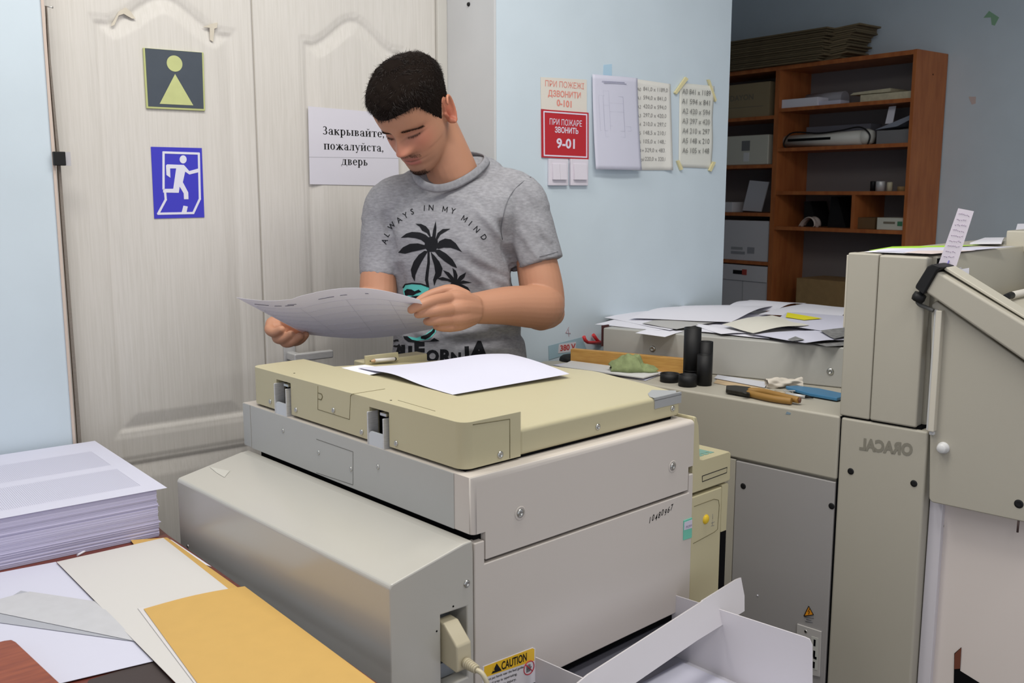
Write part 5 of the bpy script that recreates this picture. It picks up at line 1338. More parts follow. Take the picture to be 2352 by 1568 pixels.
shelf_box('white_carton', 'white carton at the bottom of left bay, carrying the small flat box', 'carton', 1630, 645, 1764, 735, .62 + e, .23, wb, .012, 'white cartons in the left bay', [('tape_line', mat('grey_tape_line', (170, 170, 174), .6), .57, .3, .585, 1, None)])
zz_ = WF.S(1700, 644, SV + .012)[2]
shelf_box('flat_white_box', 'flat white box with dark and red print lying on the bottom white carton', 'box', 1630, 613, 1762, 641, zz_ + .001, .22, wb, .004, None, [('dark_print', M['ink'], .42, .40, .58, .66, None), ('red_print', mat('red_carton_print', (176, 70, 60), .5), .58, .38, .66, .74, None)])
# right bay, top shelf
shelf_box('white_paper_pack', 'white paper pack at left on the top shelf', 'paper pack', 1795, 222, 1878, 247, ZR[0] + e, .095, M['white'], .02, 'paper on the top shelf')
shelf_box('white_paper_pack', 'thin bright white paper pack beside the thicker one on the top shelf', 'paper pack', 1879, 229, 1930, 244, ZR[0] + e, .08, M['paperblue'], .03, 'paper on the top shelf')
def shelf_roll(name, label, cat, x0, x1, yc, rpx, s_, matl, zf, group=None):
    a, c = WF.S(x0, yc, s_), WF.S(x1, yc, s_); r = abs(WF.S(x0, yc - rpx, s_)[2] - a[2]); z = zf + r
    b = MB(); b.tube([(s_, a[1], z), (s_, c[1], z)], r, 20); return fbuild(b, name, matl, WF, (s_, (a[1] + c[1]) / 2, zf), label, cat, group)
shelf_roll('paper_roll', 'thick grey-white paper roll behind the packs on the top shelf', 'roll', 1858, 1942, 212, 17, SV + .16, mat('grey_paper_roll', (168, 168, 176), .7), ZR[0] + e)
yp = mat('yellowed_papers', (200, 192, 164), .75, noise=.1, nscale=60)
shelf_box('paper_bundle', 'yellowed bundle of papers at right on the top shelf', 'papers', 1975, 208, 2094, 236, ZR[0] + e, .2, yp, .03, 'paper on the top shelf')
zq = WF.S(2030, 212, SV + .04)[2]
b = MB(); a, c = WF.S(1952, 214, SV + .05), WF.S(2045, 204, SV + .05); 
pr = [(a[1], zq + .001), (c[1], zq + .001), (c[1], zq + .018), (a[1] - .02, zq + .012)]
b.prism(pr, 0, SV + .05, SV + .2); fbuild(b, 'open_folder', yp, WF, (SV + .05, a[1], zq), 'curled folder lying on the yellowed bundle of the top shelf', 'folder')
# second shelf: white slim device with cable, dark stacks behind
a, c = WF.S(1793, 330, SV + .05), WF.S(1995, 318, SV + .05); rz = abs(WF.S(1960, 305, SV + .05)[2] - WF.S(1960, 340, SV + .05)[2]) / 2
atd = (SV + .05, (a[1] + c[1]) / 2, ZR[1] + e)
LD = fthing('laminator', 'long white rounded laminator on the second shelf of the bookcase', 'device', WF, None, atd)
wd_ = mat('cream_white_plastic', (212, 212, 204), .45)
b = MB(); b.tube([(SV + .075, a[1], ZR[1] + e + rz), (SV + .075, c[1] + rz, ZR[1] + e + rz)], [rz * .8, rz], 22); pbuild(b, 'housing', wd_, LD, atd)
b = MB(); b.lathe([(rz * 1.05, 0), (rz * 1.08, .02), (rz * .8, .045), (0, .052)], (SV + .075, c[1] + rz, ZR[1] + e + rz * 1.05), 22, 0, (0, -1, 0)); pbuild(b, 'end_cap', wd_, LD, atd)
b = MB(); mm = (a[1] + c[1]) / 2; b.box(SV + .075 - rz * .95, SV + .075 - rz * .7, mm - .05, a[1] - .05, ZR[1] + e + rz * .9, ZR[1] + e + rz * 1.25); pbuild(b, 'slot', M['void'], LD, atd)
b = MB(); cb_ = [WF.S(x, y, SV + .04) for x, y in ((1812, 345), (1800, 330), (1820, 305), (1880, 306), (1930, 300), (1975, 292), (1998, 310), (1990, 338))]
b.tube(smooth(cb_), .004, 8); pbuild(b, 'cable', M['black'], LD, atd)
dg_ = mat('dim_grey_sheets', (112, 112, 122), .7)
shelf_box('grey_sheet_stack', 'stack of grey sheets at the back of the second shelf', 'paper stack', 1850, 283, 2000, 335, ZR[1] + e, .1, dg_, .15)
shelf_box('grey_sheet_stack', 'stack of grey boards at the right end of the second shelf', 'paper stack', 2012, 296, 2093, 330, ZR[1] + e, .2, mat('grey_boards', (124, 124, 126), .7), .04)
b = MB(); a = [WF.S(x, y, SV + .08) for x, y in ((2033, 284), (2050, 284), (2058, 243), (2042, 245))]; b.prism([(p[1], p[2]) for p in a], 0, SV + .08, SV + .083)
fbuild(b, 'upright_card', M['white'], WF, tuple(a[0]), 'white card standing on the grey boards of the second shelf', 'card')
b = MB(); a = [WF.S(x, y, SV + .06) for x, y in ((2010, 298), (2096, 262), (2096, 272), (2060, 290))]; b.prism([(p[1], p[2]) for p in a], 0, SV + .06, SV + .2)
fbuild(b, 'slanting_folder', mat('blue_grey_folder', (140, 146, 160), .6), WF, tuple(a[0]), 'blue-grey folder slanting at the right end of the second shelf', 'folder')
# third shelf: cans
for nm, lab, x0, x1, y0, m_ in (('metal_can', 'shiny metal can on the third shelf', 2012, 2033, 416, M['steel']), ('small_jar', 'small cream jar right of the metal can', 2037, 2050, 418, yp), ('tape_reel', 'small brown reel right of the cream jar on the third shelf', 2062, 2082, 428, ck), ('dark_jar', 'dark little jar left of the metal can on the third shelf', 1999, 2011, 416, M['black'])):
    a, c = WF.S(x0, 438, SV + .06), WF.S(x1, y0, SV + .06); r = abs(a[1] - c[1]) / 2; h = c[2] - ZR[2] - e
    b = MB(); b.lathe([(0, 0), (r, 0), (r, h * .92), (r * .9, h), (0, h)], (SV + .06, (a[1] + c[1]) / 2, ZR[2] + e), 20); fbuild(b, nm, m_, WF, (SV + .06, (a[1] + c[1]) / 2, ZR[2] + e), lab, 'jar')
# fourth shelf
for k, (x0, x1, yt) in enumerate(((1784, 1806, 462), (1850, 1880, 462), (1905, 1948, 452))):
    a = [WF.S(x, y, SV + .12) for x, y in ((x0, 527), (x1, 527), ((x0 + x1) / 2 + 2, yt), ((x0 + x1) / 2 - 12, yt))]
    b = MB(); b.prism([(a[0][1], ZR[3] + e), (a[1][1], ZR[3] + e), (a[2][1], a[2][2]), (a[3][1], a[3][2])], 0, SV + .10, SV + .24)
    fbuild(b, 'black_file', M['black'], WF, (SV + .1, a[0][1], ZR[3] + e), ('black file leaning at the left end of the small shelf', 'black file standing behind the white wrap on the small shelf', 'broad black file beside the small divider')[k], 'file', 'black files on the small shelf')
o = WF.S(1856, 524, SV + .05); k_ = .0021
def wrap(u, v):
    a_ = u * math.pi * 1.25 - .3; r = .034 + .006 * math.sin(7 * u)
    return (SV + .03 + .06 * v, o[1] - r * math.cos(a_) * 1.3, ZR[3] + e + .002 + max(0, r * 1.35 * math.sin(a_)) + .004 * math.sin(9 * v))
b = MB(); b.grid(wrap, 22, 8); fbuild(b, 'white_wrapper', mat('printed_wrapper', (198, 184, 176), .6, noise=.12, nscale=50), WF, (SV + .03, o[1], ZR[3] + e), 'crumpled white wrapper lying on the small shelf', 'wrapper', solid=.002)
shelf_box('brown_box', 'dark brown box in the right cell of the small shelf', 'box', 1967, 500, 2010, 528, ZR[3] + e, .16, mat('dark_kraft', (106, 80, 50), .75), .04)
shelf_box('white_green_box', 'white box with a green square in the right cell of the small shelf', 'box', 2013, 501, 2085, 529, ZR[3] + e, .16, mat('white_box_card', (206, 206, 194), .6), .02, None, [('green_square', mat('green_print', (70, 130, 96), .5), .68, .34, .84, .72, None), ('printed_word', gk, .22, .5, .6, .68, None)])
# bottom carton
zc0 = .62 + e
shelf_box('open_carton', 'open brown carton at the bottom of the right bay', 'carton', 1826, 652, 2000, 720, zc0, .24, ck, .02)
# flattened cardboard on top
rs = random.Random(11)
A = bp_(1672, 165); zt0 = ztop + .001
n_c = 15; 
tR0 = bp_(1890, 140)[1]; zt1 = bp_(1880, 66)[2]
th = (zt1 - zt0) / n_c
cm = [mat('flattened_cardboard', (112, 98, 72), .8, noise=.1, nscale=20), mat('flattened_cardboard_b', (98, 86, 62), .8, noise=.1, nscale=20)]
for k in range(n_c):
    z = zt0 + th * k; fl_ = min(1, k / 5)
    ov = -.012 * (k % 3) - rs.uniform(0, .012) - (.012 if k > 10 else 0)
    tr0 = tR0 + ov + .02 * (k < 2)
    # slab whose right end has a flap folded outwards along the bookcase top
    b = MB(); zz = th * .78
    tL = tend + .10
    b.box(SV - .03 + rs.uniform(-.006, .006), SV + .255, tr0, tL, z, z + zz)
    ft = tr0 - .05 - .02 * k * .9 / n_c * 3 - rs.uniform(0, .02)
    rise = .012
    b.face([(SV + .03, tr0, z + zz), (SV + .245, tr0, z + zz), (SV + .245, ft, z + zz + rise), (SV + .06, ft, z + zz + rise)])
    b.face([(SV + .03, tr0, z), (SV + .06, ft, z + rise), (SV + .245, ft, z + rise), (SV + .245, tr0, z)])
    b.face([(SV + .03, tr0, z), (SV + .03, tr0, z + zz), (SV + .06, ft, z + zz + rise), (SV + .06, ft, z + rise)])
    b.face([(SV + .06, ft, z + rise), (SV + .06, ft, z + zz + rise), (SV + .245, ft, z + zz + rise), (SV + .245, ft, z + rise)])
    lab = 'flattened brown carton lying in the pile on top of the bookcase' if 0 < k < n_c - 1 else ('topmost flattened carton of the pile on the bookcase' if k else 'lowest flattened carton of the pile on the bookcase')
    fbuild(b, 'flattened_carton', cm[k % 2], WF, (SV, tr0, z), lab, 'carton', 'flattened cartons on the bookcase')

# ---------------------------------------------------------------- the man
# head: local x = his left, y = forward, z = up (metres, before HS)
HS = 1.085
HYAW, HPITCH, HROLL = math.radians(25), math.radians(43), math.radians(-4)
HO = np.array([-.229, 2.38, 1.628])
def head_matrix():
    cy, sy = math.cos(HYAW), math.sin(HYAW); cp, sp = math.cos(HPITCH), math.sin(HPITCH); cr, sr = math.cos(HROLL), math.sin(HROLL)
    base = np.array([[1, 0, 0], [0, -1, 0], [0, 0, 1.]])
    Rx = np.array([[1, 0, 0], [0, cp, sp], [0, -sp, cp]]); Ry = np.array([[cr, 0, sr], [0, 1, 0], [-sr, 0, cr]]); Rz = np.array([[cy, -sy, 0], [sy, cy, 0], [0, 0, 1]])
    return base @ Rz @ Rx @ Ry
HM = head_matrix()
def hw(p): return HO + (np.asarray(p) * HS) @ HM.T
def hl(w): return ((np.asarray(w) - HO) @ HM) / HS
HZ = np.array([-.104, -.098, -.090, -.078, -.062, -.045, -.025, 0, .02, .04, .06, .078, .095, .111, .123, .130])
HF = np.array([.058, .076, .085, .091, .091, .092, .093, .092, .091, .097, .098, .094, .083, .060, .032, -.004])
HB_ = np.array([.030, .012, .0, -.018, -.035, -.045, -.058, -.078, -.090, -.097, -.100, -.098, -.090, -.072, -.048, -.016])
HW = np.array([.012, .026, .035, .046, .055, .061, .066, .069, .071, .074, .076, .0755, .071, .058, .038, .010])
def cinterp(z, X, Y):
    """smooth interpolation (monotone-ish) by averaging linear samples"""
    w = .004; return sum(np.interp(z + k * w, X, Y) for k in (-2, -1, 0, 1, 2)) / 5
def gs(d, s): return np.exp(-(d / s) ** 2 / 2)
def head_surface(th, z):
    """th: 0 = his left side (+x), pi/2 = front"""
    yf, yb, w = cinterp(z, HZ, HF), cinterp(z, HZ, HB_), cinterp(z, HZ, HW)
    yc = np.where(z < -.03, yb + (yf - yb) * .42, yb + (yf - yb) * .46)
    c, s = np.cos(th), np.sin(th)
    ex = .92
    x = w * np.sign(c) * np.abs(c) ** ex
    y = yc + np.where(s > 0, (yf - yc), (yc - yb)) * np.sign(s) * np.abs(s) ** .95
    fr = np.clip((s - .15) / .45, 0, 1)           # weight of the face side
    ax = np.abs(x)
    d = np.zeros_like(x)
    # brow ridge, eye sockets, lids
    d += fr * .0050 * gs(ax - .028, .018) * gs(z - .032, .007)
    d -= fr * .0128 * gs(ax - .030, .015) * gs(z - .021, .0095)
    d += fr * .0085 * gs(ax - .032, .0115) * gs(z - .018, .0075)
    d -= fr * .0028 * gs(ax - .032, .013) * gs(z - .0225, .0018)
    d -= fr * .0022 * gs(ax - .032, .013) * gs(z - .0095, .0020)
    d -= fr * .0042 * gs(ax - .014, .005) * gs(z - .02, .012)
    # nose
    u = np.clip((.036 - z) / .046, 0, 1)
    amp = np.where(z > -.012, .004 + .0240 * u ** 1.15, .0280 * np.clip((z + .026) / .014, 0, 1) ** .6) * (z < .05) * np.clip((.05 - z) / .014, 0, 1)
    d += fr * amp * gs(x, .0068 + .0040 * u)
    d += fr * .0085 * gs(ax - .0135, .0052) * gs(z + .014, .0065)
    d -= fr * .003 * gs(ax - .0085, .0035) * gs(z + .0245, .002)
    # cheeks, fold
    d += fr * .0035 * gs(ax - .048, .016) * gs(z + .004, .016)
    d -= fr * .0016 * gs(ax - (.022 - .28 * (z + .022)), .0035) * gs(z + .032, .012)
    # mouth
    d += fr * .0045 * gs(x, .019) * gs(z + .0395, .0052)
    d += fr * .0052 * gs(x, .016) * gs(z + .0525, .0052)
    d -= fr * .0052 * gs(x, .020) * gs(z + .0462, .0016)
    d -= fr * .0018 * gs(x, .004) * gs(z + .031, .005)
    d -= fr * .0035 * gs(x, .022) * gs(z + .0635, .005)
    d += fr * .0050 * gs(x, .017) * gs(z + .080, .010)
    y = y + d
    return x, y
def head_mesh(n_th=150, n_z=170):
    zs = np.concatenate([np.linspace(-.104, .130, n_z)])
    th = np.linspace(0, 2 * np.pi, n_th, endpoint=False)
    # denser in front
    th = np.sort((th + .35 * np.sin(2 * (th - np.pi / 2)) * -.5) % (2 * np.pi))
    T, Z = np.meshgrid(th, zs); X, Y = head_surface(T, Z)
    return np.stack([X, Y, Z], -1)
b = MB()
HP = head_mesh(); nz_h, nt_h = HP.shape[:2]
W_ = hw(HP.reshape(-1, 3)).reshape(HP.shape)
VV = [[b.v(W_[i, j]) for j in range(nt_h)] for i in range(nz_h)]
for i in range(nz_h - 1):
    for j in range(nt_h): b.face([VV[i][j], VV[i][(j + 1) % nt_h], VV[i + 1][(j + 1) % nt_h], VV[i + 1][j]])
b.face(VV[0][::-1]); b.face(VV[-1])
def cap_chain(mb, pts, rs, n=14):
    """closed tapered limb with rounded ends and round joints"""
    pts = [np.asarray(p, float) for p in pts]
    P, Rr = [], []
    d0 = pts[0] - pts[1]; d0 /= np.linalg.norm(d0); d1 = pts[-1] - pts[-2]; d1 /= np.linalg.norm(d1)
    for a in (85, 60, 30): P.append(pts[0] + d0 * rs[0] * math.sin(math.radians(a))); Rr.append(rs[0] * math.cos(math.radians(a)))
    sp_ = smooth(pts, 5); rsp = [float(v) for v in smooth([np.array([r, 0, 0]) for r in rs], 5) for v in [v[0]]]
    P += sp_; Rr += rsp
    for a in (30, 60, 85): P.append(pts[-1] + d1 * rs[-1] * math.sin(math.radians(a))); Rr.append(rs[-1] * math.cos(math.radians(a)))
    mb.tube(P, Rr, n)
def ell_rings(mb, rings, n=40, ex=.85):
    """rings: (centre, half-vector a, half-vector b)"""
    V = []
    for c, a, bb in rings:
        c, a, bb = (np.asarray(q, float) for q in (c, a, bb))
        r = []
        for k in range(n):
            t = 2 * math.pi * k / n; ct, st = math.cos(t), math.sin(t)
            r.append(mb.v(c + a * (math.copysign(abs(ct) ** ex, ct)) + bb * (math.copysign(abs(st) ** ex, st))))
        V.append(r)
    for i in range(len(V) - 1):
        for k in range(n): mb.face([V[i][k], V[i][(k + 1) % n], V[i + 1][(k + 1) % n], V[i + 1][k]], 0, True)
    mb.face(V[0][::-1]); mb.face(V[-1])
# ears
def ear(mb, sx):
    c = np.array([sx * .0745, -.010, .004])
    def ef(u, v):
        a = 2 * math.pi * u
        ry, rz = .0165, .032
        yy = ry * math.cos(a) * (1.0 if math.sin(a) > 0 else .78); zz = rz * math.sin(a)
        return yy, zz
    # rim
    rim = []
    for k in range(26):
        a = math.radians(-115 + 262 * k / 25)
        yy = -.0155 * math.cos(a) - .001; zz = .0275 * math.sin(a) + (.003 if math.sin(a) > 0 else 0)
        tilt = -.20 * zz
        rim.append(hw(c + np.array([sx * (.0125 - .35 * (yy + .0) * -1 * .55), yy + tilt, zz])))
    mb.tube(rim, [HS * (.0032 + .0009 * math.sin(math.pi * k / 25)) for k in range(26)], 10)
    # plate
    pts = []
    for sgn, off in ((1, .0025), (-1, -.0025)):
        pass
    rings = []
    for f in (.05, .4, .7, .92, 1.0):
        pass
    cen = hw(c + np.array([sx * .005, .001, -.002]))
    A = [];
    for lay, (dx, sc) in enumerate(((-.004, 1.0), (.006, .98), (.0085, .86), (.004, .60), (.003, .3))):
        r = []
        for k in range(28):
            a = 2 * math.pi * k / 28
            yy = -.0150 * math.cos(a) * sc - .001; zz = .0270 * math.sin(a) * sc + .001; tilt = -.20 * zz
            r.append(mb.v(hw(c + np.array([sx * (dx + .20 * -yy), yy + tilt, zz]))))
        A.append(r)
    for i in range(4):
        for k in range(28): mb.face([A[i][k], A[i][(k + 1) % 28], A[i + 1][(k + 1) % 28], A[i + 1][k]], 0, True)
    mb.face(A[0][::-1]); mb.face(A[-1])
    cap_chain(mb, [hw(c + np.array([sx * .004, .008, -.022])), hw(c + np.array([sx * .0075, .003, -.027]))], [.0075 * HS, .0068 * HS], 10)      # lobe
    cap_chain(mb, [hw(c + np.array([sx * .001, .014, .000])), hw(c + np.array([sx * .004, .012, -.008]))], [.0045 * HS, .004 * HS], 8)           # tragus
ear(b, 1); ear(b, -1)
# neck
nk = [hw([0, -.030, .0]), hw([0, -.032, -.05]), ond(1040, 398, 2.455), ond(1050, 450, 2.50)]
cap_chain(b, nk, [.058, .061, .065, .080], 24)
# jaw under-side fill
cap_chain(b, [hw([0, .045, -.075]), hw([0, -.02, -.06])], [.024, .040], 16)
# torso core (slightly inside the shirt): photo row, left px, right px, depth, half thickness, yaw tilt of the shoulder line
CY = math.radians(14)                                 # chest turned to the left of the photo: his left shoulder comes nearer
ax_ = np.array([math.cos(CY), -math.sin(CY) * .6, 0])
TOR = [(404, 985, 1112, 2.500, .066), (425, 930, 1165, 2.495, .085), (452, 893, 1208, 2.490, .104), (490, 876, 1206, 2.487, .118), (540, 876, 1185, 2.485, .126), (600, 893, 1182, 2.49, .128), (660, 904, 1190, 2.50, .126), (720, 904, 1194, 2.505, .124), (780, 901, 1200, 2.51, .124), (826, 899, 1206, 2.515, .126), (900, 895, 1206, 2.52, .128), (960, 893, 1206, 2.52, .128)]
def torso(mb, shrink=0.0, rows=TOR):
    R_ = []
    for y, x0, x1, Y, ht in rows:
        c0, c1 = ond(x0, y, Y), ond(x1, y, Y); hwid = np.linalg.norm(c1 - c0) / 2 - shrink
        R_.append(((c0 + c1) / 2, ax_ * hwid, np.array([math.sin(CY) * .6, math.cos(CY), 0]) * (ht - shrink)))
    ell_rings(mb, R_[::-1], 48, .80)
torso(b, .020)
# arms: his left (photo right) and right (photo left)
LA_ = [ond(1185, 452, 2.475), ond(1222, 560, 2.47), ond(1240, 640, 2.455), ond(1247, 694, 2.44), ond(1236, 704, 2.405), ond(1165, 702, 2.335), ond(1100, 707, 2.275), ond(1068, 709, 2.245)]
LR_ = [.046, .050, .0555, .056, .056, .0475, .0385, .0345]
RA_ = [ond(895, 490, 2.49), ond(880, 560, 2.475), ond(870, 640, 2.455), ond(862, 690, 2.43), ond(800, 716, 2.375), ond(720, 732, 2.32), ond(672, 738, 2.295)]
RR_ = [.042, .044, .048, .047, .041, .034, .030]
cap_chain(b, LA_, LR_, 26); cap_chain(b, RA_, RR_, 22)
cap_chain(b, [ond(1262, 718, 2.445), ond(1240, 722, 2.415)], [.040, .042], 18)     # elbow point
# his left hand: back of the hand to the lens, thumb on top behind the paper, index in front
def hand(mb, palm, fingers, thumb):
    for p, r in palm: cap_chain(mb, p, r, 14)
    for p, r in fingers: cap_chain(mb, p, r, 12)
    cap_chain(mb, thumb[0], thumb[1], 12)
h = lambda x, y, Y: ond(x, y, Y - .030)
hand(b, [([h(1085, 700, 2.270), h(1050, 688, 2.225), h(1030, 684, 2.205)], [.026, .023, .0160]),
         ([h(1085, 710, 2.265), h(1055, 708, 2.215), h(1032, 709, 2.192)], [.027, .024, .0160]),
         ([h(1085, 720, 2.265), h(1056, 728, 2.215), h(1031, 733, 2.195)], [.025, .022, .0150]),
         ([h(1085, 727, 2.270), h(1058, 742, 2.225), h(1036, 750, 2.205)], [.021, .0175, .0130])],
     [([h(1030, 684, 2.200), h(1002, 688, 2.160), h(970, 698, 2.130), h(945, 711, 2.124)], [.0142, .0128, .0116, .0098]),
      ([h(1032, 710, 2.186), h(1002, 713, 2.152), h(976, 718, 2.140), h(960, 722, 2.142)], [.0142, .0126, .0110, .0094]),
      ([h(1031, 734, 2.190), h(1005, 735, 2.160), h(988, 738, 2.155), h(980, 738, 2.165)], [.0136, .0122, .0104, .0090]),
      ([h(1036, 751, 2.200), h(1015, 751, 2.180), h(1002, 749, 2.180)], [.0120, .0106, .0088])],
     ([h(1066, 684, 2.250), h(1037, 667, 2.245), h(1008, 671, 2.240), h(982, 680, 2.230), h(963, 690, 2.215)], [.021, .0155, .0130, .0118, .0098]))
# his right hand: palm up behind the lower left corner of the sheet, fingers folded to the right
h = lambda x, y, Y: ond(x, y, Y + .105)
hand(b, [([ond(680, 739, 2.298), h(648, 750, 2.195), h(634, 752, 2.180)], [.029, .024, .018]),
         ([ond(680, 743, 2.298), h(654, 762, 2.185), h(646, 768, 2.172)], [.027, .023, .017])],
     [([h(624, 743, 2.185), h(619, 757, 2.160), h(631, 764, 2.140), h(646, 757, 2.130)], [.0128, .0124, .0116, .0104]),
      ([h(635, 762, 2.182), h(637, 777, 2.155), h(652, 778, 2.135), h(668, 768, 2.125)], [.0128, .0124, .0116, .0104]),
      ([h(648, 775, 2.180), h(656, 787, 2.150), h(673, 784, 2.132), h(689, 772, 2.125)], [.0126, .0120, .0112, .0100]),
      ([h(661, 780, 2.180), h(677, 785, 2.155), h(691, 780, 2.142), h(702, 769, 2.138)], [.0116, .0108, .0100, .0090])],
     ([h(652, 742, 2.20), h(634, 738, 2.190), h(622, 742, 2.180), h(620, 752, 2.165)], [.018, .0150, .013, .0105]))
# hips and legs down to the floor
hipc = ond(1050, 940, 2.52)
for sx_ in (-1, 1):
    hx = hipc + ax_ * sx_ * .095
    cap_chain(b, [np.array([hx[0], hx[1], .93]), np.array([hx[0] + sx_ * .01, hx[1] + .02, .52]), np.array([hx[0] + sx_ * .012, hx[1] + .05, .11])], [.088, .058, .042], 18)
    cap_chain(b, [np.array([hx[0] + sx_ * .012, hx[1] + .06, .065]), np.array([hx[0] + sx_ * .02, hx[1] - .10, .045])], [.040, .032], 14)
bmesh.ops.recalc_face_normals(b.bm, faces=b.bm.faces)
MAN = thing('person', 'man in grey palm print T-shirt looking down at the sheet he holds', 'person', (hipc[0], hipc[1], 0))
mo = np.array([hipc[0], hipc[1], 0])
def mparent(mb, name, mats, parent=MAN, **kw):
    bmesh.ops.translate(mb.bm, vec=Vector(-mo), verts=mb.bm.verts); return mb.build(name, mats, parent, **kw)
body = mparent(b, 'body', [], recalc=False)
def remesh(o, vox, it, fac=.5):
    r = o.modifiers.new('r', 'REMESH'); r.mode = 'VOXEL'; r.voxel_size = vox; r.use_smooth_shade = True
    s = o.modifiers.new('s', 'SMOOTH'); s.factor = fac; s.iterations = it
    bake(o)
    for p in o.data.polygons: p.use_smooth = True
remesh(body, .0024, 5)
def smooth_region(o, weight_of, it):
    n = len(o.data.vertices); a = np.empty(n * 3); o.data.vertices.foreach_get('co', a); w = weight_of(a.reshape(-1, 3) + mo)
    vg = o.vertex_groups.new(name='soft')
    for k in range(1, 11):
        ids = np.nonzero(np.round(w * 10).astype(int) == k)[0].tolist()
        if ids: vg.add(ids, k / 10, 'REPLACE')
    s = o.modifiers.new('s', 'SMOOTH'); s.factor = .5; s.iterations = it; s.vertex_group = 'soft'
    bake(o); o.vertex_groups.clear()
    for p in o.data.polygons: p.use_smooth = True
def neck_w(P):
    l = hl(P); d = np.sqrt((l[:, 0]) ** 2 + (l[:, 1] + .01) ** 2)
    w = np.clip((-.030 - l[:, 2]) / .02, 0, 1) * np.clip((.055 - l[:, 1]) / .03, 0, 1) * (P[:, 2] > 1.40)
    return np.clip(w, 0, 1)
smooth_region(body, neck_w, 130)
def coords(o):
    n = len(o.data.vertices); a = np.empty(n * 3); o.data.vertices.foreach_get('co', a); return a.reshape(-1, 3) + mo
def setcoords(o, a): o.data.vertices.foreach_set('co', (a - mo).ravel()); o.data.update()
def normals(o):
    n = len(o.data.vertices); a = np.empty(n * 3); o.data.vertex_normals.foreach_get('vector', a); return a.reshape(-1, 3)
def colorize(o, rgb):
    ca = o.data.color_attributes.new('skin_tone', 'FLOAT_COLOR', 'POINT')
    ca.data.foreach_set('color', np.concatenate([rgb, np.ones((len(rgb), 1))], 1).ravel().astype(np.float32))
# restore facial detail on the remeshed head: reproject face vertices to the analytic surface
Pw = coords(body); L_ = hl(Pw)
SK = np.array(lin((184, 134, 107))[:3]); col = np.tile(SK, (len(Pw), 1))
x, y, z = L_[:, 0], L_[:, 1], L_[:, 2]; ax2 = np.abs(x)
inh = (z > -.11) & (z < .16) & (ax2 < .1) & (np.abs(y) < .16)
def mixc(w, rgb):
    global col
    c_ = np.array(lin(rgb)[:3]); w = np.clip(w * inh, 0, 1)[:, None]; col = col * (1 - w) + c_ * w
front = np.clip((y - .03) / .03, 0, 1)
mixc(front * .45 * gs(ax2 - .042, .018) * gs(z + .002, .018), (196, 112, 96))
mixc(front * .5 * gs(x, .013) * gs(z + .008, .014), (196, 116, 98))
mixc(.55 * (ax2 > .073) * gs(y + .012, .02) * gs(z, .03), (206, 110, 84))
mixc(.75 * (ax2 > .073) * gs(y + .005, .008) * gs(z + .004, .012), (132, 54, 40))
lipw = np.exp(-(np.maximum(0, ax2 - .019) / .003) ** 2)
mixc(front * .8 * lipw * gs(x, .03) * gs(z + .0405, .0032), (166, 92, 88)); mixc(front * .85 * lipw * gs(z + .052, .0042), (176, 98, 92))
mixc(front * .95 * gs(x, .019) * gs(z + .0462, .0011), (92, 46, 46))
# stubble shadow over lip, chin and jaw
mixc(front * .50 * gs(z + .0300, .0055) * np.exp(-(ax2 / .027) ** 4), (98, 72, 58))
mixc(.30 * np.clip((-.04 - z) / .02, 0, 1) * np.clip((y - .005) / .04, 0, 1) * np.clip((z + .107) / .02, 0, 1) * np.clip((.062 - ax2) / .02, 0, 1), (134, 100, 82))
mixc(front * .75 * np.exp(-(ax2 / .020) ** 4) * gs(z + .086, .010), (74, 54, 44))
mixc(front * .95 * gs(ax2 - .032, .0115) * gs(z - .0125, .0019), (44, 30, 26))        # lash line of the lowered lids
mixc(front * .35 * gs(ax2 - .032, .014) * gs(z - .0200, .0022), (150, 96, 78))  # shade of the lid crease, painted into the skin colour
mixc(front * .30 * gs(ax2 - .030, .014) * gs(z - .006, .005), (168, 112, 98))
mixc(front * .8 * gs(ax2 - .0085, .0032) * gs(z + .0235, .0022), (84, 44, 38))  # dark under the nose: shade painted into the skin colour
# hand tones
for cx_, cy_, Y in ((945, 711, 2.175), (960, 722, 2.178)):
    p = ond(cx_, cy_, Y); d = np.linalg.norm(Pw - p, axis=1); w = (np.exp(-(d / .016) ** 2) * .5)[:, None]; col = col * (1 - w) + np.array(lin((190, 112, 98))[:3]) * w
colorize(body, col)
skin = mat('skin', (206, 156, 124), .5, spec=.35, bump=.10, bscale=420)
skn = skin.node_tree; at_ = skn.nodes.new('ShaderNodeAttribute'); at_.attribute_name = 'skin_tone'
bsdf = skn.nodes['Principled BSDF']; skn.links.new(at_.outputs['Color'], bsdf.inputs['Base Color'])
bsdf.inputs['Subsurface Weight'].default_value = .08; bsdf.inputs['Subsurface Radius'].default_value = (.012, .005, .003); bsdf.inputs['Subsurface Scale'].default_value = .6
body.data.materials.clear(); body.data.materials.append(skin)
# ---- hair: scalp region of the head surface
HAZ = np.array([-91, -75, -60, -45, -32, -22, -10, -2, 6, 13, 26, 38, 46, 53, 60, 73, 91.])
HLM = np.array([-.045, -.043, -.036, -.016, .014, .022, .026, .020, .002, .002, .025, .052, .0735, .0758, .0750, .0718, .0690])
def hairline(th, zz, xx, yy):
    """>0 inside the hair: lower limit of the hair by direction round the head (0 = ear, 90 = front)"""
    az = math.degrees(math.atan2(yy, abs(xx) + 1e-9))
    return zz - float(np.interp(az, HAZ, HLM)) - .002 * math.sin(70 * xx)
hm = mat('dark_brown_hair', (40, 31, 27), .45, spec=.35)
hm2 = mat('dark_hair_base', (26, 20, 17), .9, spec=.05)
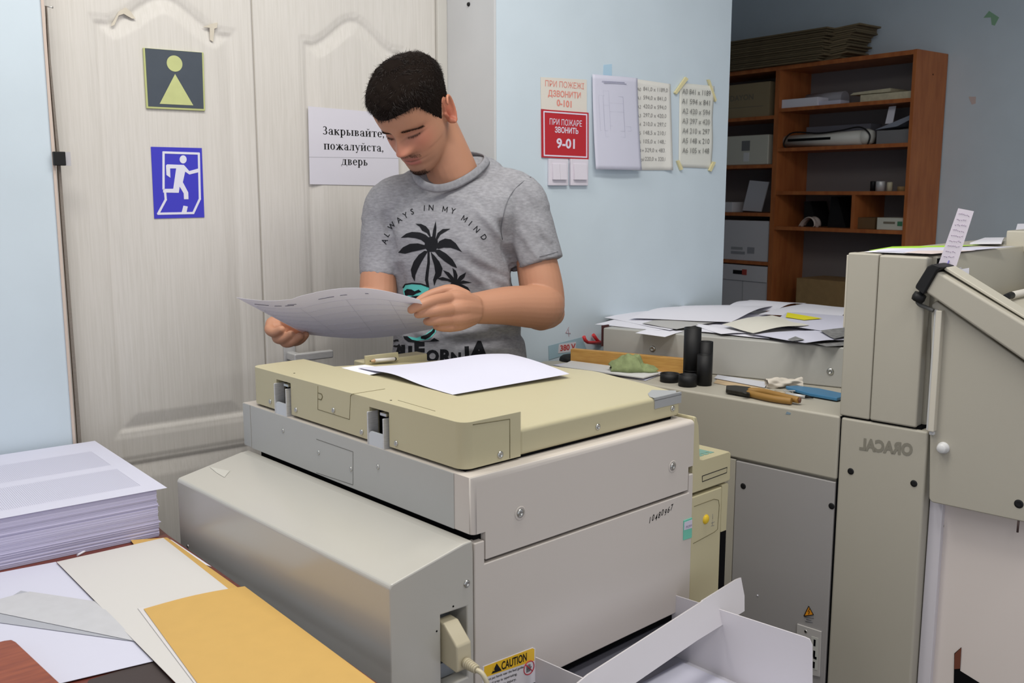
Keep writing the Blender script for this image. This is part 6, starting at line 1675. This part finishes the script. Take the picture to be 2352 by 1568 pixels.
# cap
b = MB(); n_th, n_z = 110, 80
zs = np.linspace(-.05, .130, n_z); ths = np.linspace(0, 2 * np.pi, n_th, endpoint=False)
T, Z = np.meshgrid(ths, zs); X, Y = head_surface(T, Z)
CI = np.zeros(T.shape); OFF = np.zeros(T.shape)
for i in range(n_z):
    for j in range(n_th):
        CI[i, j] = hairline(T[i, j], Z[i, j], X[i, j], Y[i, j])
def hthick(zz, yy, c):
    top = np.clip((zz - .045) / .06, 0, 1)
    return (.0022 + .0068 * top + .003 * np.clip((yy - .02) / .06, 0, 1) * top) * np.clip(c / .018, 0.05, 1)
CEN = np.array([0, 0, .03])
rngh = np.random.RandomState(4)
def nz3(p, f, s): return math.sin(p[0] * f + s) * math.sin(p[1] * f * 1.1 + 2 * s) * math.sin(p[2] * f * .9 + 3 * s)
VV = {}
for i in range(n_z):
    for j in range(n_th):
        if CI[i, j] > -.004:
            p = np.array([X[i, j], Y[i, j], Z[i, j]]); nrm_ = p - CEN * [1, 1, 1]; nrm_ = nrm_ / np.linalg.norm(nrm_)
            t = hthick(Z[i, j], Y[i, j], CI[i, j]) if CI[i, j] > 0 else -.001
            t *= 1 + .22 * nz3(p, 170, 1.) + .14 * nz3(p, 330, 2.)
            VV[i, j] = b.v(hw(p + nrm_ * t))
for i in range(n_z - 1):
    for j in range(n_th):
        k = [(i, j), (i, (j + 1) % n_th), (i + 1, (j + 1) % n_th), (i + 1, j)]
        if all(q in VV for q in k): b.face([VV[q] for q in k], 0, True)
b.face([VV[n_z - 1, j] for j in range(n_th)])
HAIR = mparent(b, 'hair', hm2)
# strands
def strand(mb, p, d, L, r, bend, m=0):
    q0 = p; q1 = p + d * L * .5 + bend * L * .12; q2 = p + d * L * .9 + bend * L * .55
    a = np.cross(d, [.3, .5, .8]); a /= np.linalg.norm(a) + 1e-9; c = np.cross(d, a)
    o3 = [a, -.5 * a + .87 * c, -.5 * a - .87 * c]
    R0 = [mb.v(q0 + r * v) for v in o3]; R1 = [mb.v(q1 + r * .8 * v) for v in o3]; t = mb.v(q2)
    for k in range(3):
        mb.face([R0[k], R0[(k + 1) % 3], R1[(k + 1) % 3], R1[k]], m, True); mb.face([R1[k], R1[(k + 1) % 3], t], m, True)
b = MB(); cnt = 0
while cnt < 15000:
    zz = .1296 - .1746 * rngh.rand() ** 1.55; tt = rngh.uniform(0, 2 * np.pi)
    xx, yy = head_surface(np.array([tt]), np.array([zz])); xx, yy = float(xx[0]), float(yy[0])
    if rngh.rand() > (max(.2, math.hypot(xx, yy - 0) / .08)): continue
    c_ = hairline(tt, zz, xx, yy)
    if c_ < rngh.uniform(-.002, .006): continue
    p = np.array([xx, yy, zz]); n_ = p - CEN; n_ /= np.linalg.norm(n_)
    th_ = float(hthick(np.array(zz), np.array(yy), np.array(max(c_, .002))))
    top = min(1, max(0, (zz - .05) / .05))
    # combed forward and down over the skull, with curls
    tang = np.array([.10 + .9 * math.sin(85 * xx + 60 * yy), 1.0 + .7 * math.sin(70 * yy - 50 * xx), -.35]) if zz > .055 else np.array([0, .05, -1.0])
    tang = tang - n_ * (tang @ n_); tang /= np.linalg.norm(tang) + 1e-9
    d = n_ * (.12 if zz > .055 else .07) + tang * .9 + rngh.normal(0, .15, 3); d /= np.linalg.norm(d)
    L = (.0040 + .0055 * top) * rngh.uniform(.7, 1.25)
    base = p + n_ * (th_ * rngh.uniform(.35, .95))
    strand(b, hw(base), HM @ d, L * HS * 1.15, .00036 + .00014 * top, HM @ (tang * .6 + rngh.normal(0, .5, 3)), 0); cnt += 1
bmesh.ops.translate(b.bm, vec=Vector(-mo), verts=b.bm.verts); b.build('hair_strands', hm, HAIR)
# brows, beard
def tuft(name, n, gen, Lr, r, mtl):
    b = MB(); k = 0
    while k < n:
        g = gen()
        if g is None: continue
        xx, zz, d = g
        # front angle for x at height z
        w = float(cinterp(np.array([zz]), HZ, HW)[0]); c_ = min(.999, max(-.999, xx / w)); tt = math.acos(math.copysign(abs(c_) ** (1 / .92), c_))
        X1, Y1 = head_surface(np.array([tt]), np.array([zz])); p = np.array([X1[0], Y1[0], zz])
        strand(b, hw(p + [0, .0004, 0]), HM @ (d / np.linalg.norm(d)), rngh.uniform(*Lr) * HS, r, HM @ rngh.normal(0, .2, 3)); k += 1
    return mparent(b, name, mtl)
bm_ = mat('dark_brown_brow', (62, 44, 36), .7, spec=.1)
def g_brow(sx):
    def g():
        u = rngh.rand(); xx = sx * (.013 + .040 * u); zc = .0268 + .0060 * math.sin(math.pi * min(1, u * 1.15 + .1)) - .004 * u * u
        w = .0048 * (1 - .6 * u); return xx, zc + rngh.uniform(-w, w), np.array([sx * (.5 + u), .32, .45 - .8 * u])
    return g
tuft('eyebrow', 520, g_brow(1), (.004, .007), .00020, bm_); tuft('eyebrow', 520, g_brow(-1), (.004, .007), .00020, bm_)
def g_lash(sx):
    def g():
        u = rngh.uniform(-1, 1); return sx * (.032 + .0125 * u), .0128 - .0022 * (1 - u * u) + .001, np.array([sx * .3 * u, .8, -.75])
    return g
tuft('eyelashes', 60, g_lash(1), (.003, .006), .00020, bm_); tuft('eyelashes', 60, g_lash(-1), (.003, .006), .00020, bm_)
def g_must():
    u = rngh.uniform(-1, 1); xx = .027 * u; zc = -.0300 - .007 * abs(u) ** 1.6
    return xx, zc + rngh.uniform(-.0042, .0036), np.array([.7 * u, .35, -.8])
tuft('moustache', 420, g_must, (.0015, .0032), .00013, bm_)
def g_goat():
    u = rngh.uniform(-1, 1); v = rngh.rand(); xx = .021 * u * (1 - .2 * v); return xx, -.074 - .022 * v, np.array([.2 * u, .5, -.9])
tuft('goatee', 800, g_goat, (.003, .0055), .00018, bm_)

# ---- T-shirt
SH = [(r[0], r[1], r[2], r[3], r[4]) for r in TOR]
SH[0] = (408, 975, 1128, 2.495, .072)
b = MB()
R_ = []
rows = [(406, 978, 1130, 2.495, .066), (424, 925, 1172, 2.492, .088)] + TOR[2:]
torso(b, 0.0, rows)
# sleeves
def sleeve(mb, pts, rs): 
    P = [np.asarray(p, float) for p in pts]; mb.tube(smooth(P, 6), [float(v[0]) for v in smooth([np.array([r, 0, 0]) for r in rs], 6)], 36)
cap_chain(b, [ond(1075, 430, 2.50), ond(1180, 448, 2.478), ond(1205, 480, 2.474)], [.060, .064, .066], 30)
cap_chain(b, [ond(1000, 440, 2.50), ond(905, 462, 2.485), ond(885, 500, 2.482)], [.058, .062, .062], 30)
sleeve(b, [ond(1172, 440, 2.478), ond(1205, 500, 2.474), ond(1224, 560, 2.47), ond(1238, 606, 2.462)], [.060, .0675, .0665, .0640])
sleeve(b, [ond(905, 455, 2.485), ond(886, 520, 2.48), ond(877, 580, 2.474), ond(873, 634, 2.462)], [.056, .0605, .0570, .0530])
# neck base slope
cap_chain(b, [ond(1050, 425, 2.505), ond(1110, 412, 2.50)], [.074, .060], 24)
cap_chain(b, [ond(1030, 440, 2.50), ond(960, 436, 2.49)], [.072, .056], 24)
bmesh.ops.recalc_face_normals(b.bm, faces=b.bm.faces)
SHIRT = mparent(b, 't_shirt', [], recalc=False)
remesh(SHIRT, .0042, 9, .5)
P_ = coords(SHIRT); N_ = normals(SHIRT)
# drapery: folds described by lines in the photo, applied as soft ridges on the cloth
c_, s_ = math.cos(PITCH), math.sin(PITCH)
dd = P_ - EYE; zc_ = dd[:, 1] * c_ - dd[:, 2] * s_; yc_ = dd[:, 1] * s_ + dd[:, 2] * c_
px = 1176 + FPX * dd[:, 0] / zc_; py = 784 - FPX * yc_ / zc_
disp = np.zeros(len(P_))
def fold(x0, y0, x1, y1, w, h, wob=0):
    d = np.array([x1 - x0, y1 - y0], float); L = np.linalg.norm(d); d /= L
    u = ((px - x0) * d[0] + (py - y0) * d[1]) / L; v = (px - x0) * -d[1] + (py - y0) * d[0] + wob * np.sin(u * 5)
    return 1.5 * h * np.exp(-(v / w) ** 2) * np.clip(1 - np.abs(u * 2 - 1) ** 4, 0, 1) * ((u > 0) & (u < 1))
for a_ in ((1090, 470, 1160, 560, 9, .006), (1150, 500, 1165, 600, 8, -.008), (1165, 560, 1205, 690, 10, -.009), (1060, 560, 1180, 660, 13, .004), (1050, 600, 1150, 680, 10, .005), (1080, 600, 1190, 650, 9, -.004),
           (1100, 660, 1190, 700, 10, .005), (985, 600, 1100, 560, 18, .002), (1010, 770, 1200, 745, 11, .006), (1040, 790, 1200, 770, 9, -.005), (1060, 800, 1195, 800, 10, .005), (1120, 755, 1180, 772, 7, -.006), (915, 600, 930, 720, 11, -.005),
           (880, 480, 910, 600, 10, -.006), (865, 470, 890, 560, 8, .003), (1195, 430, 1255, 520, 10, -.003), (1230, 500, 1268, 560, 6, .003), (1240, 540, 1275, 590, 6, -.003), (1190, 520, 1240, 600, 9, .003), (1175, 640, 1200, 740, 9, -.006),
           (1020, 450, 1100, 470, 12, .003), (1080, 440, 1120, 500, 9, -.003), (950, 760, 1010, 780, 9, .003), (905, 700, 940, 800, 10, .004), (1195, 770, 1206, 850, 8, .006), (925, 440, 900, 480, 9, .0025)):
    disp += fold(*a_)
disp += .0009 * np.sin(P_[:, 0] * 60 + 20 * P_[:, 2]) * np.sin(P_[:, 2] * 45)
# sleeve hems: thin raised band
for (cx_, cy_, Y, dx_, dy_) in ((1238, 606, 2.462, 14, 46), (873, 634, 2.462, -4, 54)):
    pass
setcoords(SHIRT, P_ + N_ * disp[:, None])
sm2 = mat('heather_grey_jersey', (150, 150, 155), .85, noise=.16, nscale=90, stretch=(1, 1, 2.6), bump=.25, bscale=900, spec=.15)
SHIRT.data.materials.clear(); SHIRT.data.materials.append(sm2)
dg = bpy.context.evaluated_depsgraph_get(); dg.update()
BV = BVHTree.FromPolygons([tuple(p) for p in coords(SHIRT)], [tuple(f.vertices) for f in SHIRT.data.polygons])
# ribbed collar following the neck opening
ck_ = [(952, 392, 2.405), (958, 409, 2.388), (975, 425, 2.378), (1005, 432, 2.378), (1040, 425, 2.385), (1075, 408, 2.40), (1102, 388, 2.425), (1118, 368, 2.455), (1110, 358, 2.50), (1075, 352, 2.54), (1025, 352, 2.55), (980, 362, 2.52), (956, 376, 2.455)]
CK = [ond(*p) for p in ck_]; cl = smooth(CK + [CK[0], CK[1]], 6)[: 6 * len(CK)]
b = MB(); n = len(cl); ncen = sum(CK) / len(CK)
prof_ = [(-.003, .0075), (.0005, .0085), (.0022, .004), (.0028, -.004), (.0012, -.0095), (-.003, -.009)]
rings = []
for i in range(n):
    t = cl[(i + 1) % n] - cl[i - 1]; t /= np.linalg.norm(t); o_ = cl[i] - ncen; o_ = o_ - t * (o_ @ t); o_ /= np.linalg.norm(o_); up = np.cross(t, o_); up *= np.sign(up[2]) if abs(up[2]) > 1e-6 else 1
    # collar leans outwards: its lower edge spreads
    rings.append([b.v(cl[i] + o_ * (a_ * .9 + (-c2) * .55) + up * c2 * .95) for a_, c2 in prof_])
for i in range(n):
    for k in range(6): b.face([rings[i][k], rings[i][(k + 1) % 6], rings[(i + 1) % n][(k + 1) % 6], rings[(i + 1) % n][k]], 0, True)
bmesh.ops.translate(b.bm, vec=Vector(-mo), verts=b.bm.verts); b.build('collar', mat('grey_rib_collar', (146, 146, 151), .9, noise=.12, nscale=120, spec=.1), SHIRT)
# hem bands on the sleeves
def hemband(c, d, r, nm='sleeve_hem'):
    pass
def seam_on(pix, w=.0011):
    b = MB(); P = [on_cloth(x, y, .0008) for x, y in pix]; P = smooth([p for p in P if p is not None], 4); b.tube(P, w, 6); mparent2(b, 'seam', mat('seam_thread', (112, 112, 118), .9), SHIRT)
def mparent2(mb, nm, m_, par):
    bmesh.ops.translate(mb.bm, vec=Vector(-mo), verts=mb.bm.verts); return mb.build(nm, m_, par)
# ---- print on the chest: flat shapes laid onto the cloth
def zz5(x, y): return (800 + x / 3.825, 420 + y / 3.825)
def on_cloth(x, y, off):
    r = ray(x, y); hit, nn, _, _ = BV.ray_cast(Vector(EYE), Vector(r))
    if hit is None: return None
    if nn.dot(Vector(r)) > 0: nn = -nn
    return np.array(hit) + np.array(nn) * off
def cloth_print(name, polys, mtl, off=.0008, step=7.0, sub_parent=None):
    """polys: list of (points, faces) in photo pixels, subdivided then dropped on the shirt"""
    bm = bmesh.new(); tris = []
    for pts, fcs in polys:
        pts = [np.asarray(p, float) for p in pts]
        for f in fcs:
            for k in range(1, len(f) - 1): tris.append((pts[f[0]], pts[f[k]], pts[f[k + 1]]))
    while tris:
        t3 = tris.pop(); el = [np.linalg.norm(t3[k] - t3[(k + 1) % 3]) for k in range(3)]; k = int(np.argmax(el))
        if el[k] > step:
            a3, b3, c3 = t3[k], t3[(k + 1) % 3], t3[(k + 2) % 3]; m3 = (a3 + b3) / 2; tris += [(a3, m3, c3), (m3, b3, c3)]; continue
        if abs((t3[1][0] - t3[0][0]) * (t3[2][1] - t3[0][1]) - (t3[2][0] - t3[0][0]) * (t3[1][1] - t3[0][1])) < 1e-6: continue
        bm.faces.new([bm.verts.new((p[0], p[1], 0)) for p in t3])
    bmesh.ops.remove_doubles(bm, verts=bm.verts, dist=.01)
    bad = []
    for v in bm.verts:
        q = on_cloth(v.co.x, v.co.y, off)
        if q is None: bad.append(v)
        else: v.co = Vector(q - mo)
    bmesh.ops.delete(bm, geom=bad, context='VERTS')
    bad = [f for f in bm.faces if max(e.calc_length() for e in f.edges) > .05]
    bmesh.ops.delete(bm, geom=bad, context='FACES')
    me = bpy.data.meshes.new(name); bm.to_mesh(me); bm.free(); me.materials.append(mtl)
    for p in me.polygons: p.use_smooth = True
    o = bpy.data.objects.new(name, me); COL.objects.link(o); o.parent = SHIRT; return o
def P2(pts, z5=True):
    q = [zz5(*p) for p in pts] if z5 else pts
    return (q, [t for t in tessellate_polygon([[Vector((p[0], p[1], 0)) for p in q]])])
def letter(ch, x, y, h, ang, bold=.01, sx=1.0, z5=True, shear=0):
    V, Fc = text_geo(ch, bold, shear); ca, sa = math.cos(ang), math.sin(ang); s = h / .70
    pts = [(x + (vx * s * sx) * ca - (-vy * s) * sa, y + (vx * s * sx) * sa + (-vy * s) * ca) for vx, vy in V]
    return ([zz5(*p) for p in pts] if z5 else pts, Fc)
seam_on([(1219, 407), (1198, 420), (1178, 440), (1164, 465), (1156, 495), (1151, 525), (1154, 550)]); seam_on([(1190, 611), (1215, 606), (1250, 598), (1284, 588)], .0009); seam_on([(1188, 600), (1240, 589), (1281, 578)], .0008)
pk = mat('black_screen_print', (30, 31, 35), .75, spec=.15)
pt = mat('turquoise_screen_print', (104, 208, 200), .75, spec=.15)
PALM = [[(735, 490), (745, 420), (768, 333), (775, 400), (770, 460), (765, 500)],
        [(720, 480), (690, 440), (650, 420), (628, 385), (592, 360), (640, 360), (682, 380), (712, 415), (725, 470)],
        [(765, 500), (785, 440), (830, 405), (897, 402), (860, 425), (810, 455), (780, 505)],
        [(690, 540), (640, 500), (590, 485), (530, 478), (462, 482), (510, 445), (560, 430), (630, 435), (680, 455), (720, 490)],
        [(690, 575), (630, 590), (560, 605), (500, 622), (440, 612), (480, 565), (540, 535), (610, 530), (670, 545)],
        [(770, 560), (800, 510), (850, 488), (900, 495), (945, 530), (975, 575), (1002, 608), (950, 585), (900, 570), (840, 568), (790, 580)],
        [(700, 600), (670, 650), (640, 700), (610, 760), (590, 810), (585, 866), (560, 820), (550, 760), (575, 690), (620, 630), (670, 595)],
        [(750, 590), (800, 585), (860, 620), (915, 670), (945, 720), (956, 748), (910, 730), (850, 690), (790, 640)],
        [(725, 605), (760, 640), (800, 690), (828, 750), (815, 815), (775, 850), (756, 905), (745, 850), (765, 790), (755, 720), (735, 660)],
        [(690, 480), (740, 470), (785, 500), (790, 560), (760, 605), (700, 605), (670, 560), (675, 510)],
        [(697, 600), (714, 600), (718, 700), (708, 780), (702, 850), (712, 920), (692, 920), (674, 850), (682, 780), (695, 700)],
        [(930, 870), (925, 800), (915, 745), (945, 770), (960, 810), (955, 860)], [(945, 865), (980, 815), (1035, 785), (1020, 830), (975, 875)], [(950, 880), (1010, 855), (1086, 874), (1030, 882), (960, 892)],
        [(940, 885), (1000, 890), (1050, 915), (1072, 950), (1040, 945), (990, 915)], [(935, 880), (890, 840), (850, 790), (832, 765), (885, 785), (925, 830)], [(930, 885), (870, 860), (820, 855), (778, 838), (830, 825), (890, 845), (940, 870)],
        [(915, 855), (960, 850), (985, 880), (970, 915), (930, 920), (890, 905)]]
cloth_print('palm_print', [P2(p) for p in PALM], pk)
arc = [('A', 318, 512, -1.15), ('L', 338, 455, -.95), ('W', 382, 378, -.80), ('A', 447, 325, -.62), ('Y', 503, 285, -.45), ('S', 562, 253, -.25), ('I', 669, 222, .05), ('N', 728, 218, .06), ('M', 850, 233, .16), ('Y', 920, 247, .28), ('M', 1020, 315, .55), ('I', 1072, 355, .68), ('N', 1128, 408, .80), ('D', 1190, 476, .98)]
cloth_print('slogan_print', [letter(ch, x - 24 * math.sin(a), y + 24 * math.cos(a), 50, a, .006, .9) for ch, x, y, a in arc], pk)
low = [('C', 425, 1440, 62, -.25), ('A', 460, 1530, 100, -.1), ('L', 505, 1540, 115, -.02), ('I', 545, 1535, 100, .0), ('F', 625, 1540, 135, -.03), ('O', 740, 1565, 95, .0), ('R', 850, 1575, 110, .0), ('N', 945, 1575, 85, .02), ('I', 1045, 1550, 110, -.04), ('A', 1145, 1545, 150, .05)]
cloth_print('state_name_print', [letter(ch, x, y, h_, a, .05, 1.0 if ch != 'I' else 1.2) for ch, x, y, h_, a in low], pk)
cloth_print('turquoise_print', [P2([(482, 905), (530, 886), (600, 882), (665, 893), (712, 915), (700, 960), (690, 1030), (640, 1060), (560, 1050), (500, 1010), (484, 960)]),
                                ], pt, .0008)
cloth_print('turquoise_wave_print', [P2([(515, 1345), (600, 1360), (680, 1330), (730, 1290), (775, 1255), (770, 1310), (735, 1350), (700, 1375), (600, 1385), (545, 1372)])], pt, .0008)
for k_, p_ in enumerate(([(478, 915), (500, 885), (560, 875), (640, 880), (710, 905), (714, 920), (640, 893), (560, 887), (505, 897), (488, 925)],
    [(495, 950), (520, 930), (560, 935), (585, 950), (620, 935), (645, 955), (600, 970), (570, 990), (530, 985), (505, 1000)], [(540, 1000), (590, 990), (660, 985), (690, 1000), (640, 1020), (560, 1030)],
    [(485, 1345), (520, 1345), (560, 1375), (640, 1392), (720, 1385), (755, 1360), (805, 1388), (700, 1393), (600, 1402), (530, 1395), (495, 1370)],
    [(640, 1345), (690, 1330), (735, 1300), (768, 1250), (760, 1310), (720, 1350), (680, 1372), (640, 1365)], [(810, 1290), (826, 1278), (835, 1295), (820, 1302)])): cloth_print('outline_print', [P2(p_)], pk, .0014)
# ---- trousers and shoes (hidden behind the machine)
b = MB()
ell_rings(b, [((hipc[0], hipc[1], .80), ax_ * .155, np.array([0, .122, 0])), ((hipc[0], hipc[1], .95), ax_ * .172, np.array([0, .128, 0])), ((hipc[0], hipc[1], 1.02), ax_ * .165, np.array([0, .118, 0]))], 40)
for sx_ in (-1, 1):
    hx = hipc + ax_ * sx_ * .095
    cap_chain(b, [np.array([hx[0], hx[1], .90]), np.array([hx[0] + sx_ * .01, hx[1] + .02, .52]), np.array([hx[0] + sx_ * .012, hx[1] + .05, .14])], [.100, .075, .062], 24)
bmesh.ops.recalc_face_normals(b.bm, faces=b.bm.faces)
TRS = mparent(b, 'trousers', [], recalc=False); remesh(TRS, .009, 4)
TRS.data.materials.clear(); TRS.data.materials.append(mat('dark_blue_denim', (46, 52, 68), .85, noise=.15, nscale=120))
for sx_ in (-1, 1):
    hx = hipc + ax_ * sx_ * .095; b = MB(); f0 = np.array([hx[0] + sx_ * .012, hx[1] + .075, 0])
    ell_rings(b, [(f0 + [0, -.03, .001], np.array([.045, 0, 0]), np.array([0, .135, 0])), (f0 + [0, -.03, .025], np.array([.047, 0, 0]), np.array([0, .137, 0])), (f0 + [0, -.02, .06], np.array([.043, 0, 0]), np.array([0, .115, 0])), (f0 + [0, .02, .10], np.array([.040, 0, 0]), np.array([0, .06, 0]))], 28)
    mparent(b, 'shoe', mat('dark_shoe', (40, 38, 38), .5))
# ---- the sheet he holds
c00, c10, c11, c01 = ond(700, 767, 2.275), ond(1000, 753, 2.285), ond(964, 688, 2.055), ond(543, 683, 2.02)
q = [c00, c10, c11, c01]
def heldbump(u, v):
    return (.024 * math.sin(math.pi * min(1, max(0, (u - .30) / .70))) - .006 * math.sin(math.pi * min(1, u / .34)) * (u < .34)) * v - .017 * math.sin(math.pi * u) * (1 - v)
HS_ = sheet('held_sheet', 'large printed sheet held by the man in both hands', q, mat('held_paper', (230, 228, 242), .75, spec=.2), heldbump, 30, 16)
def hp3(u, v): 
    p = quadpt(q, u, v) - q[0]; return p + np.array([0, -.0005, heldbump(u, v) - .0009])
b = MB()
def pline(u0, v0, u1, v1, w, n=14):
    for i in range(n):
        a, c = hp3(u0 + (u1 - u0) * i / n, v0 + (v1 - v0) * i / n), hp3(u0 + (u1 - u0) * (i + 1) / n, v0 + (v1 - v0) * (i + 1) / n)
        d = c - a; nn = np.cross(d, [0, -.3, 1]); nn = nn / np.linalg.norm(nn) * w / 2
        b.face([a - nn, c - nn, c + nn, a + nn])
for k in range(7): pline(.03 + 0 * k, .80 - .11 * k, .97, .80 - .11 * k, .0009)
for u in (.03, .28, .55, .80, .97): pline(u, .14, u, .80, .0009, 6)
bmesh.ops.translate(b.bm, vec=(0, 0, 0), verts=b.bm.verts); b.build('printed_table', mat('faint_table_lines', (204, 202, 214), .8), HS_)
b = MB()
for u0, u1, v in ((.05, .13, .88), (.16, .20, .875), (.22, .27, .875), (.24, .29, .895), (.41, .50, .88), (.535, .575, .885), (.68, .70, .9)): pline(u0, v, u1, v, .0022, 4)
b.build('printed_heading', mat('printed_heading_ink', (96, 94, 108), .8), HS_)
